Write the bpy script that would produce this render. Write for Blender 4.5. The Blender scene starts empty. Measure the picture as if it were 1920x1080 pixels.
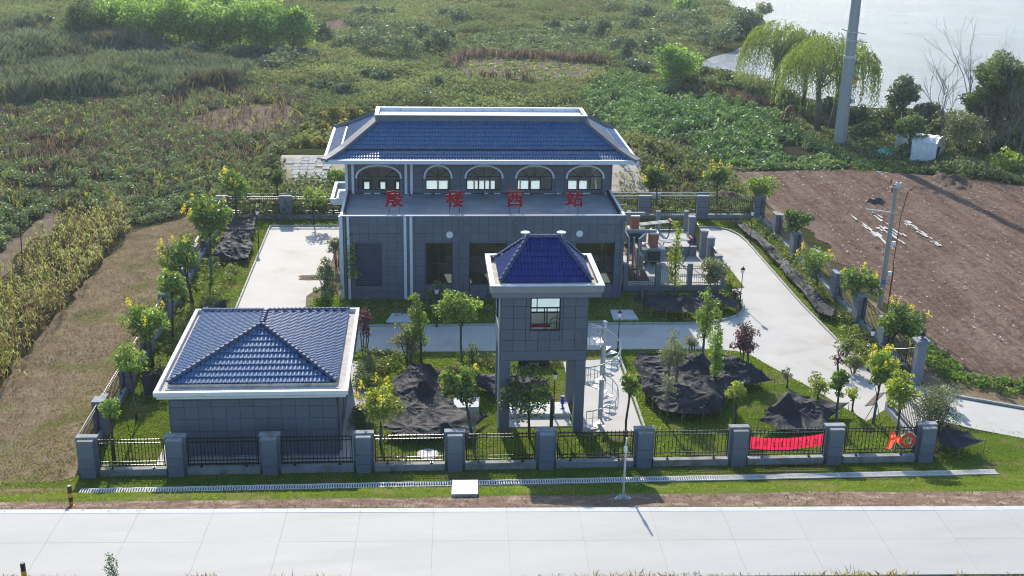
import bpy, bmesh, math, random
import numpy as np
from mathutils import Vector, Matrix
from mathutils.geometry import tessellate_polygon

S = bpy.context.scene
COL = S.collection
PI = math.pi
rng = np.random.default_rng(7)
random.seed(7)

# ---------------------------------------------------------------- camera
cam = bpy.data.cameras.new("camera")
cam.sensor_width = 36.0
cam.lens = 40.88
cam.clip_start = 0.5
cam.clip_end = 9000
camo = bpy.data.objects.new("camera", cam)
COL.objects.link(camo)
p_, r_, y_ = 0.34450482, 0.02103866, 0.08064686
A_ = np.array([[math.cos(y_), -math.sin(y_), 0], [math.sin(y_), math.cos(y_), 0], [0, 0, 1]])
B_ = np.array([[1, 0, 0], [0, -math.sin(p_), -math.cos(p_)], [0, math.cos(p_), -math.sin(p_)]])
C_ = np.array([[math.cos(r_), -math.sin(r_), 0], [math.sin(r_), math.cos(r_), 0], [0, 0, 1]])
R_ = C_ @ B_ @ A_
camo.matrix_world = Matrix(((R_[0][0], -R_[1][0], -R_[2][0], 0), (R_[0][1], -R_[1][1], -R_[2][1], 0),
                            (R_[0][2], -R_[1][2], -R_[2][2], 30.0), (0, 0, 0, 1)))
S.camera = camo

# ---------------------------------------------------------------- light
SUN_EL, SUN_AZ = math.radians(30), math.radians(-7.1)
W = bpy.data.worlds.new("World")
S.world = W
W.use_nodes = True
nt = W.node_tree
nt.nodes.clear()
sky = nt.nodes.new("ShaderNodeTexSky")
sky.sky_type = 'NISHITA'
sky.sun_disc = False
sky.sun_elevation = SUN_EL
sky.sun_rotation = SUN_AZ
sky.air_density = 1.4
sky.dust_density = 1.0
sky.ozone_density = 5.0
bg = nt.nodes.new("ShaderNodeBackground")
bg.inputs['Strength'].default_value = 0.15
out = nt.nodes.new("ShaderNodeOutputWorld")
nt.links.new(sky.outputs[0], bg.inputs[0])
nt.links.new(bg.outputs[0], out.inputs[0])
sl = bpy.data.lights.new("sun", 'SUN')
sl.energy = 4.5
sl.angle = math.radians(0.53)
sl.color = (1.0, 0.915, 0.79)
slo = bpy.data.objects.new("sun", sl)
COL.objects.link(slo)
sdir = Vector((math.sin(SUN_AZ) * math.cos(SUN_EL), math.cos(SUN_AZ) * math.cos(SUN_EL), math.sin(SUN_EL)))
slo.rotation_euler = sdir.to_track_quat('Z', 'Y').to_euler()
slo.location = (0, 60, 80)
S.view_settings.view_transform = 'Standard'
S.view_settings.look = 'None'
S.view_settings.exposure = 0.66
S.view_settings.gamma = 1.0
S.view_settings.use_curve_mapping = False
S.cycles.filter_width = 1.1
S.cycles.max_bounces = 8
S.cycles.transparent_max_bounces = 12
S.cycles.caustics_reflective = False
S.cycles.caustics_refractive = False

# ---------------------------------------------------------------- helpers
WP = {}
def wpos(o):
    return WP.get(o.name, (0.0, 0.0, 0.0)) if o else (0.0, 0.0, 0.0)

def tag(o, label=None, cat=None, group=None, kind=None):
    if label: o['label'] = label
    if cat: o['category'] = cat
    if group: o['group'] = group
    if kind: o['kind'] = kind
    return o

def thing(name, label, cat, loc=(0, 0, 0), group=None):
    o = bpy.data.objects.new(name, None)
    o.empty_display_size = 0.2
    COL.objects.link(o)
    o.location = loc
    WP[o.name] = tuple(loc)
    return tag(o, label, cat, group)

def link(name, me, parent=None, kind=None, loc=None, rz=0.0):
    o = bpy.data.objects.new(name, me)
    COL.objects.link(o)
    if parent:
        o.parent = parent
    pw = wpos(parent)
    if loc is not None:          # world location of the piece
        o.location = (loc[0] - pw[0], loc[1] - pw[1], loc[2] - pw[2])
        WP[o.name] = tuple(loc)
    else:
        WP[o.name] = pw
    if rz: o.rotation_euler = (0, 0, rz)
    if kind: o['kind'] = kind
    return o

class MB:
    """collects shapes, all in world coordinates, and links them as one mesh object"""
    def __init__(s): s.v = []; s.f = []
    def poly(s, pts):
        n = len(s.v); s.v += [tuple(p) for p in pts]; s.f.append(tuple(range(n, n + len(pts)))); return s
    def box(s, x0, y0, z0, x1, y1, z1):
        n = len(s.v)
        s.v += [(x0, y0, z0), (x1, y0, z0), (x1, y1, z0), (x0, y1, z0), (x0, y0, z1), (x1, y0, z1), (x1, y1, z1), (x0, y1, z1)]
        s.f += [(n, n + 3, n + 2, n + 1), (n + 4, n + 5, n + 6, n + 7), (n, n + 1, n + 5, n + 4), (n + 1, n + 2, n + 6, n + 5),
                (n + 2, n + 3, n + 7, n + 6), (n + 3, n, n + 4, n + 7)]
        return s
    def cbox(s, cx, cy, cz, w, d, h): return s.box(cx - w / 2, cy - d / 2, cz - h / 2, cx + w / 2, cy + d / 2, cz + h / 2)
    def bbox(s, x0, y0, z0, x1, y1, z1, b=0.02):
        """box with its top edges chamfered"""
        s.box(x0, y0, z0, x1, y1, z1 - b)
        n = len(s.v)
        s.v += [(x0, y0, z1 - b), (x1, y0, z1 - b), (x1, y1, z1 - b), (x0, y1, z1 - b),
                (x0 + b, y0 + b, z1), (x1 - b, y0 + b, z1), (x1 - b, y1 - b, z1), (x0 + b, y1 - b, z1)]
        s.f.pop(-5)
        s.f += [(n + 4, n + 5, n + 6, n + 7), (n, n + 1, n + 5, n + 4), (n + 1, n + 2, n + 6, n + 5), (n + 2, n + 3, n + 7, n + 6), (n + 3, n, n + 4, n + 7)]
        return s
    def prism(s, p2, z0, z1):
        k = len(p2)
        a = sum(p2[i][0] * p2[(i + 1) % k][1] - p2[(i + 1) % k][0] * p2[i][1] for i in range(k))
        if a < 0: p2 = p2[::-1]
        n = len(s.v)
        s.v += [(x, y, z0) for x, y in p2] + [(x, y, z1) for x, y in p2]
        for t in tessellate_polygon([[Vector((x, y, 0)) for x, y in p2]]):
            a, b, c = t
            A, B, Cc = p2[a], p2[b], p2[c]
            if (B[0] - A[0]) * (Cc[1] - A[1]) - (B[1] - A[1]) * (Cc[0] - A[0]) < 0: b, c = c, b
            s.f.append((n + k + a, n + k + b, n + k + c)); s.f.append((n + a, n + c, n + b))
        for i in range(k):
            j = (i + 1) % k
            s.f.append((n + i, n + j, n + k + j, n + k + i))
        return s
    def tube(s, pts, r, n=6, cap=True):
        pts = [Vector(p) for p in pts]
        if not isinstance(r, (list, tuple)): r = [r] * len(pts)
        b = len(s.v)
        for i, p in enumerate(pts):
            d = (pts[min(i + 1, len(pts) - 1)] - pts[max(i - 1, 0)])
            if d.length < 1e-9: d = Vector((0, 0, 1))
            d.normalize()
            u = d.cross(Vector((0, 0, 1)))
            if u.length < 1e-3: u = Vector((1, 0, 0))
            u.normalize(); w = u.cross(d)
            for k in range(n):
                a = 2 * PI * k / n
                s.v.append(tuple(p + u * (r[i] * math.cos(a)) + w * (r[i] * math.sin(a))))
        for i in range(len(pts) - 1):
            for k in range(n):
                j = (k + 1) % n
                s.f.append((b + i * n + k, b + (i + 1) * n + k, b + (i + 1) * n + j, b + i * n + j))
        if cap:
            s.f.append(tuple(b + k for k in range(n)))
            s.f.append(tuple(b + (len(pts) - 1) * n + k for k in reversed(range(n))))
        return s
    def bar(s, a, b, w, h=None):
        """rectangular bar from a to b, w across, h high"""
        h = h or w
        a, b = Vector(a), Vector(b); d = (b - a).normalized()
        u = d.cross(Vector((0, 0, 1)))
        if u.length < 1e-3: u = Vector((1, 0, 0))
        u.normalize(); q = u.cross(d)
        n = len(s.v)
        for p in (a, b):
            for sx, sy in ((-1, -1), (1, -1), (1, 1), (-1, 1)):
                s.v.append(tuple(p + u * (sx * w / 2) + q * (sy * h / 2)))
        s.f += [(n, n + 1, n + 2, n + 3), (n + 7, n + 6, n + 5, n + 4)]
        for k in range(4):
            j = (k + 1) % 4
            s.f.append((n + j, n + k, n + 4 + k, n + 4 + j))
        return s
    def lathe(s, prof, cx, cy, n=12):
        b = len(s.v)
        for r, z in prof:
            for k in range(n):
                a = 2 * PI * k / n
                s.v.append((cx + r * math.cos(a), cy + r * math.sin(a), z))
        for i in range(len(prof) - 1):
            for k in range(n):
                j = (k + 1) % n
                s.f.append((b + i * n + k, b + i * n + j, b + (i + 1) * n + j, b + (i + 1) * n + k))
        s.f.append(tuple(b + k for k in reversed(range(n))))
        s.f.append(tuple(b + (len(prof) - 1) * n + k for k in range(n)))
        return s
    def mesh(s, name, mat, off=(0, 0, 0), smooth=False):
        me = bpy.data.meshes.new(name)
        me.from_pydata([(x - off[0], y - off[1], z - off[2]) for x, y, z in s.v], [], s.f)
        if mat: me.materials.append(mat)
        if smooth: me.polygons.foreach_set('use_smooth', [True] * len(me.polygons))
        me.update()
        return me
    def build(s, name, mat, parent=None, kind=None, smooth=False, base=None):
        """base: world point that becomes the origin (default: the parent's)"""
        off = base if base is not None else wpos(parent)
        return link(name, s.mesh(name, mat, off, smooth), parent, kind, loc=(base if base is not None else None))

def dup(root, loc, rz=0.0, label=None):
    r = root.copy(); COL.objects.link(r)
    r.location = loc; r.rotation_euler = (0, 0, rz)
    WP[r.name] = tuple(loc)
    if label: r['label'] = label
    for ch in list(root.children):
        c = ch.copy(); COL.objects.link(c); c.parent = r
        for g in list(ch.children):
            d = g.copy(); COL.objects.link(d); d.parent = c
    return r

def arr_mesh(name, V, F, mat, tint=None, smooth=False):
    """mesh from numpy arrays: V (n,3), F (m,k)"""
    me = bpy.data.meshes.new(name)
    V = np.ascontiguousarray(V, dtype=np.float32); F = np.ascontiguousarray(F, dtype=np.int32)
    m, k = F.shape
    me.vertices.add(len(V)); me.vertices.foreach_set('co', V.ravel())
    me.loops.add(m * k); me.loops.foreach_set('vertex_index', F.ravel())
    me.polygons.add(m)
    me.polygons.foreach_set('loop_start', np.arange(0, m * k, k, dtype=np.int32))
    me.update(calc_edges=True)
    if tint is not None:
        at = me.attributes.new('tint', 'FLOAT', 'POINT')
        at.data.foreach_set('value', np.ascontiguousarray(tint, dtype=np.float32))
    me.materials.append(mat)
    if smooth: me.polygons.foreach_set('use_smooth', np.ones(m, dtype=bool))
    return me

# ---------------------------------------------------------------- materials
def _base(name):
    m = bpy.data.materials.new(name); m.use_nodes = True
    t = m.node_tree; t.nodes.clear()
    o = t.nodes.new('ShaderNodeOutputMaterial')
    return m, t, o

def rgba(c): return (c[0], c[1], c[2], 1.0)

def noise(t, scale, detail=4, rough=0.6, vec=None, dist=0.0):
    n = t.nodes.new('ShaderNodeTexNoise')
    n.inputs['Scale'].default_value = scale; n.inputs['Detail'].default_value = detail
    n.inputs['Roughness'].default_value = rough; n.inputs['Distortion'].default_value = dist
    if vec is not None: t.links.new(vec, n.inputs['Vector'])
    return n

def ramp(t, fac, lo, hi, c1=(0, 0, 0), c2=(1, 1, 1)):
    r = t.nodes.new('ShaderNodeValToRGB')
    r.color_ramp.elements[0].position = lo; r.color_ramp.elements[1].position = hi
    r.color_ramp.elements[0].color = rgba(c1); r.color_ramp.elements[1].color = rgba(c2)
    t.links.new(fac, r.inputs[0])
    return r

def mixc(t, fac, a, b, mode='MIX'):
    m = t.nodes.new('ShaderNodeMix'); m.data_type = 'RGBA'; m.blend_type = mode
    if isinstance(fac, (int, float)): m.inputs[0].default_value = fac
    else: t.links.new(fac, m.inputs[0])
    for s, v in ((6, a), (7, b)):
        if isinstance(v, tuple): m.inputs[s].default_value = rgba(v)
        else: t.links.new(v, m.inputs[s])
    return m.outputs[2]

def surf(name, c1, c2=None, scale=1.0, rough=0.8, bump=0.0, bscale=30.0, spec=0.4, metal=0.0, c3=None, s3=0.3, lo3=0.5, hi3=0.65,
         rnd=0.0, stretch=None, lo=0.35, hi=0.65, fine=0.0, fscale=60.0, coat=0.0):
    """c1-c2 noise, optional large patches of c3, optional brightness change per object, fine grain, bump"""
    m, t, o = _base(name)
    g = t.nodes.new('ShaderNodeNewGeometry'); vec = g.outputs['Position']
    if stretch:
        mp = t.nodes.new('ShaderNodeMapping'); mp.inputs['Scale'].default_value = stretch
        t.links.new(vec, mp.inputs['Vector']); vec = mp.outputs[0]
    b = t.nodes.new('ShaderNodeBsdfPrincipled')
    c2 = c2 or tuple(x * 0.8 for x in c1)
    n1 = noise(t, scale, 6, 0.65, vec)
    col = ramp(t, n1.outputs[0], lo, hi, c1, c2).outputs[0]
    if c3:
        n3 = noise(t, s3, 5, 0.6, vec, 0.3)
        col = mixc(t, ramp(t, n3.outputs[0], lo3, hi3).outputs[0], col, c3)
    if fine:
        nf = noise(t, fscale, 2, 0.7, g.outputs['Position'])
        col = mixc(t, fine, col, ramp(t, nf.outputs[0], 0.3, 0.7, (0.25, 0.25, 0.25), (1.0, 1.0, 1.0)).outputs[0], 'MULTIPLY')
    if rnd:
        oi = t.nodes.new('ShaderNodeObjectInfo')
        mr = t.nodes.new('ShaderNodeMapRange'); mr.inputs[3].default_value = 1 - rnd; mr.inputs[4].default_value = 1 + rnd
        t.links.new(oi.outputs['Random'], mr.inputs[0])
        cc = t.nodes.new('ShaderNodeVectorMath'); cc.operation = 'SCALE'
        t.links.new(col, cc.inputs[0]); t.links.new(mr.outputs[0], cc.inputs['Scale']); col = cc.outputs[0]
    t.links.new(col, b.inputs['Base Color'])
    b.inputs['Roughness'].default_value = rough; b.inputs['Metallic'].default_value = metal
    b.inputs['Specular IOR Level'].default_value = spec
    if coat: b.inputs['Coat Weight'].default_value = coat
    if bump:
        nb = noise(t, bscale, 5, 0.65, vec)
        bp = t.nodes.new('ShaderNodeBump'); bp.inputs['Strength'].default_value = 1.0; bp.inputs['Distance'].default_value = bump
        t.links.new(nb.outputs[0], bp.inputs['Height']); t.links.new(bp.outputs[0], b.inputs['Normal'])
    t.links.new(b.outputs[0], o.inputs[0])
    return m

def leafmat(name, c1, c2, trans=0.45, tcol=None, gloss=0.055, patch=None):
    """leaf: colour from the tint attribute, diffuse + translucent + a little gloss"""
    m, t, o = _base(name)
    at = t.nodes.new('ShaderNodeAttribute'); at.attribute_name = 'tint'
    c1 = tuple(v * .72 for v in c1); c2 = tuple(v * 1.95 for v in c2)      # wide spread from leaf to leaf
    col = ramp(t, at.outputs['Fac'], 0.0, 1.0, c1, c2).outputs[0]
    if patch:
        g = t.nodes.new('ShaderNodeNewGeometry')
        n = noise(t, patch[1], 4, 0.6, g.outputs['Position'])
        col = mixc(t, ramp(t, n.outputs[0], patch[2], patch[3]).outputs[0], col, patch[0])
    d = t.nodes.new('ShaderNodeBsdfDiffuse'); t.links.new(col, d.inputs[0])
    tr = t.nodes.new('ShaderNodeBsdfTranslucent')
    tc = mixc(t, 1.0, col, tcol or (1.5, 1.45, 0.75), 'MULTIPLY')
    t.links.new(tc, tr.inputs[0])
    mx = t.nodes.new('ShaderNodeMixShader'); mx.inputs[0].default_value = trans
    t.links.new(d.outputs[0], mx.inputs[1]); t.links.new(tr.outputs[0], mx.inputs[2])
    gl = t.nodes.new('ShaderNodeBsdfGlossy'); gl.inputs['Roughness'].default_value = 0.52; gl.inputs[0].default_value = (1, 1, 1, 1)
    m2 = t.nodes.new('ShaderNodeMixShader'); m2.inputs[0].default_value = gloss
    t.links.new(mx.outputs[0], m2.inputs[1]); t.links.new(gl.outputs[0], m2.inputs[2])
    t.links.new(m2.outputs[0], o.inputs[0])
    return m

def glassmat(name, tint, ior=1.5):
    m, t, o = _base(name)
    tr = t.nodes.new('ShaderNodeBsdfTransparent'); tr.inputs[0].default_value = rgba(tint)
    gl = t.nodes.new('ShaderNodeBsdfGlossy'); gl.inputs['Roughness'].default_value = 0.02
    fr = t.nodes.new('ShaderNodeFresnel'); fr.inputs[0].default_value = ior
    mx = t.nodes.new('ShaderNodeMixShader')
    t.links.new(fr.outputs[0], mx.inputs[0]); t.links.new(tr.outputs[0], mx.inputs[1]); t.links.new(gl.outputs[0], mx.inputs[2])
    t.links.new(mx.outputs[0], o.inputs[0])
    return m

def translucent(name, c, f=0.6):
    m, t, o = _base(name)
    d = t.nodes.new('ShaderNodeBsdfDiffuse'); d.inputs[0].default_value = rgba(c)
    tr = t.nodes.new('ShaderNodeBsdfTranslucent'); tr.inputs[0].default_value = rgba(c)
    mx = t.nodes.new('ShaderNodeMixShader'); mx.inputs[0].default_value = f
    t.links.new(d.outputs[0], mx.inputs[1]); t.links.new(tr.outputs[0], mx.inputs[2]); t.links.new(mx.outputs[0], o.inputs[0])
    return m

M = {}
M['panel'] = surf('grey_stone_panel', (0.14, 0.163, 0.215), (0.116, 0.138, 0.186), 6.0, 0.55, 0.001, 90, 0.4, rnd=0.08, fine=0.25, fscale=140)
M['backing'] = surf('dark_joint', (0.035, 0.038, 0.045), (0.03, 0.032, 0.04), 5, 0.9)
M['pillar'] = surf('grey_pillar_stone', (0.2, 0.225, 0.285), (0.165, 0.19, 0.245), 6.0, 0.6, 0.001, 90, 0.4, rnd=0.06, fine=0.25, fscale=140)
M['plinth'] = surf('plinth_render', (0.32, 0.33, 0.35), (0.24, 0.25, 0.27), 2.5, 0.85, 0.003, 40, c3=(0.2, 0.19, 0.17), s3=1.2)
M['white'] = surf('white_render', (0.74, 0.77, 0.81), (0.66, 0.69, 0.73), 2.0, 0.7, 0.001, 40, c3=(0.52, 0.52, 0.52), s3=1.5, lo3=0.6, hi3=0.85)
M['trim'] = surf('pale_trim_paint', (0.64, 0.68, 0.76), (0.55, 0.59, 0.67), 3.0, 0.6)
M['deck'] = surf('roof_gutter_concrete', (0.55, 0.52, 0.48), (0.4, 0.37, 0.34), 2.0, 0.9, 0.004, 30, c3=(0.25, 0.22, 0.2), s3=1.6, lo3=0.55, hi3=0.75)
M['greyband'] = surf('grey_ridge_band', (0.17, 0.18, 0.2), (0.13, 0.14, 0.16), 2.0, 0.7)
M['terrace'] = surf('grey_terrace_membrane', (0.26, 0.28, 0.31), (0.19, 0.21, 0.24), 0.8, 0.42, 0.004, 5, 0.5, c3=(0.33, 0.34, 0.36), s3=0.5)
M['tile'] = surf('blue_glazed_tile', (0.038, 0.135, 0.31), (0.027, 0.105, 0.25), 1.6, 0.42, 0.0, 30, 0.4, c3=(0.07, 0.15, 0.27), s3=0.6, lo3=0.42, hi3=0.72, fine=0.4, fscale=4.5)
M['tiledeep'] = surf('deep_blue_tile', (0.018, 0.04, 0.24), (0.012, 0.028, 0.18), 1.6, 0.42, 0.0, 30, 0.4, fine=0.35, fscale=4.5)
M['tileridge'] = surf('blue_ridge_tile', (0.05, 0.08, 0.17), (0.035, 0.06, 0.14), 2.0, 0.35, 0.0, 30, 0.6)
M['frame'] = surf('dark_window_frame', (0.035, 0.04, 0.045), None, 4, 0.4)
M['black'] = surf('black_painted_steel', (0.012, 0.013, 0.015), (0.02, 0.021, 0.024), 5, 0.32, 0, 30, 0.6)
M['steel'] = surf('grey_painted_steel', (0.58, 0.6, 0.63), (0.48, 0.5, 0.53), 4, 0.4, 0, 30, 0.5, metal=0.3)
M['galv'] = surf('galvanised_steel', (0.36, 0.39, 0.42), (0.29, 0.32, 0.35), 0.8, 0.5, 0, 30, 0.5, metal=0.35, stretch=(1, 1, 0.15))
M['whitepole'] = surf('white_pole_paint', (0.62, 0.62, 0.6), None, 3, 0.5)
M['downpipe'] = surf('grey_downpipe', (0.16, 0.18, 0.21), None, 3, 0.5)
M['shutter'] = surf('blue_grey_shutter', (0.055, 0.07, 0.12), (0.045, 0.06, 0.1), 1.5, 0.5)
M['glass'] = glassmat('window_glass', (0.82, 0.87, 0.86))
M['glassdark'] = glassmat('dark_window_glass', (0.2, 0.235, 0.235), 1.8)
M['backlit_sheet'] = translucent('white_backlit_sheet', (0.8, 0.88, 0.94), 0.65)  # for sheets added in rear windows so that they shine pale
M['interior'] = surf('interior_paint', (0.8, 0.8, 0.78), (0.74, 0.74, 0.72), 1.0, 0.85)
M['intwhite'] = surf('white_room_paint', (0.8, 0.79, 0.76), (0.74, 0.73, 0.7), 1.0, 0.85)
M['red'] = surf('red_sign_acrylic', (0.33, 0.008, 0.02), (0.28, 0.007, 0.017), 3, 0.7, 0, 30, 0.15)
M['concrete'] = surf('road_concrete', (0.465, 0.448, 0.422), (0.42, 0.405, 0.382), 0.5, 0.75, 0.002, 60, 0.4, rnd=0.012, c3=(0.37, 0.355, 0.33), s3=0.35, lo3=0.52, hi3=0.85, fine=0.14, fscale=25, stretch=(.3, 1.2, 1))
M['yard'] = surf('yard_concrete', (0.5, 0.48, 0.445), (0.44, 0.42, 0.385), 0.3, 0.8, 0.002, 50, 0.4, c3=(0.37, 0.31, 0.25), s3=0.3, lo3=0.56, hi3=0.8, fine=0.16, fscale=20)
M['kerb'] = surf('kerb_concrete', (0.42, 0.42, 0.41), (0.33, 0.33, 0.32), 2.0, 0.85, 0.003, 40, rnd=0.06)
M['slabwhite'] = surf('white_concrete_cover', (0.56, 0.57, 0.57), (0.48, 0.49, 0.49), 2.0, 0.8, 0.003, 40)
M['grate'] = surf('concrete_grating', (0.7, 0.68, 0.64), (0.56, 0.54, 0.51), 2.0, 0.85, 0.003, 40, rnd=0.06)
M['dark'] = surf('painted_hollow', (0.012, 0.012, 0.012), None, 3, 0.9)  # near-black colour standing in for shade inside hollows
M['net'] = surf('black_shade_net', (0.042, 0.043, 0.05), (0.06, 0.061, 0.07), 3.0, 0.7, 0.015, 7, 0.1, fine=0.5, fscale=55, c3=(0.065, 0.065, 0.07), s3=0.8)
M['stake'] = surf('wooden_stake', (0.3, 0.24, 0.18), (0.22, 0.17, 0.12), 5, 0.85)
M['teal'] = surf('teal_trunk_wrap', (0.06, 0.17, 0.2), (0.05, 0.12, 0.15), 5, 0.7)
M['bark'] = surf('brown_bark', (0.09, 0.07, 0.055), (0.055, 0.043, 0.034), 6, 0.95, 0.01, 40)
M['barkgrey'] = surf('grey_bark', (0.17, 0.15, 0.14), (0.1, 0.09, 0.085), 6, 0.95, 0.01, 40)
M['water'] = None
M['soil'] = surf('ploughed_soil', (0.25, 0.172, 0.135), (0.15, 0.1, 0.078), 2.4, 1.0, 0.03, 9, 0.0, c3=(0.3, 0.225, 0.18), s3=0.5, lo3=0.5, hi3=0.75, fine=0.7, fscale=5, stretch=(1, 0.13, 1))
M['dirt'] = surf('bare_dirt', (0.3, 0.24, 0.19), (0.2, 0.15, 0.12), 1.4, 1.0, 0.03, 9, 0.0, c3=(0.16, 0.13, 0.08), s3=0.8, fine=0.4, fscale=8)
M['mulch'] = surf('verge_mulch', (0.26, 0.185, 0.15), (0.15, 0.1, 0.08), 2.2, 1.0, 0.04, 10, 0.0, c3=(0.36, 0.28, 0.22), s3=1.1, fine=0.5, fscale=9)
M['lawn'] = surf('lawn_ground', (0.125, 0.18, 0.025), (0.08, 0.13, 0.02), 0.9, 1.0, 0.04, 14, 0.0, c3=(0.21, 0.185, 0.08), s3=0.4, lo3=0.5, hi3=0.68, fine=0.5, fscale=12)
M['dry'] = surf('dry_grass_ground', (0.34, 0.26, 0.165), (0.22, 0.16, 0.105), 0.8, 1.0, 0.05, 12, 0.0, c3=(0.15, 0.17, 0.05), s3=0.25, lo3=0.5, hi3=0.68, fine=0.5, fscale=10)
M['wild'] = surf('overgrown_ground', (0.075, 0.085, 0.03), (0.045, 0.055, 0.02), 0.35, 1.0, 0.1, 6, 0.0, c3=(0.15, 0.125, 0.075), s3=0.09, lo3=0.52, hi3=0.7, fine=0.5, fscale=4)
M['cropsoil'] = surf('crop_soil', (0.06, 0.055, 0.035), (0.035, 0.035, 0.02), 0.5, 1.0, 0.08, 6, 0.0, fine=0.5, fscale=5)
M['clodsoil'] = surf('pale_field_soil', (0.26, 0.2, 0.15), (0.18, 0.14, 0.1), 0.7, 1.0, 0.06, 6, 0.0, fine=0.5, fscale=5)
M['block'] = surf('revetment_block', (0.46, 0.44, 0.41), (0.34, 0.32, 0.29), 2.0, 0.85, 0.004, 30, rnd=0.12)
M['yellow'] = surf('yellow_bollard_paint', (0.65, 0.33, 0.02), None, 4, 0.45)
M['banner'] = translucent('red_banner_cloth', (0.8, 0.03, 0.10), 0.5)
M['bannertext'] = translucent('orange_banner_print', (0.85, 0.22, 0.03), 0.5)
M['orange'] = translucent('orange_buoy_plastic', (0.95, 0.19, 0.1), 0.45)
M['blue'] = surf('blue_valve_paint', (0.02, 0.05, 0.42), None, 4, 0.35)
M['rust'] = surf('brown_terminal_box', (0.36, 0.14, 0.085), (0.3, 0.11, 0.07), 2, 0.6)
M['trafo'] = surf('grey_transformer_paint', (0.25, 0.29, 0.31), (0.2, 0.24, 0.26), 2, 0.5)
M['bricktan'] = surf('tan_wall_render', (0.36, 0.3, 0.25), (0.3, 0.24, 0.2), 2, 0.85)
M['tarp'] = surf('white_tarpaulin', (0.72, 0.74, 0.78), (0.6, 0.62, 0.66), 1.2, 0.45, 0.03, 4)
M['tealnet'] = surf('teal_netting', (0.04, 0.38, 0.34), None, 4, 0.6)
M['bluecloth'] = surf('blue_cloth', (0.05, 0.3, 0.42), None, 4, 0.6)
M['straw'] = surf('straw_bundle', (0.2, 0.11, 0.06), (0.12, 0.06, 0.035), 4, 0.95, 0.05, 20)
M['film'] = surf('white_film_scrap', (0.55, 0.53, 0.5), None, 4, 0.5)
M['concretepole'] = surf('concrete_pole', (0.34, 0.33, 0.31), (0.27, 0.26, 0.25), 3, 0.85)
M['ceramicred'] = surf('red_insulator', (0.3, 0.05, 0.04), None, 4, 0.3)
M['lampglass'] = translucent('white_lamp_shade', (0.85, 0.85, 0.85), 0.4)

L = {}
L['golden'] = leafmat('golden_rain_leaf', (0.05, 0.1, 0.02), (0.115, 0.185, 0.035), 0.42)
L['bright'] = leafmat('bright_green_leaf', (0.085, 0.15, 0.022), (0.165, 0.24, 0.04), 0.45)
L['lime'] = leafmat('yellow_green_leaf', (0.108, 0.168, 0.022), (0.240, 0.276, 0.036), 0.45)
L['deep'] = leafmat('deep_green_leaf', (0.038, 0.075, 0.022), (0.085, 0.135, 0.035), 0.38)
L['olive'] = leafmat('olive_grey_leaf', (0.083, 0.103, 0.048), (0.166, 0.186, 0.103), 0.35)
L['plum'] = leafmat('purple_leaf', (0.048, 0.019, 0.030), (0.102, 0.042, 0.054), 0.35, tcol=(1.5, 0.9, 0.9))
L['flower'] = leafmat('yellow_flower', (0.5, 0.42, 0.02), (0.7, 0.62, 0.06), 0.35, tcol=(1.1, 1.0, 0.6), gloss=.02)
L['willow'] = leafmat('willow_leaf', (0.075, 0.125, 0.026), (0.155, 0.2, 0.045), 0.45)
L['willowdark'] = leafmat('dark_willow_leaf', (0.042, 0.072, 0.018), (0.096, 0.132, 0.036), 0.42)
L['grass'] = leafmat('lawn_blade', (0.17, 0.235, 0.03), (0.15, 0.2, 0.028), 0.45, gloss=.02, patch=((0.27, 0.24, 0.1), 0.4, 0.5, 0.68))
L['dry'] = leafmat('dry_blade', (0.33, 0.26, 0.17), (0.24, 0.19, 0.125), 0.3, tcol=(1.2, 1.1, 0.8), gloss=.02, patch=((0.12, 0.16, 0.035), 0.22, 0.52, 0.66))
L['weed'] = leafmat('weed_leaf', (0.06, 0.098, 0.045), (0.14, 0.165, 0.085), 0.4, gloss=.02, patch=((0.2, 0.18, 0.09), 0.07, 0.54, 0.72))
L['reed'] = leafmat('reed_blade', (0.065, 0.1, 0.065), (0.15, 0.175, 0.12), 0.25, patch=((0.14, 0.115, 0.08), 0.05, 0.5, 0.64))
L['potato'] = leafmat('sweet_potato_leaf', (0.055, 0.1, 0.035), (0.12, 0.165, 0.07), 0.35, patch=((0.15, 0.14, 0.075), 0.16, 0.52, 0.72))
L['bean'] = leafmat('bean_leaf', (0.060, 0.108, 0.018), (0.156, 0.216, 0.036), 0.4)
L['corn'] = leafmat('corn_leaf', (0.21, 0.105, 0.045), (0.2, 0.27, 0.03), 0.45, gloss=.02)
L['stalk'] = leafmat('dry_stalk', (0.1, 0.07, 0.05), (0.2, 0.15, 0.11), 0.25, tcol=(1.1, 1.0, 0.8), gloss=.02)
L['forest'] = leafmat('far_leaf', (0.07, 0.15, 0.035), (0.17, 0.27, 0.06), 0.48)
L['scrub'] = leafmat('scrub_leaf', (0.04, 0.078, 0.042), (0.105, 0.14, 0.085), 0.38)

# ================================================================ SETTING
def inside(P, poly):
    x, y = P[:, 0], P[:, 1]
    r = np.zeros(len(P), bool)
    n = len(poly)
    for i in range(n):
        x1, y1 = poly[i]; x2, y2 = poly[(i + 1) % n]
        c = ((y1 > y) != (y2 > y))
        with np.errstate(divide='ignore', invalid='ignore'):
            xi = (x2 - x1) * (y - y1) / (y2 - y1 if y2 != y1 else 1e-9) + x1
        r ^= c & (x < xi)
    return r

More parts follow.
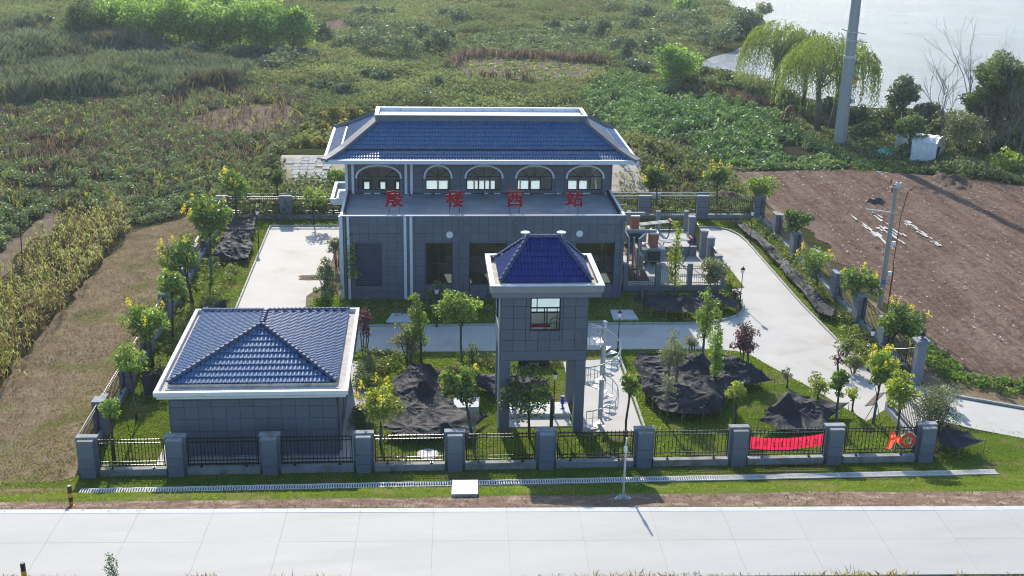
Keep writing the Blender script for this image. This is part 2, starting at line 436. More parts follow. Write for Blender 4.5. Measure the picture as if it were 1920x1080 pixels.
def vnoise(x, y, s, seed=0):
    """smooth value noise 0..1, numpy"""
    x = np.asarray(x, float) / s + seed * 17.3; y = np.asarray(y, float) / s + seed * 9.1
    xi, yi = np.floor(x).astype(np.int64), np.floor(y).astype(np.int64)
    fx, fy = x - xi, y - yi
    fx = fx * fx * (3 - 2 * fx); fy = fy * fy * (3 - 2 * fy)
    def h(a, b):
        v = np.sin(a * 127.1 + b * 311.7 + seed * 74.7) * 43758.5453
        return v - np.floor(v)
    return (h(xi, yi) * (1 - fx) + h(xi + 1, yi) * fx) * (1 - fy) + (h(xi, yi + 1) * (1 - fx) + h(xi + 1, yi + 1) * fx) * fy

def sstep(a, b, v):
    t = np.clip((np.asarray(v, float) - a) / (b - a), 0, 1)
    return t * t * (3 - 2 * t)

def hz(x, y):
    """height of the ground: the dike behind the station, low relief beyond"""
    x = np.asarray(x, float); y = np.asarray(y, float)
    d = 1.8 * np.clip((y - 110.5) / 8.5, 0, 1) * (1 - sstep(121, 131, y)) * sstep(-17.2, -15.4, x) * (1 - sstep(22.5, 27, x))
    far = sstep(150, 190, y) * (vnoise(x, y, 26, 3) - 0.5) * 0.5 * (1 - sstep(30, 45, x))
    yt = 46.42 - 0.0328 * (x - 3.65)                     # the embankment that carries the road
    u = np.clip((54.6 - y) / (54.6 - yt), 0, 1)
    return d + far + 2.6 * np.interp(u, (0, .145, .21, .327, .473, 1.0), (0, .046, .08, .23, .425, 1.0))

def dens(poly, step):
    o = []
    for i in range(len(poly)):
        a, b = np.array(poly[i]), np.array(poly[(i + 1) % len(poly)])
        n = max(1, int(np.hypot(*(b - a)) / step))
        for k in range(n): o.append(tuple(a + (b - a) * k / n))
    return o

def rough_edge(poly, amp, step=0.7, s=1.6, seed=1):
    P = np.array(dens(poly, step))
    dx = (vnoise(P[:, 0], P[:, 1], s, seed) - 0.5) * 2 * amp + (vnoise(P[:, 0], P[:, 1], s * 3, seed + 5) - .5) * 2 * amp
    dy = (vnoise(P[:, 0], P[:, 1], s, seed + 2) - 0.5) * 2 * amp + (vnoise(P[:, 0], P[:, 1], s * 3, seed + 7) - .5) * 2 * amp
    return [(float(a), float(b)) for a, b in zip(P[:, 0] + dx, P[:, 1] + dy)]

def sheet(name, poly, z, mat, amp=0.0, seed=1, kind='structure'):
    if amp: poly = rough_edge(poly, amp, seed=seed)
    a = sum(poly[i][0] * poly[(i + 1) % len(poly)][1] - poly[(i + 1) % len(poly)][0] * poly[i][1] for i in range(len(poly)))
    if a < 0: poly = poly[::-1]
    me = bpy.data.meshes.new(name)
    F = []
    for t in tessellate_polygon([[Vector((x, y, 0)) for x, y in poly]]):
        a, b, c = t
        A, B, Cc = poly[a], poly[b], poly[c]
        if (B[0] - A[0]) * (Cc[1] - A[1]) - (B[1] - A[1]) * (Cc[0] - A[0]) < 0: b, c = c, b
        F.append((a, b, c))
    me.from_pydata([(x, y, z) for x, y in poly], [], F)
    me.materials.append(mat); me.update()
    return link(name, me, None, kind)

def drape(name, poly, dz, mat, amp=0.0, seed=1, step=0.6):
    """a sheet laid over the ground's relief"""
    from mathutils.geometry import delaunay_2d_cdt
    poly = rough_edge(poly, amp, seed=seed) if amp else dens(poly, .8)
    P = np.array(poly); x0, y0 = P.min(0); x1, y1 = P.max(0)
    g_ = np.stack([a.ravel() for a in np.meshgrid(np.arange(x0, x1, step), np.arange(y0, y1, step))], 1)
    g_ = g_[inside(g_, poly)]
    V = np.concatenate([P, g_])
    r = delaunay_2d_cdt([Vector((float(a), float(b))) for a, b in V], [], [list(range(len(P)))], 1, 1e-5)
    xy = np.array([(v.x, v.y) for v in r[0]])
    zz = hz(xy[:, 0], xy[:, 1]) + dz
    me = bpy.data.meshes.new(name)
    me.from_pydata([(float(a), float(b), float(c)) for (a, b), c in zip(xy, zz)], [], [tuple(q) for q in r[2]])
    me.materials.append(mat); me.polygons.foreach_set('use_smooth', [True] * len(me.polygons)); me.update()
    return link(name, me, None, 'structure')

# ground: one sheet to the horizon
gx = np.concatenate([[-6000, -2500, -1000, -500, -300, -200], np.arange(-150, 171, 3.0), [200, 300, 500, 1000, 2500, 6000]])
gy = np.concatenate([[-3000, -800, -200, -50, 0, 20, 30, 36, 40], np.arange(42, 58, 0.6), np.arange(58.5, 330, 2.2), [345, 380, 450, 600, 900, 1500, 3000, 7000]])
GX, GY = np.meshgrid(gx, gy)
GZ = hz(GX, GY) - 0.012
nx, ny = len(gx), len(gy)
idx = np.arange(nx * ny).reshape(ny, nx)
Fq = np.stack([idx[:-1, :-1].ravel(), idx[:-1, 1:].ravel(), idx[1:, 1:].ravel(), idx[1:, :-1].ravel()], 1)
link('ground', arr_mesh('ground', np.stack([GX.ravel(), GY.ravel(), GZ.ravel()], 1), Fq, M['wild'], None, True), None, 'structure')

# lake
LAKE = [(75.95,311.32),(75.51,296.71),(75.07,277.66),(78.51,271.47),(74.00,250.25),(68.70,235.10),(62.30,220.77),(56.09,208.66),(50.58,202.00),(46.86,195.24),(46.28,189.61),(48.59,188.10),(51.53,182.48),(52.51,173.77),(54.75,164.98),(57.32,158.54),(62.51,155.97),(67.13,156.10),(70.95,154.31),(72.68,151.40),(74.76,147.88),(77.88,143.86),(98.04,143.61),(170.45,183.61),(308.27,340.60)]
def watermat():
    m, t, o = _base('lake_water')
    g = t.nodes.new('ShaderNodeNewGeometry')
    mp = t.nodes.new('ShaderNodeMapping'); mp.inputs['Scale'].default_value = (0.55, 1.3, 1); mp.inputs['Rotation'].default_value = (0, 0, 0.35)
    t.links.new(g.outputs['Position'], mp.inputs[0])
    n = noise(t, 1.1, 6, 0.72, mp.outputs[0], 0.4)
    bp = t.nodes.new('ShaderNodeBump'); bp.inputs['Strength'].default_value = 1.0; bp.inputs['Distance'].default_value = 0.8
    t.links.new(n.outputs[0], bp.inputs['Height'])
    b = t.nodes.new('ShaderNodeBsdfPrincipled')
    n2 = noise(t, 0.03, 3, 0.5, g.outputs['Position'])
    t.links.new(ramp(t, n2.outputs[0], 0.35, 0.65, (0.19, 0.245, 0.29), (0.235, 0.3, 0.355)).outputs[0], b.inputs['Base Color'])
    b.inputs['Roughness'].default_value = 0.22; b.inputs['IOR'].default_value = 1.33
    t.links.new(bp.outputs[0], b.inputs['Normal'])
    t.links.new(b.outputs[0], o.inputs[0])
    return m
M['water'] = watermat()
sheet('lake', LAKE, 0.03, M['water'])

# ploughed field east of the station: real furrows
FIELD = [(33.18,120.05),(41.31,121.05),(49.31,120.86),(56.51,118.07),(64.69,113.17),(65.05,99.98),(40.70,58.65),(39.15,62.74),(37.45,65.18),(34.54,66.52),(34.30,69.69),(34.81,75.98),(34.64,81.85),(34.31,90.80),(34.23,99.35),(34.02,109.03)]
fx = np.arange(31, 80, 0.17); fy = np.arange(60, 124, 0.22)
X_, Y_ = np.meshgrid(fx, fy)
ridge = np.sin((X_ + 0.04 * (Y_ - 90) + 0.35 * vnoise(X_, Y_, 9, 4)) * 2 * PI / .8)
Z_ = 0.2 + 0.07 * ridge * (0.35 + 1.0 * vnoise(X_, Y_, 12, 8)) + 0.06 * (vnoise(X_, Y_, 0.45, 2) - .5) + 0.13 * (vnoise(X_, Y_, 0.26, 12) - .5) + 0.06 * (vnoise(X_, Y_, 1.4, 6) - 0.5)
dist = np.full(X_.shape, 99.0)                      # the soil runs out to ground level at the field's edge
for (ax, ay), (bx, by) in zip(FIELD, FIELD[1:] + FIELD[:1]):
    ex, ey = bx - ax, by - ay
    tt = np.clip(((X_ - ax) * ex + (Y_ - ay) * ey) / (ex * ex + ey * ey), 0, 1)
    dist = np.minimum(dist, np.hypot(X_ - ax - tt * ex, Y_ - ay - tt * ey))
Z_ = 0.012 + (Z_ - .0) * sstep(0.2, 2.2, dist)
pts = np.stack([X_.ravel(), Y_.ravel(), Z_.ravel()], 1)
ok = inside(pts[:, :2] + (np.stack([vnoise(pts[:, 0], pts[:, 1], 2, 1), vnoise(pts[:, 0], pts[:, 1], 2, 9)], 1) - .5) * 1.6, FIELD)
idx = np.arange(len(pts)).reshape(X_.shape)
Q = np.stack([idx[:-1, :-1].ravel(), idx[:-1, 1:].ravel(), idx[1:, 1:].ravel(), idx[1:, :-1].ravel()], 1)
Q = Q[ok[Q].all(1)]
used = np.unique(Q); mp_ = np.full(len(pts), -1); mp_[used] = np.arange(len(used))
link('ploughed_field', arr_mesh('ploughed_field', pts[used], mp_[Q], M['soil'], None, True), None, 'structure')

# strips of ground west and south
drape('dry_grass_strip', [(-60, 50), (-60, 64), (-32, 64), (-25.4, 66), (-25.3, 98), (-21.4, 103.4), (-18.5, 103.5), (-18.3, 54.5), (-18.2, 50)], 0.005, M['dry'], 0.4, 3, 1.0)
sheet('crop_ground', [(-110, 64.5), (-25.6, 67), (-25.5, 98.4), (-21.5, 103.8), (-18, 106), (-16.5, 126), (-18, 141), (-30, 146), (-60, 142), (-110, 138)], 0.0035, M['cropsoil'], 0.6, 4)
sheet('bare_patch', [(-30.13,143.53),(-27.14,152.71),(-22.86,156.50),(-17.56,156.28),(-15.84,149.50),(-16.39,141.93),(-18.44,137.64),(-22.65,136.69),(-26.86,139.57)], 0.008, M['clodsoil'], 0.9, 6)
sheet('bare_patch', [(-34.07,91.98),(-34.52,98.77),(-34.43,103.71),(-33.29,105.46),(-32.02,100.67),(-32.25,95.68),(-31.87,89.00),(-32.25,86.46),(-34.63,86.50),(-35.53,89.05)], 0.008, M['clodsoil'], 0.5, 7)
sheet('field_plot', [(3.93,186.42),(6.90,198.86),(12.54,199.19),(20.44,196.11),(30.88,192.13),(29.24,182.47),(23.50,177.29),(13.56,175.91),(7.12,176.58)], 0.27, M["clodsoil"], 0.8, 8)
sheet('field_plot', [(-21.44,241.88),(-16.72,248.50),(-11.07,245.42),(-11.61,233.54),(-19.73,231.29)], 0.27, M["soil"], 0.8, 9)
drape('verge_grass', [(-54.80,46.85),(-54.80,48.04),(-18.40,54.54),(-18.10,54.75),(27.70,54.80),(31.00,58.00),(60.00,55.00),(104.39,47.45),(102.15,45.04)], 0.012, M['lawn'], 0.2, 5)
sheet('field_verge', [(27.9, 62), (31.4, 65), (31.4, 102), (33.5, 120), (36, 120), (33.5, 100), (33, 84), (34, 76), (38, 66), (60, 58), (90, 54), (90, 51), (40, 59.6), (33, 62.5)], 0.0042, M['dry'], 0.3, 12)
drape('verge_dirt', [(-54.80,48.32),(-59.74,53.66),(-16.86,48.93),(0.00,49.11),(18.94,49.00),(30.20,48.46),(56.06,46.91),(102.30,45.20),(100.47,42.84),(54.80,44.57),(27.40,45.39),(0.00,46.31),(-18.27,46.85)], 0.024, M['mulch'], 0.16, 2)
drape('road_shoulder', [(-55, 43.6), (0, 41.4), (55, 39.4), (55, 28), (-55, 28)], 0.012, M['dry'], 0.2, 15, 1.5)
sheet('lawn', [(-18.0, 54.7), (27.7, 54.7), (27.7, 61.6), (31.1, 64.9), (31.1, 102), (-18.1, 102)], 0.0065, M['lawn'])

# the concrete road on its embankment, slab by slab, turned a little against the compound
road = MB().box(-70, -2.77, -0.06, 70, 2.77, 0.012).mesh('road', M['deck'])
ro = bpy.data.objects.new('road', road); COL.objects.link(ro); ro['kind'] = 'structure'
ro.location = (3.65, 43.61, 2.63); ro.rotation_euler = (0, 0, math.radians(-1.88))
sm = MB().bbox(0.003, 0.003, -.02, 3.286, 2.757, 0.03, 0.002).mesh('slab', M['concrete'])
for i in range(-20, 20):
    for j in (-1, 0):
        o = bpy.data.objects.new('slab', sm); COL.objects.link(o); o.parent = ro
        o.location = (i * 3.289 - .05, j * 2.76, -0.004 + random.uniform(0, 0.004))

ed = MB().bbox(0.004, 0, .02, 3.285, .36, .036, .004).mesh('edge_strip', M['slabwhite'])
for i in range(-20, 20):
    o = bpy.data.objects.new('edge_strip', ed); COL.objects.link(o); o.parent = ro; o.location = (i * 3.289 - .05, 2.40, random.uniform(0, .002))

# entrance road outside the gate
sheet('entrance_road', [(27.75, 61.5), (31.0, 64.75), (31.48,63.91), (32.82,62.70), (36.06,61.02), (43.92,58.54), (41.85,55.29), (34.22,57.38), (31.94,58.60), (30.21,59.78), (29.09,59.05), (27.75, 58.6)], 0.013, M['yard'])
# driveway, yard, paths inside
DRIVE = [(24.75, 83), (24.75, 99.0), (26.0, 99.0), (27.2, 98.2), (27.8, 96.6), (28, 94.6), (28, 79.4), (28.3, 72), (28.6, 67.2), (29.6, 65.9), (31.0, 64.8), (27.72, 61.5),
         (25.88,59.85), (25.04,62.05), (24.26,64.21), (22.57,67.71), (21.72,69.76), (20.86,70.60), (19.12,70.93), (15, 71.05), (10.0, 71.05), (5.5, 71.0), (-4.5, 71.0), (-4.5, 75.65),
         (18.6, 75.65), (20.4, 75.9), (21.8, 76.5), (22.9, 77.5), (23.6, 79), (23.7, 81), (23.4, 82.6)]
sheet('driveway', DRIVE, 0.014, M['yard'])
YARD = [(-13.4, 99.7), (-6.1, 99.7), (-6.1, 82.5), (-8.6, 79.5), (-8.6, 71), (-13.35, 71)]
sheet('yard', YARD, 0.016, M['yard'])
sheet('house_apron', [(-14.2, 56.0), (-3.15, 56.0), (-3.6, 69.5), (-14.2, 69.5)], 0.018, M['yard'])
sheet('bed_soil', [(-8.5, 79.6), (-6.0, 82.4), (-6.0, 96), (-7.4, 96), (-7.6, 84), (-8.5, 82)], 0.02, M['dirt'], 0.15, 4)
sheet('stair_path', [(9.02,69.05), (12.64,69.56), (12.44,58.87), (8.95,58.92), (8.82,61.84)], 0.0155, M['yard'])
sheet('lake_path', [(35.71,179.77),(37.73,173.18),(39.85,168.76),(44.40,164.63),(47.76,159.83),(50.67,156.78),(50.40,151.55),(49.99,145.28),(51.94,142.68),(54.51,142.09),(56.31,135.92),(55.62,134.15),(52.69,138.90),(48.52,140.69),(47.72,146.58),(48.63,154.45),(45.24,158.96),(40.85,162.84),(37.44,168.67),(35.05,174.93)], 0.02, M['clodsoil'], 0.3, 5)

def kerb(owner, pts, closed=False, h=0.12, w=0.13, step=0.95):
    ms = {}
    P = [Vector((a, b, 0)) for a, b in pts]
    for a, b in zip(P, P[1:]):
        Lh = (b - a).length
        n = max(1, round(Lh / step)); l = round(Lh / n, 2)
        if l not in ms: ms[l] = MB().bbox(-l / 2 + .006, -w / 2, 0, l / 2 - .006, w / 2, h, 0.015).mesh('kerb_stone', M['kerb'])
        ang = math.atan2(b.y - a.y, b.x - a.x)
        for k in range(n):
            c = a.lerp(b, (k + .5) / n)
            o = link('kerb_stone', ms[l], owner, None, (c.x, c.y, 0.006 + random.uniform(0, .012)), ang + random.uniform(-.01, .01))
def arc(pts):
    """Catmull-Rom smoothing of a polyline"""
    P = [Vector((a, b, 0)) for a, b in pts]; o = []
    for i in range(len(P) - 1):
        a, b, c, d = P[max(i - 1, 0)], P[i], P[i + 1], P[min(i + 2, len(P) - 1)]
        for k in range(3):
            t = k / 3
            q = 0.5 * ((2 * b) + (c - a) * t + (2 * a - 5 * b + 4 * c - d) * t * t + (3 * b - a - 3 * c + d) * t ** 3)
            o.append((q.x, q.y))
    o.append(pts[-1]); return o
drive_o = bpy.data.objects['driveway']; yard_o = bpy.data.objects['yard']
kerb(drive_o, arc([(24.75, 99.08), (26.0, 99.08), (27.3, 98.3), (27.9, 96.6), (28.07, 94.6)]) + [(28.07, 79.4), (28.37, 72), (28.67, 67.2)] + arc([(28.67, 67.2), (29.6, 66.0), (30.7, 65.1)]))
kerb(drive_o, [(-4.5, 75.6), (18.6, 75.6)] + arc([(18.6, 75.6), (20.4, 75.85), (21.8, 76.45), (22.9, 77.45), (23.6, 79), (23.72, 81), (23.45, 82.5)]))
kerb(yard_o, [(-13.42, 71), (-13.47, 99.77), (-6.2, 99.77)])
kerb(bpy.data.objects['stair_path'], [(12.85,69.56), (12.59,58.86)])
kerb(bpy.data.objects['entrance_road'], [(31.54,64.07), (32.89,62.86), (36.13,61.17), (44.00,58.68)], h=0.15, w=0.18)
# drain grating across the driveway at the gate, joints of the driveway
tr = thing('drain_grate', 'brown slotted drain grate set into the driveway before the gate', 'drain', (*(27.39,62.57), 0.016))
a_, b_ = Vector((*(26.52,61.85), 0.022)), Vector((*(27.99,63.63), 0.022))
fr_ = MB()
for s in (0, 1):
    o_ = Vector((0.45 * s, 0.45 * s * 0.3, 0)); fr_.bar(a_ + o_, b_ + o_, 0.06, 0.05)
M['grate_brown'] = surf('brown_grate', (.17, .115, .095), None, 3, .7)
fr_.build('frame', M['grate_brown'], tr)
for k in range(9):
    q = a_.lerp(b_, (k + .5) / 9)
    MB().bar(q, q + Vector((0.45, 0.135, 0)), 0.12, 0.04).build('bar', M['grate_brown'], tr)

# revetment: concrete blocks on the dike's face
rv = MB()
rvb = [(-15.6, 110.9, 0), (-6, 110.9, 0), (-5.2, 119, 1.8), (-15.3, 119, 1.8)]
rv.poly([(x, y, float(hz(x, y)) + 0.015) for x, y, z in ((-16.0, 110.9, 0), (29, 110.9, 0), (29, 119, 0), (-15.6, 119, 0))])
me_ = None
NX, NY = 60, 10
xs_ = np.linspace(-14.6, 22.5, NX); ys_ = np.linspace(110.6, 119.4, NY)
XX, YY = np.meshgrid(xs_, ys_)
ZZ = hz(XX, YY) + 0.02
idx = np.arange(NX * NY).reshape(NY, NX)
Qq = np.stack([idx[:-1, :-1].ravel(), idx[:-1, 1:].ravel(), idx[1:, 1:].ravel(), idx[1:, :-1].ravel()], 1)
M['sandslope'] = surf('sandy_slope', (0.5, 0.45, 0.38), (0.4, 0.35, 0.28), 0.8, 0.9, 0.02, 8, c3=(0.3, 0.25, 0.14), s3=0.4, lo3=0.45, hi3=0.6)
rvo = link('revetment', arr_mesh('revetment', np.stack([XX.ravel(), YY.ravel(), ZZ.ravel()], 1), Qq, M['sandslope'], None, True), None, 'structure')
bm_ = MB().bbox(-0.36, -0.3, 0, 0.36, 0.3, 0.06, 0.02).mesh('block', M['block'])
slope = math.atan2(1.8, 8.5)
n_ = 0
for j in range(13):
    for i in range(15):
        x = -15.1 + i * 0.76 + (j % 2) * 0.1; y = 111.0 + j * 0.64 + random.uniform(-.05, .05)
        if x > -5 or random.random() < 0.1 or vnoise([x], [y], 2.6, 44)[0] > .72 or x < -14.2 + 1.6 * vnoise([y], [x], 1.3, 7)[0]: continue
        o = link('block', bm_, rvo, None, (x, y, float(hz(x, y)) + 0.03 + random.uniform(-.01, .015)))
        o.rotation_euler = (slope + random.uniform(-.02, .02), random.uniform(-.02, .02), random.uniform(-.02, .02))
# front drain channel with its covers, at the foot of the embankment
dr = thing('drain_channel', 'long drain channel with pale slotted covers along the front fence', 'drain', (4, 53.0, .1))
DR0, DR1 = Vector((*[(-17.04,52.11)][0], 0)), Vector((*[(30.57,53.22)][0], 0))
DR0.z = float(hz(DR0.x, DR0.y)); DR1.z = float(hz(DR1.x, DR1.y))
MB().bar(DR0 + Vector((0, 0, -.12)), DR1 + Vector((0, 0, -.12)), .56, .3).build('channel', M['dark'], dr)  # solid bar, the shade below the slots painted as near-black
cv = MB()
cv.bbox(-.245, -.25, 0.0, .245, -.18, 0.06, 0.008).bbox(-.245, .18, 0.0, .245, .25, 0.06, 0.008)
for k in range(4): cv.bbox(-.238 + k * 0.125, -.18, 0.0, -.172 + k * 0.125, .18, 0.058, 0.008)
cvm = cv.mesh('cover', M['grate']); ncv = int((DR1 - DR0).length / .5); ang_ = math.atan2(DR1.y - DR0.y, DR1.x - DR0.x)
for k in range(ncv):
    q = DR0.lerp(DR1, (k + .5) / ncv)
    o = link('cover', cvm, dr, None, (q.x, q.y + random.uniform(-.008, .008), q.z + .03 + random.uniform(0, .012)), ang_ + random.uniform(-.008, .008))

# ================================================================ BUILDINGS
def subtract(rects, hole):
    o = []
    for a0, b0, a1, b1 in rects:
        c0, d0, c1, d1 = hole
        x0, x1 = max(a0, c0), min(a1, c1); z0, z1 = max(b0, d0), min(b1, d1)
        if x0 >= x1 - 1e-6 or z0 >= z1 - 1e-6: o.append((a0, b0, a1, b1)); continue
        if x0 > a0: o.append((a0, b0, x0, b1))
        if x1 < a1: o.append((x1, b0, a1, b1))
        if z0 > b0: o.append((x0, b0, x1, z0))
        if z1 < b1: o.append((x0, z1, x1, b1))
    return o

def wall(mb, axis, p, t, rng_, holes=()):
    """wall plate with rectangular openings; axis 'x': spans x at depth y=p..p+t, axis 'y': spans y at x=p..p+t"""
    R = [rng_]
    for h in holes: R = subtract(R, h)
    for a0, z0, a1, z1 in R:
        if axis == 'x': mb.box(a0, p, z0, a1, p + t, z1)
        else: mb.box(p, a0, z0, p + t, a1, z1)

PANEL_MESH = {}
def panel_mesh(w, h, d, axis):
    k = (round(w, 2), round(h, 2), d, axis)
    if k not in PANEL_MESH:
        w, h = k[0], k[1]; g = 0.012
        m = MB()
        if axis == 'x': m.box(g, -d, g, w - g, 0, h - g)
        elif axis == '-y': m.box(-d, g, g, 0, w - g, h - g)      # faces -x
        else: m.box(0, g, g, d, w - g, h - g)                    # faces +x
        PANEL_MESH[k] = m.mesh('wall_panel', M['panel'])
    return PANEL_MESH[k]

def panel_rects(a0, a1, z0, z1, pw, ph, holes, a_start=None):
    out = []
    na = max(1, round((a1 - a0) / pw)); w = (a1 - a0) / na
    nz = max(1, round((z1 - z0) / ph)); h = (z1 - z0) / nz
    for j in range(nz):
        for i in range(na):
            R = [(a0 + i * w, z0 + j * h, a0 + (i + 1) * w, z0 + (j + 1) * h)]
            for q in holes: R = subtract(R, q)
            out += [r for r in R if r[2] - r[0] > 0.06 and r[3] - r[1] > 0.06]
    return out

def panels(owner, rects, axis, p, d=0.025):
    for a0, z0, a1, z1 in rects:
        loc = (a0, p, z0) if axis == 'x' else (p, a0, z0)
        link('wall_panel', panel_mesh(a1 - a0, z1 - z0, d, axis), owner, None, loc)

def panels_joined(owner, rects, axis, p, d=0.025):
    m = MB(); g = 0.012
    for a0, z0, a1, z1 in rects:
        if axis == 'x': m.box(a0 + g, p - d, z0 + g, a1 - g, p, z1 - g)
        elif axis == '+x': m.box(a0 + g, p, z0 + g, a1 - g, p + d, z1 - g)   # back wall: faces +y
        elif axis == '-y': m.box(p - d, a0 + g, z0 + g, p, a1 - g, z1 - g)
        else: m.box(p, a0 + g, z0 + g, p + d, a1 - g, z1 - g)
    m.build('wall_panels', M['panel'], owner, 'stuff')

def tile_field(mb, A, B, C_, D, tw, th, lift=0.05, skip=(), crown=0.05):
    """rows of curved tiles on the plane A-B (eave) to D-C (top), clipped to the trapezoid"""
    A, B, C_, D = map(Vector, (A, B, C_, D))
    u = (B - A).normalized()
    n = u.cross(D - A).normalized()
    v = n.cross(u)
    Hh = (D - A).dot(v)
    nr = max(1, round(Hh / th)); th = Hh / nr
    la = (D - A).dot(u); lb = (C_ - A).dot(u); wb = (B - A).length
    for r in range(nr):
        if r in skip: continue
        v0, v1 = r * th, (r + 1) * th + 0.03
        f = (r + 0.5) / nr
        x0 = la * f; x1 = wb + (lb - wb) * f
        k0 = math.ceil(x0 / tw - 0.35); k1 = math.floor(x1 / tw + 0.35)
        for k in range(k0, k1):
            j = random.uniform(-0.004, 0.004); jl = random.uniform(-.008, .008)
            prof = ((0.0, 0.0), (0.22, crown * .9), (0.5, crown * 1.05), (0.74, crown * .55), (0.9, 0.004), (1.02, 0.0))
            nb = len(mb.v)
            for (vv, ll) in ((v0 + jl, lift), (v1, 0.008)):
                for a, hh in prof:
                    p = A + u * (k * tw + a * tw + j) + v * vv + n * (hh + ll)
                    mb.v.append(tuple(p))
            m = len(prof)
            for q in range(m - 1):
                mb.f.append((nb + q, nb + q + 1, nb + m + q + 1, nb + m + q))
            for a, hh in prof:                                     # front lip of the tile
                p = A + u * (k * tw + a * tw + j) + v * (v0 + jl) + n * (max(hh + lift - 0.045, 0.0))
                mb.v.append(tuple(p))
            for q in range(m - 1):
                mb.f.append((nb + 2 * m + q, nb + 2 * m + q + 1, nb + q + 1, nb + q))

def ridge_tiles(mb, a, b, r=0.11, l=0.34):
    a, b = Vector(a), Vector(b); d = b - a; n = max(1, round(d.length / l)); dn = d.normalized()
    u = dn.cross(Vector((0, 0, 1))).normalized(); w = u.cross(dn)
    for k in range(n):
        p = a + d * (k / n); q = a + d * ((k + 1.12) / n)
        nb = len(mb.v)
        for c, rr, o in ((p, r * 1.12, 0.015), (q, r * 0.9, 0)):
            for i in range(7):
                t = PI * i / 6
                mb.v.append(tuple(c + u * (rr * math.cos(t)) + w * (rr * 0.95 * math.sin(t) + o)))
        for i in range(6):
            mb.f.append((nb + i, nb + i + 1, nb + 8 + i, nb + 7 + i))
        mb.f.append(tuple(nb + i for i in reversed(range(7))))
        # raised joint collar
        c = p + d.normalized() * 0.02
        nb = len(mb.v)
        for oo in (0, 0.05):
            for i in range(7):
                t = PI * i / 6
                mb.v.append(tuple(c + dn * oo + u * (r * 1.3 * math.cos(t)) + w * (r * 1.28 * math.sin(t))))
        for i in range(6): mb.f.append((nb + i, nb + i + 1, nb + 8 + i, nb + 7 + i))
        mb.f.append(tuple(nb + i for i in reversed(range(7)))); mb.f.append(tuple(nb + 7 + i for i in range(7)))

# ---------------------------------------------------------------- pump building
X0, X1, YF, YU, YB = -5.95, 14.75, 81.0, 88.15, 97.6
ZT, ZE = 6.45, 8.87
pump = thing('pump_building', 'large grey panelled two storey pump station with long blue hipped roof', 'building', (4.4, 89, 0))
SH = (-4.95, 1.08, -3.03, 4.36)
GW = [(0.18, 1.16, 2.12, 4.35), (3.36, 1.14, 6.1, 4.34), (7.3, 1.14, 10.05, 4.34), (11.22, 1.1, 14.05, 4.32)]
AW = [(-5.04, -1.80, 3), (0.22, 2.12, 2), (3.40, 6.10, 3), (7.36, 10.10, 3), (11.33, 14.05, 3)]
ZS, ZP, ZA = 6.42, 7.5, 8.32
b = MB()
wall(b, 'x', YF + 0.0, 0.28, (X0, 0, X1, ZT - 0.02), [SH] + GW)
wall(b, 'y', X0, 0.28, (YF + .28, 0, YU, ZT - 0.02)); wall(b, 'y', X1 - 0.28, 0.28, (YF + .28, 0, YU, ZT - 0.02))
ARH = [(a, ZS, c, ZA) for a, c, _ in AW]
wall(b, 'x', YU, 0.28, (X0, 5.9, X1, ZE + .1), ARH)
wall(b, 'y', X0, 0.28, (YU + .28, 0, YB, ZE + .1)); wall(b, 'y', X1 - .28, 0.28, (YU + .28, 0, YB, ZE + .1))
BW = [(-5.03, 3.4, -4.57, 4.75), (-3.64, 3.4, -3.2, 4.75), (-2.3, 3.4, -1.9, 4.75),
      (0.28, 3.3, 1.24, 4.88), (1.35, 3.3, 2.12, 4.88), (3.75, 3.3, 4.37, 4.88), (4.45, 3.3, 4.74, 4.88), (4.83, 3.3, 5.27, 4.88), (5.36, 3.3, 5.74, 4.88), (5.83, 3.3, 6.2, 4.88),
      (8.15, 3.3, 8.36, 4.88), (8.42, 3.3, 9.14, 4.88), (9.32, 3.3, 10.1, 4.88), (12.54, 3.3, 13.32, 4.88), (13.5, 3.3, 14.22, 4.88)]
RW = [(a, ZS, c, ZA) for a, c, _ in AW]  # unseen upper rear windows, added to let sun brighten the hall
wall(b, 'x', YB - 0.28, 0.28, (X0, 0, X1, ZE + .1), BW + RW)
def arch_pts(a, c, off=0.0, n=18):
    cx, hw, h = (a + c) / 2, (c - a) / 2 + off, ZA - ZP + off
    return [(cx - hw * math.cos(PI * i / n), ZP + h * math.sin(PI * i / n)) for i in range(n + 1)]
for a, c, _ in AW:                      # the wall above each arch
    P = arch_pts(a, c)
    for (xa, za), (xb, zb) in zip(P, P[1:]):
        n = len(b.v)
        b.v += [(xa, YU, za), (xb, YU, zb), (xb, YU, ZA), (xa, YU, ZA), (xa, YU + .28, za), (xb, YU + .28, zb), (xb, YU + .28, ZA), (xa, YU + .28, ZA)]
        b.f += [(n, n + 1, n + 2, n + 3), (n + 7, n + 6, n + 5, n + 4), (n, n + 4, n + 5, n + 1)]
b.build('wall', M['backing'], pump)
AH0 = [(a, ZS, c, ZA) for a, c, _ in AW]
rg_ = MB()
for a, c, _ in AW:
    rg_.poly([(a, YB - .12, ZS), (c, YB - .12, ZS), (c, YB - .12, ZA), (a, YB - .12, ZA)])
rg_.build('added_rear_pane', M['glass'], pump)  # glass of the added rear windows
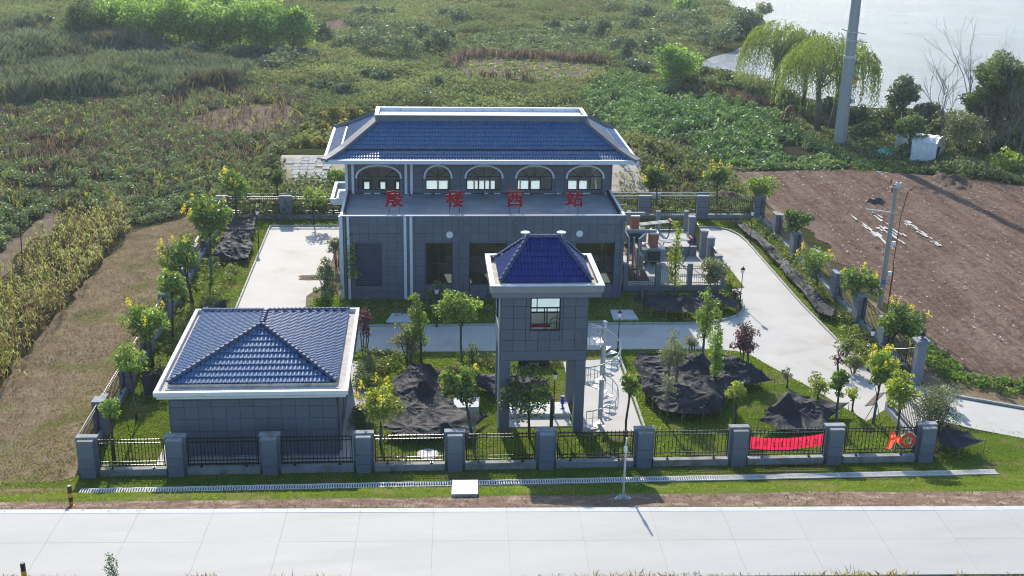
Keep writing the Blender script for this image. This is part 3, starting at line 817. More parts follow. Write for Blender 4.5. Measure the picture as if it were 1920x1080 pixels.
# interior: floor, ceiling, pale lining of the back wall, floor slab of the terrace
i_ = MB()
i_.box(X0 + .3, YF + .3, 0.02, X1 - .3, YB - .3, 0.1)
wall(i_, 'x', YB - 0.32, 0.03, (X0 + .3, 0.1, X1 - .3, ZE), BW + RW)
wall(i_, 'x', YU + .285, .02, (X0 + .3, 5.9, X1 - .3, ZE), AH0)
i_.box(X0 + .285, YU + .3, 0.1, X0 + .31, YB - .33, ZE); i_.box(X1 - .31, YU + .3, 0.1, X1 - .285, YB - .33, ZE)
i_.box(-1.3, YU + .3, 0.1, -1.1, YB - .33, ZE)
i_.box(X0 + .3, YU + .3, ZE, X1 - .3, YB - .3, ZE + .08)
i_.build('interior', M['interior'], pump)
bl = MB()
for x0, z0, x1, z1 in BW: bl.box(x0 + .03, YB - .2, z0 + .03, x1 - .03, YB - .19, z1 - .03)
bl.build('backlit_sheet', M['backlit_sheet'], pump)  # made-up translucent sheets, sunlit from behind to brighten the rear openings
bf = MB()
for x0, z0, x1, z1 in BW[:3]:
    bf.box(x0 - .14, YB - .36, z0, x0 - .02, YB - .32, z1 + .14).box(x1 + .02, YB - .36, z0, x1 + .14, YB - .32, z1 + .14).box(x0 - .02, YB - .36, z1 + .02, x1 + .02, YB - .32, z1 + .14)
bf.build('rear_window_frame', M['frame'], pump)
t_ = MB(); t_.box(X0 + .28, YF + .28, 5.95, X1 - .28, YU, 6.14)
t_.build('terrace', M['terrace'], pump)
c_ = MB()
c_.box(X0 - .02, YF - .045, ZT - .06, X1 + .02, YF + .07, ZT + .02)
c_.box(X0 - .02, YF + .07, ZT - .06, X0 + .16, YU - .02, ZT + .02); c_.box(X1 - .16, YF + .07, ZT - .06, X1 + .02, YU - .02, ZT + .02)
c_.build('coping', M['trim'], pump)
lst = MB()
for k in range(26):
    x = X0 + .6 + k * .78
    if k % 3: lst.box(x, YU - .06, 6.14, x + random.uniform(.3, .7), YU - .035, 6.14 + random.uniform(.04, .09))
lst.build('flashing', M['trim'], pump)
for k in range(11):
    x = X0 + 1.1 + k * 1.9
    MB().lathe([(.045, 6.14), (.045, 6.36), (.07, 6.36), (.07, 6.4)], x, YU - .5, 6).build('vent_stub', M['frame'], pump)
# stone panels of the two fronts; the nearest 300 one by one
AH = [(a, ZS, c, ZA) for a, c, _ in AW]
strips = [(-5.97, 0, -5.78, 9), (-5.5, 0, -5.3, 9), (-1.42, 0, -1.2, 9), (-1.0, 0, -.78, 9)]
low = panel_rects(X0, X1, 0.0, ZT - 0.08, 0.66, 0.637, [SH] + GW + strips)
panels(pump, low[:260], 'x', YF)
rest = low[260:]
if rest: panels_joined(pump, rest, 'x', YF)
up = panel_rects(X0, X1, 6.2, ZE - .02, 0.75, 0.55, AH + strips)
# clip the panels above the arches to the curve: leave the arch box to a curved lintel plate
panels(pump, up[:300 - min(260, len(low))], 'x', YU)
panels_joined(pump, up[300 - min(260, len(low)):], 'x', YU)
lp = MB()
for a, c, _ in AW:
    P = arch_pts(a, c, 0.0)
    for (xa, za), (xb, zb) in zip(P, P[1:]):
        lp.poly([(xa, YU - .024, za), (xb, YU - .024, zb), (xb, YU - .024, ZA), (xa, YU - .024, ZA)])
        lp.poly([(xa, YU - .024, za), (xa, YU, za), (xb, YU, zb), (xb, YU - .024, zb)])
lp.build('arch_lintel', M['panel'], pump)
panels_joined(pump, panel_rects(YF, YU, 0, ZT - .08, .66, .637, []) , '-y', X0)
panels_joined(pump, panel_rects(YF, YU, 0, ZT - .08, .66, .637, []) , 'y', X1)
panels_joined(pump, panel_rects(YU, YB, 0, ZE, .66, .637, []) , '-y', X0)
panels_joined(pump, panel_rects(YU, YB, 0, ZE, .66, .637, []) , 'y', X1)
# pale vertical pilaster strips
for xa, xb in ((-6.0, -5.79), (-5.5, -5.31), (-1.42, -1.21), (-0.99, -0.78)):
    MB().box(xa, YF - .1, 0.05, xb, YF - .002, ZT - .07).build('pilaster_strip', M['trim'], pump)
    MB().box(xa, YU - .1, 6.16, xb, YU - .002, ZE - .01).build('pilaster_strip', M['trim'], pump)
MB().box(-6.06, YF - .1, 0.05, -6.0, YF + .5, ZT - .07).build('pilaster_strip', M['trim'], pump)
# arched windows
for a, c, nb in AW:
    tr_ = MB()
    Po, Pi = arch_pts(a, c, .17), arch_pts(a, c, .02)
    for k in range(len(Po) - 1):
        n = len(tr_.v)
        for yy in (YU - .11, YU - .025):
            tr_.v += [(Pi[k][0], yy, Pi[k][1]), (Pi[k + 1][0], yy, Pi[k + 1][1]), (Po[k + 1][0], yy, Po[k + 1][1]), (Po[k][0], yy, Po[k][1])]
        tr_.f += [(n, n + 1, n + 2, n + 3), (n + 3, n + 2, n + 6, n + 7), (n + 1, n, n + 4, n + 5)]
    tr_.box(a - .17, YU - .11, ZP - .12, a - .02, YU - .025, ZP).box(c + .02, YU - .11, ZP - .12, c + .17, YU - .025, ZP)
    tr_.build('arch_trim', M['trim'], pump)
    w_ = MB(); y0, y1 = YU + .06, YU + .13
    w_.box(a, y0, ZS, c, y1, ZS + .07).box(a, y0, ZS + .07, a + .06, y1, ZP - .04).box(c - .06, y0, ZS + .07, c, y1, ZP - .04).box(a, y0, ZP - .04, c, y1, ZP + .04)
    ps = [a + (c - a) * k / nb for k in range(1, nb)]
    for x in ps: w_.box(x - .035, y0 + .004, ZS + .07, x + .035, y1 - .004, ZP - .04)
    cx = (a + c) / 2
    w_.box(cx - .03, y0 + .004, ZP + .04, cx + .03, y1 - .004, ZA - .02)
    P = arch_pts(a, c, -.03)
    for (xa, za), (xb, zb) in zip(P, P[1:]): w_.bar((xa, (y0 + y1) / 2, za), (xb, (y0 + y1) / 2, zb), .06, .06)
    if nb == 3:
        for x, k in ((ps[0], 4), (ps[1], 14)): w_.bar((x, (y0 + y1) / 2, ZP), (P[k][0], (y0 + y1) / 2, P[k][1]), .05, .05)
    else:
        for k in (4, 14): w_.bar((cx, (y0 + y1) / 2, ZP), (P[k][0], (y0 + y1) / 2, P[k][1]), .05, .05)
    wo = w_.build('arched_window', M['frame'], pump)
    g_ = MB(); yy = YU + .095
    xs = [a] + ps + [c]
    for k in range(nb): MB().poly([(xs[k], yy, ZS), (xs[k + 1], yy, ZS), (xs[k + 1], yy, ZP), (xs[k], yy, ZP)]).build('pane', M['glass'], wo)
    MB().poly([(x, yy, z) for x, z in arch_pts(a, c, -.02)][::-1]).build('pane', M['glass'], wo)
    MB().box(a - .05, YU - .07, ZS - .07, c + .05, YU + .05, ZS - .004).build('sill', M['panel'], wo)
# ground floor windows
for (a, z0, c, z1), nb in zip(GW, (2, 3, 3, 3)):
    w_ = MB(); y0, y1 = YF + .08, YF + .14; zm = 2.78
    w_.box(a, y0, z0, c, y1, z0 + .06).box(a, y0, z1 - .06, c, y1, z1).box(a, y0, z0 + .06, a + .06, y1, z1 - .06).box(c - .06, y0, z0 + .06, c, y1, z1 - .06).box(a + .06, y0, zm - .04, c - .06, y1, zm + .04)
    xs = [a + (c - a) * k / nb for k in range(nb + 1)]
    for x in xs[1:-1]: w_.box(x - .035, y0 + .003, z0 + .06, x + .035, y1 - .003, zm - .04).box(x - .035, y0 + .003, zm + .04, x + .035, y1 - .003, z1 - .06)
    wo = w_.build('window', M['frame'], pump)
    for k in range(nb):
        for q0, q1 in ((z0, zm), (zm, z1)):
            MB().poly([(xs[k], YF + .11, q0), (xs[k + 1], YF + .11, q0), (xs[k + 1], YF + .11, q1), (xs[k], YF + .11, q1)]).build('pane', M['glassdark'], wo)
    MB().box(a - .06, YF - .06, z0 - .08, c + .06, YF + .06, z0 - .004).build('sill', M['panel'], wo)
# roller shutter
a, z0, c, z1 = SH
s_ = MB()
for k in range(26):
    zz = z0 + (z1 - z0) * k / 26; s_.box(a, YF + .1, zz + .006, c, YF + .13 + .0, zz + (z1 - z0) / 26 - .012)
s_.box(a, YF + .135, z0, c, YF + .15, z1)
so = s_.build('roller_shutter', M['shutter'], pump)
MB().box(a - .07, YF - .05, z0 - .04, a, YF + .1, z1 + .07).box(c, YF - .05, z0 - .04, c + .07, YF + .1, z1 + .07).box(a, YF - .05, z1, c, YF + .1, z1 + .07).box(a, YF - .05, z0 - .04, c, YF + .1, z0).build('frame', M['panel'], so)
# round vents, downpipes
for x, z in ((1.91, 4.99), (11.43, 5.05)):
    v_ = MB(); n0 = len(v_.v)
    for k in range(24):
        t = 2 * PI * k / 24; v_.v.append((x + .24 * math.cos(t), YF - .1, z + .24 * math.sin(t)))
    for k in range(24):
        t = 2 * PI * k / 24; v_.v.append((x + .26 * math.cos(t), YF - .02, z + .26 * math.sin(t)))
    v_.f.append(tuple(range(24)))
    for k in range(24): v_.f.append((k, 24 + k, 24 + (k + 1) % 24, (k + 1) % 24))
    v_.build('round_vent', M['white'], pump)
for x in (2.72, 6.66, 14.62):
    d_ = MB(); d_.tube([(x, YF - .1, 0.1), (x, YF - .1, 5.85)], .055, 8)
    d_.box(x - .13, YF - .21, 5.8, x + .13, YF - .03, 6.02).box(x - .05, YF - .13, 6.02, x + .05, YF - .03, 6.15)
    for z in (1.2, 3.0, 4.7): d_.box(x - .08, YF - .17, z, x + .08, YF - .026, z + .04)
    d_.build('downpipe', M['downpipe'], pump)
MB().tube([(-5.65, YF - .09, 0.1), (-5.65, YF - .09, 6.2)], .06, 8).build('downpipe', M['downpipe'], pump)
MB().tube([(X1 + .02, YU - .09, 6.2), (X1 + .02, YU - .09, 8.8)], .05, 8).build('downpipe', M['downpipe'], pump)
# roof: white eave fascia, curved tile slopes, grey hips, white parapet of the flat top
EX0, EX1, EY0, EY1 = -7.54, 16.62, 86.55, 99.2
TX0, TX1, TY0, TY1, TZ = -3.62, 13.0, 91.3, 94.4, 11.25
e_ = MB()
e_.box(EX0, EY0, ZE, EX1, EY1, ZE + .06)
for q in ((EX0, EY0, EX1, EY0 + .3), (EX0, EY1 - .3, EX1, EY1), (EX0, EY0 + .3, EX0 + .3, EY1 - .3), (EX1 - .3, EY0 + .3, EX1, EY1 - .3)):
    e_.box(q[0], q[1], ZE + .06, q[2], q[3], ZE + .3)
e_.build('eave', M['trim'], pump)
# slope profile: a flat eave strip, a gap, then the steep main field
ZR = ZE + .2
def ring(f, z): return (EX0 + .18 + (TX0 - EX0 - .18) * f, EX1 - .18 + (TX1 - EX1 + .18) * f, EY0 + .18 + (TY0 - EY0 - .18) * f, EY1 - .18 + (TY1 - EY1 + .18) * f, z)
R0, R1, R2, R3 = ring(0, ZR), ring(.27, ZR + .46), ring(.32, ZR + .56), ring(1, TZ)
sub = MB()
for lo, hi, dz in ((R0, R1, -.02), (R1, R2, -.1), (R2, R3, -.02)):
    (a0, a1, b0, b1, z0), (c0, c1, d0, d1, z1) = lo, hi
    z0 += dz if lo is R1 else -.02; z1 += -.02
    sub.poly([(a0, b0, z0), (a1, b0, z0), (c1, d0, z1), (c0, d0, z1)]); sub.poly([(a1, b0, z0), (a1, b1, z0), (c1, d1, z1), (c1, d0, z1)])
    sub.poly([(a1, b1, z0), (a0, b1, z0), (c0, d1, z1), (c1, d1, z1)]); sub.poly([(a0, b1, z0), (a0, b0, z0), (c0, d0, z1), (c0, d1, z1)])
sub.build('roof_deck', M['backing'], pump)
tl = MB()
def corners(r): a0, a1, b0, b1, z = r; return [(a0, b0, z), (a1, b0, z), (a1, b1, z), (a0, b1, z)]
for lo, hi, th in ((R0, R1, .42), (R2, R3, .5)):
    P, Q = corners(lo), corners(hi)
    for k in range(4):
        j = (k + 1) % 4
        tile_field(tl, P[k], P[j], Q[j], Q[k], .205, th, .05)
tl.build('roof_tiles', M['tile'], pump, 'stuff')
for k in range(4):
    P0, P1, P2, P3 = [Vector(corners(r)[k]) + Vector((0, 0, .1)) for r in (R0, R1, R2, R3)]
    ex = Vector((EX0 if k in (0, 3) else EX1, EY0 if k < 2 else EY1, ZR + .08))
    h_ = MB()
    for p, q in ((ex.lerp(P0, .4), P0.lerp(P1, .3)), (P0.lerp(P1, .28), P2), (P2, P3)): h_.bar(p, q, .62, .24)
    h_.build('hip_band', M['greyband'], pump)
g_ = MB()
a0, a1, b0, b1, z = R3
g_.box(a0 - .15, b0 - .12, z - .25, a1 + .15, b1 + .12, z + .16)
g_.build('ridge_band', M['greyband'], pump)
gb = MB()
for k in range(4):
    P, Q = corners(R1), corners(R2); j = (k + 1) % 4
    gb.bar(Vector(P[k]).lerp(Vector(Q[k]), .5) + Vector((0, 0, -.02)), Vector(P[j]).lerp(Vector(Q[j]), .5) + Vector((0, 0, -.02)), .2, .06)
gb.build('roof_gutter', M['frame'], pump)
p_w = MB()
for q in ((a0 - .1, b0 - .1, a1 + .1, b0 + .14), (a0 - .1, b1 - .14, a1 + .1, b1 + .1), (a0 - .1, b0 + .14, a0 + .16, b1 - .14), (a1 - .16, b0 + .14, a1 + .1, b1 - .14)):
    p_w.box(q[0], q[1], z + .16, q[2], q[3], z + .42)
p_w.build('parapet', M['greyband'], pump)
p_c = MB()
for q in ((a0 - .14, b0 - .14, a1 + .14, b0 + .16), (a0 - .14, b1 - .16, a1 + .14, b1 + .14), (a0 - .14, b0 + .16, a0 + .18, b1 - .16), (a1 - .18, b0 + .16, a1 + .14, b1 - .16)):
    p_c.box(q[0], q[1], z + .422, q[2], q[3], z + .48)
p_c.build('coping', M['white'], pump)
MB().box(a0 + .161, b1 - .145, z + .2, a1 - .161, b1 - .141, z + .41).build('parapet_lining', M['white'], pump)
MB().box(a0 + .16, b0 + .14, z + .16, a1 - .16, b1 - .14, z + .2).build('flat_roof', M['white'], pump)
for k in range(6):
    x = a0 + 1.8 + k * 2.7
    MB().box(x, b1 - .165, z + .2, x + .05, b1 - .146, z + .41).build('parapet_joint', M['deck'], pump)
# canopy over the side door
cn = MB(); cn.box(-7.1, 89.0, 5.0, X0 - .026, 94.2, 5.12).box(-7.25, 88.9, 5.12, X0 - .026, 89.15, 5.5).box(-7.25, 94.05, 5.12, X0 - .026, 94.3, 5.5).box(-7.25, 89.15, 5.12, -7.0, 94.05, 5.5)
cn.build('side_canopy', M['white'], pump)

# ---------------------------------------------------------------- the four sign characters on the terrace
STROKES = {
 '殷': [[(.44, .95), (.13, .88)], [(.14, .88), (.14, .42), (.05, .02)], [(.14, .74), (.45, .74), (.45, .46)], [(.14, .6), (.4, .6)], [(.14, .46), (.46, .46)], [(.16, .3), (.46, .3), (.46, .04), (.36, .04)],
       [(.6, .93), (.6, .7), (.53, .56)], [(.6, .93), (.83, .93), (.83, .62), (.95, .6)], [(.54, .45), (.88, .45), (.74, .2), (.52, .03)], [(.58, .38), (.74, .17), (.97, .03)]],
 '楼': [[(.03, .7), (.4, .7)], [(.22, .98), (.22, .02)], [(.21, .68), (.04, .3)], [(.25, .58), (.38, .42)], [(.7, .98), (.7, .5)], [(.47, .75), (.95, .75)], [(.53, .95), (.6, .84)], [(.9, .95), (.8, .84)], [(.68, .72), (.47, .54)], [(.73, .72), (.95, .54)],
       [(.43, .32), (.97, .32)], [(.66, .48), (.54, .2), (.9, .02)], [(.86, .3), (.72, .1), (.45, .0)]],
 '西': [[(.03, .93), (.97, .93)], [(.13, .66), (.87, .66)], [(.13, .66), (.13, .02)], [(.87, .66), (.87, .02)], [(.13, .1), (.87, .1)], [(.38, .92), (.37, .5), (.25, .32)], [(.6, .92), (.6, .37), (.76, .37)]],
 '站': [[(.22, .99), (.22, .84)], [(.02, .78), (.44, .78)], [(.11, .68), (.16, .32)], [(.36, .68), (.3, .32)], [(.01, .16), (.46, .22)], [(.67, .99), (.67, .5)], [(.67, .75), (.98, .75)], [(.53, .48), (.53, .02)], [(.53, .48), (.93, .48), (.93, .02)], [(.53, .1), (.93, .1)]]}
GL = {'殷': 'first', '楼': 'second', '西': 'third', '站': 'last'}
for ch, x in (('殷', -2.1), ('楼', 2.3), ('西', 6.69), ('站', 11.06)):
    t = thing('sign_character', f'{GL[ch]} of the four red rooftop characters, reading {ch}, on a thin steel frame', 'sign', (x, YF + .8, 6.14), 'red characters standing on the terrace roof')
    m = MB(); cw, chh = 1.2, 1.14; zb_ = 6.14 + .78
    for q, line in enumerate(STROKES[ch]):
        P = [Vector((x + (a - .5) * cw, 0, zb_ + b * chh)) for a, b in line]
        for k, (p, p2) in enumerate(zip(P, P[1:])):
            d_ = (p2 - p).normalized(); nn = Vector((-d_.z, 0, d_.x)) * .078; d_ *= .07
            ya, yb2 = YF + .76 + q * .0015 + k * .0004, YF + .82 - q * .0013 - k * .0003
            c4 = [p - d_ - nn, p2 + d_ - nn, p2 + d_ + nn, p - d_ + nn]
            n0 = len(m.v)
            m.v += [(c.x, ya, c.z) for c in c4] + [(c.x, yb2, c.z) for c in c4]
            m.f += [(n0, n0 + 1, n0 + 2, n0 + 3), (n0 + 7, n0 + 6, n0 + 5, n0 + 4)] + [(n0 + i, n0 + 4 + i, n0 + 4 + (i + 1) % 4, n0 + (i + 1) % 4) for i in range(4)]
    m.build('character', M['red'], t)
    f_ = MB(); y = YF + .86
    for dx in (-.36, .36):
        f_.bar((x + dx, y, 6.14), (x + dx, y, 7.9), .022); f_.bar((x + dx, y, 7.5), (x + dx, y + .8, 6.15), .018)
    f_.bar((x - .45, y, 7.05), (x + .45, y, 7.05), .02); f_.bar((x - .45, y, 7.86), (x + .45, y, 7.86), .02)
    f_.build('frame', M['frame'], t)

# ---------------------------------------------------------------- small house with the pyramid of blue tiles
house = thing('switch_house', 'single storey grey house with white parapet and pyramid roof of blue tiles', 'building', (-9.05, 62.3, 0))
HX0, HX1, HY0, HY1, HZ = -13.38, -4.66, 56.75, 67.6, 3.7
b = MB(); b.box(HX0, HY0, 0, HX1, HY1, HZ); b.build('wall', M['backing'], house)
rr = [(HX0 + (HX1 - HX0) * i / 12, 0.12 + j * .72, HX0 + (HX1 - HX0) * (i + 1) / 12, 0.12 + (j + 1) * .72) for j in range(4) for i in range(12)]
rr += [(HX0 + (HX1 - HX0) * i / 12, 3.0, HX0 + (HX1 - HX0) * (i + 1) / 12, 3.4) for i in range(12)] + [(HX0 + (HX1 - HX0) * i / 12, 3.4, HX0 + (HX1 - HX0) * (i + 1) / 12, 3.68) for i in range(12)]
panels(house, rr, 'x', HY0)
panels(house, [(HY0 + .72 * i, .12 + j * .72, HY0 + .72 * (i + 1), .12 + (j + 1) * .72) for j in range(4) for i in range(15)], 'y', HX1)
panels_joined(house, panel_rects(HY0, HY1, .12, 3.68, .72, .72, []), '-y', HX0)
MB().box(HX0 - .06, HY0 - .07, 0, HX1 + .07, HY1 + .06, .118).build('base_course', M['plinth'], house)
PX0, PX1, PY0, PY1 = -14.05, -4.0, 56.12, 68.45
cr = MB()
cr.box(PX0 + .13, PY0 + .12, 3.7, PX1 - .13, PY1 - .12, 3.86)
cr.build('cornice', M['white'], house)
MB().box(PX0 + .02, PY0 + .02, 3.86, PX1 - .02, PY1 - .02, 3.9).build('gutter_floor', M['deck'], house)
pw = MB()
for q in ((PX0, PY0, PX1, PY0 + .2), (PX0, PY1 - .2, PX1, PY1), (PX0, PY0 + .2, PX0 + .2, PY1 - .2), (PX1 - .2, PY0 + .2, PX1, PY1 - .2)):
    pw.box(q[0], q[1], 3.9, q[2], q[3], 4.12)
pw.build('parapet', M['white'], house)
def hip_roof(owner, x0, x1, y0, y1, z0, ridge, mat, tw, th, base=0.16, matbase='deck'):
    """ridge: ((xa,ya),(xb,yb),z)"""
    (xa, ya), (xb, yb), zr = ridge
    MB().box(x0, y0, z0 - base, x1, y1, z0 - .02).build('roof_base', M[matbase], owner)
    A, B, C_, D = (x0, y0, z0), (x1, y0, z0), (x1, y1, z0), (x0, y1, z0)
    Ra, Rb = (xa, ya, zr), (xb, yb, zr)
    if abs(xa - xb) < 1e-6: planes = [(A, B, Ra, Ra), (B, C_, Rb, Ra), (C_, D, Rb, Rb), (D, A, Ra, Rb)]; hips = [(A, Ra), (B, Ra), (C_, Rb), (D, Rb)]
    else: planes = [(A, B, Rb, Ra), (B, C_, Rb, Rb), (C_, D, Ra, Rb), (D, A, Ra, Ra)]; hips = [(A, Ra), (B, Rb), (C_, Rb), (D, Ra)]
    d = MB()
    for P in planes:
        q = [tuple(Vector(p) - Vector((0, 0, .03))) for p in P]
        d.poly(q if q[2] != q[3] else q[:3])
    d.build('roof_deck', M['backing'], owner)
    t = MB()
    for P in planes: tile_field(t, P[0], P[1], P[2], P[3], tw, th, .065)
    t.build('roof_tiles', mat, owner, 'stuff')
    up = Vector((0, 0, .1))
    for p, q in hips:
        r = MB(); ridge_tiles(r, Vector(p) + up, Vector(q) + up, .12, .32); r.build('hip_tiles', M['tileridge'], owner)
    r = MB(); ridge_tiles(r, Vector(Ra) + up, Vector(Rb) + up, .13, .32); r.build('ridge_tiles', M['tileridge'], owner)
hip_roof(house, -13.55, -4.66, 57.32, 68.1, 4.06, ((-9.1, 61.7), (-9.1, 63.75), 5.68), M['tile'], .225, .47)
dp = MB(); dp.tube([(HX1 + .1, HY0 + .45, .1), (HX1 + .1, HY0 + .45, 3.6)], .06, 8); dp.box(HX1 + .026, HY0 + .33, 3.4, HX1 + .2, HY0 + .57, 3.6); dp.build('downpipe', M['downpipe'], house)
MB().tube([(HX0 - .06, HY0 + .12, .1), (HX0 - .06, HY0 + .12, 3.6)], .05, 8).build('downpipe', M['downpipe'], house)
wl = MB(); wl.bar((HX1 + .03, HY0 + 2.6, 3.0), (HX1 + .35, HY0 + 2.6, 3.05), .04); wl.lathe([(.05, 2.95), (.1, 2.9), (.11, 2.75), (.03, 2.7)], HX1 + .4, HY0 + 2.6, 8); wl.build('wall_lamp', M['black'], house)
dd = MB(); dd.box(HX1 + .026, 61, .12, HX1 + .06, 63, 2.5); dd.build('door', M['shutter'], house)

# ---------------------------------------------------------------- tower on four legs
tower = thing('valve_tower', 'grey panelled tower on four legs with a steep deep blue tiled roof', 'tower', (6.6, 61.2, 0))
TX_0, TX_1, TY_0, TY_1 = 4.22, 9.0, 59.2, 63.3
ZB, ZTT = 4.38, 8.3
WIN = (5.83, 6.18, 7.48, 8.1)
b = MB()
wall(b, 'x', TY_0, .2, (TX_0, ZB, TX_1, ZTT), [WIN])
BWN = (4.9, 5.7, 8.4, 8.1)
wall(b, 'x', TY_1 - .2, .2, (TX_0, ZB, TX_1, ZTT), [BWN])
LW = (59.9, 5.7, 62.7, 7.95)
wall(b, 'y', TX_0, .2, (TY_0 + .2, ZB, TY_1 - .2, ZTT), [LW]); wall(b, 'y', TX_1 - .2, .2, (TY_0 + .2, ZB, TY_1 - .2, ZTT))
b.build('wall', M['backing'], tower)
inn = MB()
inn.box(TX_0 + .2, TY_0 + .2, ZB, TX_1 - .2, TY_1 - .2, ZB + .6)
wall(inn, 'x', TY_1 - .225, .02, (TX_0 + .2, ZB + .6, TX_1 - .2, ZTT), [BWN])
wall(inn, 'x', TY_0 + .205, .02, (TX_0 + .2, ZB + .6, TX_1 - .2, ZTT), [WIN])
wall(inn, 'y', TX_0 + .205, .02, (TY_0 + .23, ZB + .6, TY_1 - .23, ZTT), [LW]); inn.box(TX_1 - .225, TY_0 + .23, ZB + .6, TX_1 - .205, TY_1 - .23, ZTT)
inn.box(TX_0 + .2, TY_0 + .23, ZTT - .1, TX_1 - .2, TY_1 - .23, ZTT - .02)
inn.build('interior', M['intwhite'], tower)
PW = (TX_1 - TX_0) / 7
rr = []
for j, (z0, z1) in enumerate(((4.40, 4.98), (4.98, 5.62), (5.62, 6.26), (6.26, 6.94), (6.94, 7.62), (7.62, 8.24))):
    for i in range(7):
        if j == 0 and i: continue
        R = [(TX_0 + i * PW, z0, TX_0 + (i + 1) * PW if j else TX_1, z1)]
        R = subtract(R, WIN)
        rr += [q for q in R if q[2] - q[0] > .05 and q[3] - q[1] > .05]
panels(tower, rr, 'x', TY_0)
rl = []
for z0, z1 in ((4.40, 4.98), (4.98, 5.62), (5.62, 6.26), (6.26, 6.94), (6.94, 7.62), (7.62, 8.24)):
    for i in range(6):
        R = subtract([(TY_0 + i * .683, z0, TY_0 + (i + 1) * .683, z1)], LW); rl += [q for q in R if q[2] - q[0] > .05 and q[3] - q[1] > .05]
panels(tower, rl, '-y', TX_0)
panels_joined(tower, panel_rects(TY_0, TY_1, 4.4, 8.24, .683, .64, []), 'y', TX_1)
for x in (TX_0, TX_1 - .56):
    for y in (TY_0, TY_1 - .5):
        MB().box(x, y, 0, x + .56, y + .5, ZB).build('leg', M['panel'], tower)
# window
y0, y1 = TY_0 + .05, TY_0 + .12; a, z0, c, z1 = WIN
w_ = MB(); w_.box(a, y0, z0, c, y1, z0 + .07).box(a, y0, z1 - .06, c, y1, z1).box(a, y0, z0 + .07, a + .06, y1, z1 - .06).box(c - .06, y0, z0 + .07, c, y1, z1 - .06).box(a + .06, y0, 7.46, c - .06, y1, 7.53)
w_.box(6.58, y0 + .003, z0 + .07, 6.64, y1 - .003, 7.46).box(6.72, y0 + .02, z0 + .07, 6.78, y1 + .02, 7.46).box(7.28, y0 + .02, z0 + .07, 7.33, y1 + .02, 7.46)
wo = w_.build('window', M['frame'], tower)
for q in ((a, z0, 6.61, 7.5), (6.61, z0, c, 7.5), (a, 7.5, c, z1)): MB().poly([(q[0], y0 + .03, q[1]), (q[2], y0 + .03, q[1]), (q[2], y0 + .03, q[3]), (q[0], y0 + .03, q[3])]).build('pane', M['glass'], wo)
yb = TY_1 - .1; a, z0, c, z1 = BWN
w_ = MB(); w_.box(a, yb, z0, c, yb + .06, z0 + .06).box(a, yb, z1 - .06, c, yb + .06, z1).box(6.57, yb, z0 + .06, 6.63, yb + .06, z1 - .06).box(a, yb, z0 + .06, a + .06, yb + .06, z1 - .06).box(c - .06, yb, z0 + .06, c, yb + .06, z1 - .06)
MB().box(4.95, yb + .07, 5.75, 8.35, yb + .08, 7.7).build('backlit_sheet', M['backlit_sheet'], tower)  # sheet added to make the view through the tower window bright
wo = w_.build('rear_window', M['frame'], tower)
MB().poly([(a, yb + .03, z0), (c, yb + .03, z0), (c, yb + .03, z1), (a, yb + .03, z1)]).build('pane', M['glass'], wo)
xl = TX_0 + .1; w_ = MB(); w_.box(xl, LW[0], LW[1], xl + .05, LW[2], LW[1] + .06).box(xl, LW[0], LW[3] - .06, xl + .05, LW[2], LW[3]).box(xl, 61.27, LW[1] + .06, xl + .05, 61.33, LW[3] - .06)
wo = w_.build('side_window', M['frame'], tower)
MB().poly([(xl + .02, LW[0], LW[1]), (xl + .02, LW[2], LW[1]), (xl + .02, LW[2], LW[3]), (xl + .02, LW[0], LW[3])]).build('pane', M['glass'], wo)
# parapet in two steps
MB().box(3.7, 58.72, 8.3, 9.63, 64.02, 8.62).build('cornice', M['pillar'], tower)
pw = MB()
for q in ((3.58, 58.6, 9.75, 58.84), (3.58, 63.9, 9.75, 64.14), (3.58, 58.84, 3.82, 63.9), (9.51, 58.84, 9.75, 63.9)): pw.box(q[0], q[1], 8.62, q[2], q[3], 8.99)
M['towerpar'] = surf('grey_white_parapet', (0.3, 0.3, 0.31), (0.25, 0.25, 0.26), 2.0, 0.75, 0.001, 40)
pw.build('parapet', M['towerpar'], tower)
pc = MB()
for q in ((3.56, 58.58, 9.77, 58.86), (3.56, 63.88, 9.77, 64.16), (3.56, 58.86, 3.84, 63.88), (9.49, 58.86, 9.77, 63.88)): pc.box(q[0], q[1], 8.992, q[2], q[3], 9.04)
pc.build('coping', M['white'], tower)
MB().box(3.82, 58.84, 8.62, 9.51, 63.9, 8.72).build('gutter_floor', M['deck'], tower)
hip_roof(tower, 4.15, 9.13, 59.08, 63.2, 9.04, ((5.76, 61.14), (7.5, 61.14), 10.9), M['tiledeep'], .19, .42, .3)
for x in (5.62, 7.62):
    MB().lathe([(.03, 10.95), (.03, 11.16), (.24, 11.2), (.27, 11.24), (.24, 11.27), (.02, 11.29)], x, 61.14, 14).build('ridge_finial', M['white'], tower)
for x, y in ((4.0, 63.7), (9.3, 63.75)): MB().box(x, y, 8.72, x + .1, y + .1, 8.98).build('rain_outlet', M['frame'], tower)
MB().tube([(TX_0 - .06, TY_0 + .5, 0.05), (TX_0 - .06, TY_0 + .5, 8.25)], .045, 8).build('downpipe', M['trim'], tower)
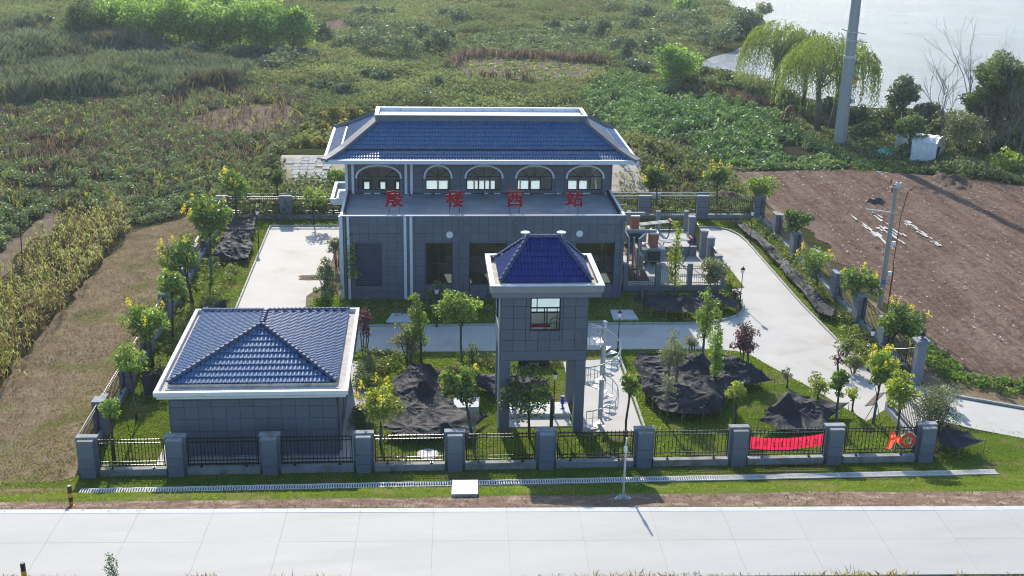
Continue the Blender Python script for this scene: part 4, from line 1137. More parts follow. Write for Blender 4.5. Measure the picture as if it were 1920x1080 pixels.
# what stands inside the tower and under it
hoist = thing('gate_hoist', 'red beam with a pale green handwheel seen through the tower window', 'hoist', (7.2, 60.6, 4.98))
MB().box(5.4, 60.5, 5.86, 7.9, 60.75, 6.0).build('beam', M['red'], hoist)
hw = MB(); hw.lathe([(.22, 4.98), (.2, 5.9), (.28, 6.0), (.25, 6.2), (.12, 6.28)], 7.33, 60.35, 12); hw.build('gearbox', surf('pale_green_paint', (.45, .55, .45), None, 3, .4), hoist)
hw = MB()
for k in range(16):
    t0, t1 = 2 * PI * k / 16, 2 * PI * (k + 1) / 16
    hw.bar((7.33 + .26 * math.cos(t0), 60.2, 6.3 + .26 * math.sin(t0)), (7.33 + .26 * math.cos(t1), 60.2, 6.3 + .26 * math.sin(t1)), .04)
hw.build('handwheel', surf('dark_green_paint', (.03, .09, .05), None, 3, .4), hoist)
pad = thing('concrete_pad', 'raised concrete pad between the tower legs', 'pad', (6.6, 61, 0))
MB().bbox(4.8, 60.9, 0, 8.5, 62.5, .28, .02).build('upper_step', M['slabwhite'], pad)
MB().bbox(4.75, 59.7, 0, 8.45, 60.85, .06, .02).build('lower_step', M['yard'], pad)
for x, w in ((5.15, 'left'), (8.1, 'right')):
    v = thing('blue_valve', f'blue hand valve on the {w} side of the concrete pad under the tower', 'valve', (x, 61.6, .28), 'blue valves under the tower')
    m = MB(); m.lathe([(.13, .28), (.13, .33), (.06, .34), (.06, .55), (.12, .6), (.14, .75), (.1, .86), (.05, .9), (.05, 1.0), (.13, 1.02), (.13, 1.08)], x, 61.6, 10); m.build('body', M['blue'], v)
    m = MB()
    for k in range(12):
        t0, t1 = 2 * PI * k / 12, 2 * PI * (k + 1) / 12
        m.bar((x + .2, 61.6 + .13 * math.cos(t0), .7 + .13 * math.sin(t0)), (x + .2, 61.6 + .13 * math.cos(t1), .7 + .13 * math.sin(t1)), .03)
    m.bar((x + .05, 61.6, .7), (x + .2, 61.6, .7), .03)
    m.build('handwheel', M['blue'], v)
vp = thing('vent_pipe', 'dark grey upright vent pipe with an open top behind the front fence', 'pipe', (*(7.13,58.72), 0))
x, y = (7.13,58.72)
m = MB(); m.tube([(x, y, 0), (x, y, 2.35)], .1, 12, False); m.build('pipe', M['frame'], vp)
MB().lathe([(.09, 2.2), (.09, 2.24)], x, y, 12).build('cap', M['dark'], vp)  # black disc below the rim, paints the shade inside the open pipe
m = MB(); m.lathe([(.14, 2.28), (.14, 2.36), (.1, 2.36)], x, y, 12); m.build('collar', M['downpipe'], vp)

# ---------------------------------------------------------------- spiral stair
stair = thing('spiral_staircase', 'grey painted spiral staircase winding up beside the tower', 'staircase', (10.06, 59.75, 0))
cx, cy = 10.06, 59.75
ZL = 5.45
m = MB(); m.lathe([(.3, 0), (.3, .03), (.14, .04), (.14, 2.6), (.17, 2.6), (.17, 2.66), (.14, 2.66), (.14, 6.42), (.16, 6.44), (.12, 6.5)], cx, cy, 14); m.build('column', M['steel'], stair)
n_ = 25; A0, A1 = math.radians(195), math.radians(195 + 690)
hand = []
for k in range(n_):
    t = A0 + (A1 - A0) * k / n_; dt = (A1 - A0) / n_ * .95; z = ZL * (k + 1) / (n_ + 1)
    m = MB(); r0, r1 = .13, 1.0
    q = [(cx + r0 * math.cos(t), cy + r0 * math.sin(t)), (cx + r1 * math.cos(t), cy + r1 * math.sin(t)), (cx + r1 * math.cos(t + dt / 2), cy + r1 * math.sin(t + dt / 2)), (cx + r1 * math.cos(t + dt), cy + r1 * math.sin(t + dt)), (cx + r0 * math.cos(t + dt), cy + r0 * math.sin(t + dt))]
    m.prism(q, z - .04, z); m.build('tread', M['steel'], stair)
    p = (cx + .98 * math.cos(t + dt / 2), cy + .98 * math.sin(t + dt / 2))
    MB().bar((p[0], p[1], z), (p[0], p[1], z + .95), .034).build('baluster', M['steel'], stair)
    hand.append((p[0], p[1], z + .95))
MB().tube(hand, .03, 6).build('handrail', M['steel'], stair)
MB().tube([(a, b_, z - .45) for a, b_, z in hand], .012, 5).build('mid_rail', M['steel'], stair)
m = MB(); m.box(TX_1 + .026, cy - .95, ZL - .05, cx - .1, cy + .15, ZL); m.build('landing', M['steel'], stair)
m = MB()
for x in (9.1, 9.4, 9.7, 10.0): m.bar((x, cy - .92, ZL), (x, cy - .92, ZL + 1.0), .04)
for z in (ZL + 1.0, ZL + .5): m.bar((9.1, cy - .92, z), (10.0, cy - .92, z), .04)
m.bar((10.0, cy - .92, ZL + 1.0), (10.0, cy - .1, ZL + 1.0), .025); m.bar((9.1, cy + .12, ZL), (9.1, cy + .12, ZL + 1), .025); m.bar((9.1, cy + .12, ZL + 1.), (10, cy + .12, ZL + 1.), .025)
m.build('landing_rail', M['steel'], stair)

# ================================================================ FENCES
PH = 2.2
def pillar(owner, x, y, rz=0.0, w=1.07, h=PH):
    """T-shaped stone pillar: back slab and narrower front block, stones in courses"""
    k = 'pillar%.2f' % h
    if k not in PANEL_MESH:
        PANEL_MESH[k] = MB().box(-.5, .02, 0, .5, .36, h - .07).box(-.36, -.3, 0, .36, .02, h - .14).mesh('pillar', M['backing'])
        PANEL_MESH[k + 'b'] = MB().box(-w / 2, .0, .008, w / 2, .38, h / 4 - .025).mesh('stone', M['pillar'])
        PANEL_MESH[k + 'f'] = MB().box(-.385, -.33, .008, .385, -.004, h / 4 - .025).mesh('stone', M['pillar'])
        PANEL_MESH[k + 'c'] = MB().bbox(-w / 2 - .02, -.01, h - .07, w / 2 + .02, .4, h, .02).bbox(-.4, -.345, h - .16, .4, -.012, h - .08, .015).mesh('cap', M['plinth'])
    po = link('pillar', PANEL_MESH[k], owner, None, (x, y, 0), rz)
    def sub(nm, me, z):
        o = bpy.data.objects.new(nm, me); COL.objects.link(o); o.parent = po; o.location = (0, 0, z)
    for j in range(4):
        sub('stone', PANEL_MESH[k + 'b'], j * h / 4); sub('stone', PANEL_MESH[k + 'f'], j * h / 4 - (0.03 if j == 3 else 0) - .01 * j)
    sub('cap', PANEL_MESH[k + 'c'], 0)

PICK = MB().box(-.015, -.012, .5, .015, .012, 2.08).poly([(-.026, 0, 2.07), (.026, 0, 2.07), (0, 0, 2.18)]).poly([(0, -.026, 2.07), (0, .026, 2.07), (0, 0, 2.18)]).mesh('picket', M['black'])
def fence_run(owner, a, b, single=True, base=.38, n=19, top=2.03, plinth=True):
    """plinth, rails and pickets from a to b (world xy)"""
    a, b = Vector((a[0], a[1], 0)), Vector((b[0], b[1], 0)); L_ = (b - a).length; u = (b - a) / L_
    ang = math.atan2(u.y, u.x)
    if plinth:
        m = MB(); m.bbox(-L_ / 2, -.17, 0, L_ / 2, .17, base, .015)
        link('plinth', m.mesh('plinth', M['plinth']), owner, None, ((a.x + b.x) / 2, (a.y + b.y) / 2, 0), ang)
    m = MB()
    for z in (top, top - .2, .76, .56): m.box(-L_ / 2 + .06, -.028, z - .022, L_ / 2 - .06, .028, z + .022)
    for s in (-1, 1): m.box(s * (L_ / 2 - .08) - .028, -.03, .5, s * (L_ / 2 - .08) + .028, .03, top + .03)
    for s in (-.62, .62): m.box(s * L_ / 2 - .03, -.03, base - .02, s * L_ / 2 + .03, .03, .54).box(s * L_ / 2 - .07, -.07, base + .0, s * L_ / 2 + .07, .07, base + .05)
    for k in range(n):                                   # small rings between the two top rails
        x = -L_ / 2 + .1 + (L_ - .2) * (k + .5) / n
        m.box(x - .035, -.006, top - .17, x + .035, .006, top - .15).box(x - .035, -.006, top - .05, x + .035, .006, top - .035)
    r = link('railing', m.mesh('railing', M['black']), owner, None, ((a.x + b.x) / 2, (a.y + b.y) / 2, 0), ang)
    if single:
        for k in range(n):
            o = bpy.data.objects.new('picket', PICK); COL.objects.link(o); o.parent = r
            o.location = (-L_ / 2 + .08 + (L_ - .16) * (k + .5) / n, 0, 0)
    else:
        m = MB()
        for k in range(n):
            x = -L_ / 2 + .08 + (L_ - .16) * (k + .5) / n
            m.box(x - .015, -.012, .5, x + .015, .012, 2.08); m.poly([(x - .024, 0, 2.07), (x + .024, 0, 2.07), (x, 0, 2.16)])
        o = bpy.data.objects.new('pickets', m.mesh('pickets', M['black'])); COL.objects.link(o); o.parent = r; o['kind'] = 'stuff'

ff = thing('front_fence', 'long fence of grey stone pillars and black railings along the road', 'fence', (4.9, 54.9, 0))
FX = [-17.33, -12.86, -8.05, -3.19, 1.6, 6.45, 11.7, 16.86, 22.13, 27.25]
for x in FX: pillar(ff, x, 54.98)
for x0, x1 in zip(FX, FX[1:]): fence_run(ff, (x0 + .53, 55.0), (x1 - .53, 55.0))
lf = thing('side_fence', 'side fence of stone pillars and railings beside the dry grass strip', 'fence', (-18.05, 78, 0))
LY = [54.98, 59.8, 65.6, 71.3, 77.0, 82.3, 87.6, 92.9, 97.6, 102.1]
for y in LY[1:-1]: pillar(lf, -17.9, y, -PI / 2, .95)
for y0, y1 in zip(LY, LY[1:]): fence_run(lf, (-17.9, y0 + .5), (-17.9, y1 - .5), False, n=17)
rf = thing('side_fence', 'side fence of stone pillars and railings beside the ploughed field', 'fence', (31.1, 83, 0))
RY = [66.6, 70.8, 75.7, 80.5, 85.6, 90.8, 96.2, 102.1]
for y in RY[1:-1]: pillar(rf, 31.1, y, PI / 2, .95)
for y0, y1 in zip(RY, RY[1:]): fence_run(rf, (31.1, y0 + .5), (31.1, y1 - .5), False, n=16)
bf_ = thing('back_fence', 'back fence of stone pillars and railings behind the pump building', 'fence', (6, 102.2, 0))
BX = [-17.9, -12.3, -6.7, -1.1, 4.5, 9.9, 15.1, 20.3, 25.75, 31.1]
for x in BX: pillar(bf_, x, 102.25, PI)
for x0, x1 in zip(BX, BX[1:]): fence_run(bf_, (x0 + .53, 102.2), (x1 - .53, 102.2), False, n=24)
ef = thing('entrance_fence', 'short railing on a plinth running back from the front corner pillar to the entrance', 'fence', (27.6, 58.3, 0))
fence_run(ef, (27.62, 55.5), (27.66, 60.9), True, n=24)
m = MB(); m.bbox(27.5, 60.95, 0, 27.84, 61.3, 2.1, .03); m.build('end_post', M['plinth'], ef)
gp = thing('gate_pillar', 'tall grey entrance pillar with a moulded cap and a small lantern on top', 'pillar', (31.0, 65.1, 0))
m = MB(); m.box(30.72, 64.82, 0, 31.28, 65.38, 2.75); m.build('shaft', M['pillar'], gp)
m = MB(); m.bbox(30.62, 64.72, 2.75, 31.38, 65.48, 2.86, .03).bbox(30.55, 64.65, 2.86, 31.45, 65.55, 3.0, .05).bbox(30.75, 64.85, 3.0, 31.25, 65.35, 3.12, .08); m.build('cap', M['pillar'], gp)
m = MB(); m.lathe([(.1, 3.12), (.05, 3.2), (.14, 3.24), (.14, 3.42), (.18, 3.44), (.03, 3.56), (.02, 3.64)], 31.0, 65.1, 8); m.build('lantern', M['black'], gp)
gl = thing('gate_leaf', 'black barred gate leaf with a curved top standing open by the entrance pillar', 'gate', (30.9, 65.6, 0))
g0, g1 = Vector((30.9, 65.55, 0)), Vector((29.5, 67.7, 0))
top = lambda f: 1.5 + .75 * (1 - f) ** 1.7
m = MB(); m.bar(g0 + Vector((0, 0, .1)), g0 + Vector((0, 0, top(0))), .06); m.bar(g1 + Vector((0, 0, .1)), g1 + Vector((0, 0, top(1))), .06)
for z in (.15, .7): m.bar(g0 + Vector((0, 0, z)), g1 + Vector((0, 0, z)), .05)
m.tube([g0.lerp(g1, k / 8) + Vector((0, 0, top(k / 8))) for k in range(9)], .03, 5); m.build('frame', M['black'], gl)
for k in range(1, 17):
    p = g0.lerp(g1, k / 17); MB().bar(p + Vector((0, 0, .15)), p + Vector((0, 0, top(k / 17))), .022).build('bar', M['black'], gl)
m = MB(); n = len(m.v)
m.bar(g0.lerp(g1, .03) + Vector((0, 0, .42)), g0.lerp(g1, .97) + Vector((0, 0, .42)), .012, .5); m.build('lower_plate', M['black'], gl)

# things hung on the front fence
bn = thing('red_banner', 'faded red cloth banner with orange characters tied to the front railing', 'banner', (19.5, 55.09, .8))
NXb, NZb = 28, 5
V = []; F = []
for i in range(NXb + 1):
    f = i / NXb; x = 17.5 + f * 4.0
    sag = -.16 * math.sin(PI * f) ** 1.0 + .12 * f
    for j in range(NZb + 1):
        g = j / NZb; z = .86 + sag + g * (.72 - .04 * math.sin(PI * f)) ; V.append((x, 55.1 + .02 * math.sin(9 * f + 3 * g) + .03 * math.sin(PI * g) * math.sin(21 * f), z))
for i in range(NXb):
    for j in range(NZb):
        a = i * (NZb + 1) + j; F.append((a, a + NZb + 1, a + NZb + 2, a + 1))
m = MB(); m.v = V; m.f = F; m.build('cloth', M['banner'], bn, smooth=True)
m = MB()
for k in range(8):                    # worn, unreadable characters: blocks of strokes
    x = 17.75 + k * .46; f = (x - 17.5) / 4; z0 = .98 - .16 * math.sin(PI * f) + .12 * f
    for q in range(4):
        a = random.uniform(0, .2); m.box(x + a, 55.065, z0 + .06 + q * .09, x + a + random.uniform(.08, .2), 55.068, z0 + .1 + q * .09)
    m.box(x + .1, 55.063, z0 + .04, x + .15, 55.0645, z0 + .42)
m.build('faded_print', M['bannertext'], bn)
lb = thing('life_ring', 'orange life ring hanging on the front railing by the corner pillar', 'life ring', (26.15, 54.85, 1.35))
m = MB(); R_0, r_0 = .36, .12
for i in range(24):
    for k in range(10):
        t, p = 2 * PI * i / 24, 2 * PI * k / 10
        rr_ = R_0 + r_0 * math.cos(p)
        m.v.append((26.15 + rr_ * math.cos(t), 54.86 + r_0 * math.sin(p) - .06 * math.sin(t), 1.33 + rr_ * math.sin(t)))
for i in range(24):
    for k in range(10): m.f.append((i * 10 + k, i * 10 + (k + 1) % 10, ((i + 1) % 24) * 10 + (k + 1) % 10, ((i + 1) % 24) * 10 + k))
m.build('ring', M['orange'], lb, smooth=True)
for t in (.8, 2.35, 3.9, 5.5):
    m = MB(); m.bar((26.15 + .23 * math.cos(t), 54.85 - .05 * math.sin(t), 1.33 + .23 * math.sin(t)), (26.15 + .49 * math.cos(t), 54.85 - .06 * math.sin(t), 1.33 + .49 * math.sin(t)), .1, .262); m.build('band', M['white'], lb)
lv = thing('life_vest', 'orange life vest hanging beside the life ring on the railing', 'life vest', (25.35, 54.85, 1.2))
for nm, q in (('left_panel', [(25.0, .82), (25.28, .74), (25.5, 1.3), (25.42, 1.5), (25.2, 1.44)]), ('right_panel', [(25.42, 1.28), (25.66, 1.12), (25.86, 1.36), (25.62, 1.56), (25.44, 1.52)]), ('collar', [(25.12, 1.5), (25.3, 1.42), (25.5, 1.54), (25.44, 1.82), (25.28, 1.9), (25.18, 1.74)])):
    m = MB(); n = len(q); c = (sum(a for a, _ in q) / n, sum(b for _, b in q) / n)
    m.v = [(a, 54.95, z) for a, z in q] + [(c[0] + (a - c[0]) * .75, 54.84, c[1] + (z - c[1]) * .75) for a, z in q]
    m.f = [tuple(range(n, 2 * n))] + [(i, (i + 1) % n, n + (i + 1) % n, n + i) for i in range(n)]
    m.build(nm.split('_')[-1], M['orange'], lv)
m = MB(); m.bar((25.5, 54.86, 1.2), (25.46, 54.86, .66), .05, .02); m.build('strap', surf('pale_strap', (.7, .6, .3)), lv)

# ================================================================ LAMPS, POLES
def garden_lamp(x, y, label, h=3.0):
    t = thing('garden_lamp', label, 'lamp post', (x, y, 0), 'garden lamps round the station')
    key = 'glp'
    if key not in PANEL_MESH:
        m = MB(); m.lathe([(.1, 0), (.1, .08), (.05, .12), (.05, .7), (.06, .72), (.035, .76), (.03, 2.45)], 0, 0, 8); PANEL_MESH['glp'] = m.mesh('post', M['black'])
        m = MB(); m.lathe([(.05, 2.45), (.1, 2.5), (.16, 2.8), (.1, 2.84)], 0, 0, 6); PANEL_MESH['gls'] = m.mesh('lamp_shade', M['lampglass'])
        m = MB(); m.lathe([(.18, 2.8), (.17, 2.84), (.08, 2.93), (.03, 2.97), (.02, 3.05)], 0, 0, 6); PANEL_MESH['glc'] = m.mesh('cap', M['black'])
    for k, nm in (('glp', 'post'), ('gls', 'lamp_shade'), ('glc', 'cap')): link(nm, PANEL_MESH[k], t, None, (x, y, 0))
for q, lb_ in (((-13.87,95.04), 'garden lamp beside the yard kerb near the black net by the back fence'), ((23.39,79.29), 'garden lamp standing on the rounded grass corner by the driveway'),
             ((28.29,94.58), 'garden lamp at the far bend of the driveway near the back fence'), ((28.63,67.11), 'garden lamp standing between shrubs on the right side of the driveway near the gate'),
             ((12.85,70.63), 'garden lamp seen just behind the spiral staircase'), ((-14.23,72.44), 'garden lamp whose white head shows behind the small house roof'),
             ((0.90,75.43), 'garden lamp in the shade in front of the first ground floor window'), ((7.52,60.95), 'garden lamp standing between the tower legs')):
    garden_lamp(q[0], q[1], lb_)

mp = thing('power_monopole', 'huge tapered grey steel monopole rising out of the picture', 'pole', (49.73, 133.48, 0))
m = MB(); m.lathe([(.76, 0), (.665, 10.2)], 49.73, 133.48, 12); m.build('lower_section', M['galv'], mp)
m = MB(); m.lathe([(.7, 10.2), (.7, 10.32), (.74, 10.32), (.74, 10.5), (.7, 10.5)], 49.73, 133.48, 12); m.build('flange', M['steel'], mp)
m = MB(); m.lathe([(.63, 10.5), (.35, 38)], 49.73, 133.48, 12); m.build('upper_section', M['galv'], mp)
for z, w in ((12.25, 1.75), (13.2, 1.5)):
    m = MB(); y = 133.48 - .45
    m.bar((49.73 - w, y + .1, z + .35), (49.73 - .5, y, z + .1), .12); m.bar((49.73 + .5, y, z - .0), (49.73 + w, y + .1, z - .2), .12); m.lathe([(.67, z - .06), (.67, z + .06)], 49.73, 133.48, 12)
    m.build('cross_arm', M['steel'], mp)
m = MB(); m.box(50.35, 133.0, 7.2, 50.75, 133.06, 7.7); m.build('warning_plate', M['yellow'], mp)
m = MB(); m.box(50.4, 133.0, 7.75, 50.8, 133.06, 8.15); m.build('warning_plate', M['rust'], mp)
m = MB(); m.box(50.35, 132.9, 5.0, 50.8, 133.2, 5.5); m.build('junction_box', M['steel'], mp)

ux, uy = (33.75,78.51)
up_ = thing('utility_pole', 'slim concrete utility pole with red insulators and a thin rusty pipe beside it', 'pole', (ux, uy, 0))
m = MB(); m.lathe([(.21, 0), (.14, 9.4)], ux, uy, 12); m.build('shaft', M['concretepole'], up_)
m = MB(); m.bar((ux - 1.9, uy + .1, 7.55), (ux + .1, uy - .15, 7.35), .1); m.build('cross_arm', M['steel'], up_)
for dx, dz in ((-.25, 9.3), (-.45, 9.75), (.1, 9.6), (-.3, 9.05)):
    m = MB(); m.lathe([(.04, dz - .2), (.1, dz - .15), (.05, dz - .1), (.1, dz - .05), (.05, dz), (.1, dz + .05), (.03, dz + .12)], ux + dx, uy - .1, 8); m.build('insulator', M['ceramicred'], up_)
m = MB(); m.box(ux - .5, uy - .2, 9.2, ux + .25, uy - .1, 9.3).box(ux - .05, uy - .3, 9.35, ux + .3, uy + .1, 9.6); m.build('bracket', M['steel'], up_)
m = MB(); m.tube([(ux + .5, uy - .3, 0), (ux + .55, uy - .25, 3.3), (ux + .5, uy - .2, 3.32), (ux + .62, uy - .1, 7.0), (ux + .95, uy, 8.9)], [.06, .06, .035, .035, .04], 6); m.build('cable_pipe', M['ceramicred'], up_)
m = MB(); m.box(ux - .19, uy - .24, 1.95, ux + .1, uy - .2, 2.25); m.build('number_plate', surf('blue_plate', (.03, .2, .55)), up_)
for z in (2.6, 4.9):
    m = MB(); m.box(ux + .2, uy - .3, z, ux + .45, uy - .1, z + .3); m.build('meter_box', M['white'], up_)
for k in range(3):
    m = MB(); m.tube([(ux + .95, uy, 8.9), (ux + 1.6, uy + .2, 9.3 - .1 * k), (ux + 2.2, uy + .3, 9.0 - .25 * k)], .015, 4); m.build('cable', M['black'], up_)

px_, py_ = (9.40,48.13); pz_ = float(hz(px_, py_))
sp = thing('street_pole', 'slim grey steel pole on a concrete foot at the road edge', 'pole', (px_, py_, pz_))
m = MB(); m.lathe([(.055, pz_ + 0.1), (.05, pz_ + 2.0), (.045, pz_ + 3.25)], px_, py_, 10); m.build('shaft', M['steel'], sp)
m = MB(); m.lathe([(.3, pz_ + 0), (.28, pz_ + .08), (.12, pz_ + .1), (.12, pz_ + .14)], px_, py_, 14); m.build('foot', M['plinth'], sp)
for k in range(4):
    t = PI / 4 + k * PI / 2; m = MB(); m.lathe([(.03, pz_ + .08), (.03, pz_ + .2)], px_ + .2 * math.cos(t), py_ + .2 * math.sin(t), 6); m.build('anchor_bolt', M['white'], sp)
m = MB(); m.lathe([(.075, pz_ + 2.5), (.08, pz_ + 2.8), (.06, pz_ + 2.82)], px_, py_, 8); m.build('cloth_tie', M['white'], sp)
m = MB(); m.lathe([(.42, pz_ + 0.012), (.38, pz_ + .03)], px_ + .0, py_ - .05, 12); m.build('footing', M['slabwhite'], sp)

def bollard(x, y, label):
    z = float(hz(x, y)); t = thing('bollard', label, 'bollard', (x, y, z))
    m = MB(); m.lathe([(.1, z), (.1, z + 1.02), (.08, z + 1.06)], x, y, 14); m.build('post', M['black'], t)
    for q in (.06, .5): m = MB(); m.lathe([(.102, z + q), (.102, z + q + .2)], x, y, 14); m.build('yellow_band', M['yellow'], t)
    m = MB(); m.lathe([(.16, z), (.15, z + .03), (.11, z + .04)], x, y, 12); m.build('base_plate', M['yellow'], t)
x, y = (-16.12,48.01); bollard(x, y, 'black and yellow striped bollard at the far edge of the road')
x, y = (-16.01,41.20); bollard(x, y, 'black and yellow striped bollard cut by the bottom edge of the picture')

cb0, cb1, cb2, cb3 = [(1.28,48.91),(2.52,48.91),(2.68,52.32),(1.42,52.36)]
czs = [float(hz(*q)) for q in (cb0, cb1, cb2, cb3)]; cz0, cz1 = czs[0], czs[2]
cb = thing('concrete_box', 'white concrete inspection box with a sloping lid on the verge by the road', 'inspection box', (cb0[0], cb0[1], cz1))
def cbox_(grow, zlo, zhi):
    m = MB(); cx = sum(q[0] for q in (cb0, cb1, cb2, cb3)) / 4; cy = sum(q[1] for q in (cb0, cb1, cb2, cb3)) / 4
    P = [(cx + (q[0] - cx) * grow, cy + (q[1] - cy) * grow) for q in (cb0, cb1, cb2, cb3)]
    m.v = [(a, b, z + zlo) for (a, b), z in zip(P, (cz0, cz0, cz1 + .1, cz1 + .1))] + [(a, b, z + zhi) for (a, b), z in zip(P, (cz0, cz0, cz1 + .1, cz1 + .1))]
    m.f = [(0, 1, 5, 4), (1, 2, 6, 5), (2, 3, 7, 6), (3, 0, 4, 7), (4, 5, 6, 7), (3, 2, 1, 0)]
    return m
cbox_(.96, -.15, .16).build('body', M['slabwhite'], cb)
cbox_(1.03, .165, .24).build('lid', M['slabwhite'], cb)
for pts, lb_ in (([(-2.63,76.22),(-0.92,76.18),(-0.67,77.94),(-2.26,77.98)], 'pale concrete cover lying on the grass left in front of the pump building'),
                 ([(13.46,76.36),(15.29,76.32),(15.13,78.24),(13.52,78.28)], 'pale concrete cover lying on the grass behind the spiral staircase'),
                 ([(1.75,61.43),(3.16,61.52),(3.28,62.82),(1.72,62.79)], 'white concrete cover half under the big black net beside the tower')):
    c = (sum(p[0] for p in pts) / 4, sum(p[1] for p in pts) / 4)
    m = MB(); m.prism(pts, 0, .1 if 'half' not in lb_ else .5); o = m.build('cover_slab', M['slabwhite'], None, base=(c[0], c[1], 0)); tag(o, lb_, 'slab')
mx_, my_ = (0.17,56.61)
mh = thing('manhole', 'round pale manhole cover in the grass behind the front railing', 'manhole', (mx_, my_, 0))
m = MB(); m.lathe([(.62, 0), (.6, .08)], mx_, my_, 24); m.build('ring', M['deck'], mh)
m = MB(); m.lathe([(.48, .08), (.47, .1)], mx_, my_, 24); m.build('lid', M['grate'], mh)

# ================================================================ TRANSFORMER YARD
pl_ = thing('transformer_platform', 'raised concrete platform carrying the transformers', 'platform', (19.7, 90, 0))
m = MB(); m.box(15.2, 82.9, 0, 23.2, 96.6, .42); m.build('floor', M['yard'], pl_)
m = MB(); m.box(15.6, 83.6, .42, 17.4, 87.5, .47); m.box(16.6, 88.5, .42, 18.4, 95, .46); m.build('gravel_bed', M['mulch'], pl_)
en = thing('yard_fence', 'grey walled fence with short railings round the transformers', 'fence', (19.4, 82.5, 0))
def epost(x, y, h=2.2, w=.34):
    m = MB(); m.box(x - w / 2, y - w / 2, 0, x + w / 2, y + w / 2, h - .08); m.build('post', M['pillar'], en)
    m = MB(); m.bbox(x - w / 2 - .02, y - w / 2 - .02, h - .08, x + w / 2 + .02, y + w / 2 + .02, h, .015); m.build('post_cap', M['plinth'], en)
EX = [15.3, 17.8, 20.25, 22.85]
for x in EX: epost(x, 82.6)
for x0, x1 in zip(EX, EX[1:]):
    m = MB(); m.box(x0 + .17, 82.48, 0, x1 - .17, 82.72, .42); m.build('low_wall', M['pillar'], en)
    m = MB(); m.bbox(x0 + .17, 82.44, .42, x1 - .17, 82.76, .47, .01); m.build('wall_cap', M['plinth'], en)
    m = MB()
    for z in (.62, 1.75, 1.95): m.box(x0 + .2, 82.58, z - .02, x1 - .2, 82.62, z + .02)
    n = 13
    for k in range(n + 1): x = x0 + .22 + (x1 - x0 - .44) * k / n; m.box(x - .01, 82.59, .47, x + .01, 82.61, 1.95)
    m.build('railing', M['black'], en)
EYB = 96.6
for x in (15.4, 17.9, 20.5, 23.0): epost(x, EYB, 2.3)
for x0, x1 in ((15.4, 17.9), (17.9, 20.5), (20.5, 23.0)):
    m = MB(); m.box(x0 + .17, EYB - .12, 0, x1 - .17, EYB + .12, .6); m.build('low_wall', M['pillar'], en)
    m = MB()
    for z in (.75, 1.85, 2.05): m.box(x0 + .2, EYB - .02, z - .02, x1 - .2, EYB + .02, z + .02)
    for k in range(14): x = x0 + .22 + (x1 - x0 - .44) * k / 13; m.box(x - .01, EYB - .01, .6, x + .01, EYB + .01, 2.05)
    m.build('railing', M['black'], en)
m = MB(); m.box(18.2, 89.6, .42, 22.4, 89.85, 1.25); m.build('cross_wall', M['pillar'], en)
for x, y, h in ((22.75, 93.4, 2.75), (22.85, 89.3, 2.75), (23.0, 87.6, 2.7), (23.0, 84.9, 2.1)):
    m = MB(); m.box(x - .26, y - .26, 0, x + .26, y + .26, h - .1)
    m.build('gate_post', M['pillar'], en); m = MB(); m.bbox(x - .3, y - .3, h - .1, x + .3, y + .3, h, .02); m.build('post_cap', M['plinth'], en)
for (ya, yb_, h) in ((89.6, 91.2, 2.2), (91.3, 93.1, 2.2), (85.2, 87.3, 2.0)):
    m = MB(); q = 22.95
    m.box(q - .02, ya, .15, q + .02, yb_, .2).tube([(q, ya + (yb_ - ya) * k / 6, h + .25 * math.sin(PI * k / 6)) for k in range(7)], .025, 5)
    m.box(q - .012, ya, .2, q + .012, yb_, h * .55)
    for k in range(12): yy = ya + (yb_ - ya) * (k + .5) / 12; m.box(q - .012, yy - .012, .2, q + .012, yy + .012, h + .2 * math.sin(PI * (k + .5) / 12))
    m.build('gate', M['black'], en)
m = MB(); m.box(22.88, 93.7, 0, 23.1, 96.4, .6); m.build('low_wall', M['pillar'], en)

def transformer(cx, cy, z0, label):
    t = thing('transformer', label, 'transformer', (cx, cy, z0), 'transformers beside the pump building')
    m = MB(); m.bbox(cx - .55, cy - .75, z0 + .3, cx + .55, cy + .75, z0 + 1.45, .04); m.build('tank', M['trafo'], t)
    for sx in (-1, 1):
        m = MB()
        for k in range(9): y = cy - .65 + k * .16; m.box(min(cx + sx * .56, cx + sx * .95), y, z0 + .4, max(cx + sx * .56, cx + sx * .95), y + .05, z0 + 1.3)
        m.build('radiator', M['trafo'], t)
    m = MB(); m.box(cx - .5, cy - 1.0, z0 + .5, cx + .45, cy - .77, z0 + 1.2); m.build('front_box', M['frame'], t)
    m = MB(); m.box(cx - .36, cy - .5, z0 + 1.46, cx + .3, cy + .35, z0 + 2.55); m.build('terminal_box', M['rust'], t)
    m = MB(); m.bbox(cx - .4, cy - .54, z0 + 2.55, cx + .34, cy + .39, z0 + 2.66, .02); m.build('terminal_lid', M['white'], t)
    for k in range(3):
        m = MB(); y = cy - .3 + k * .3; m.bar((cx + .32, y, z0 + 1.75 + .0 * k), (cx + 3.0, y + .1, z0 + 2.0), .07); m.build('bus_tube', M['whitepole'], t)
        m = MB(); m.lathe([(.12, z0 + 1.9), (.12, z0 + 2.15)], cx + 3.05, y + .1, 8); m.build('bushing', M['ceramicred'], t)
    m = MB(); m.tube([(cx + 3.0, cy - .2, z0 + 1.9), (cx + 2.9, cy - .3, z0 + .9), (cx + 2.4, cy - .5, z0 + .05)], .05, 6); m.build('cable', M['black'], t)
    m = MB(); m.lathe([(.09, z0), (.08, z0 + 1.95)], cx + 2.2, cy + .5, 8); m.build('support_post', M['concretepole'], t)
    for dx in (-.45, .45): m = MB(); m.box(cx + dx - .12, cy - .8, z0, cx + dx + .12, cy + .8, z0 + .3); m.build('skid', M['plinth'], t)
transformer(18.4, 88.0, .42, 'nearer grey transformer with brown terminal box beside the pump building')
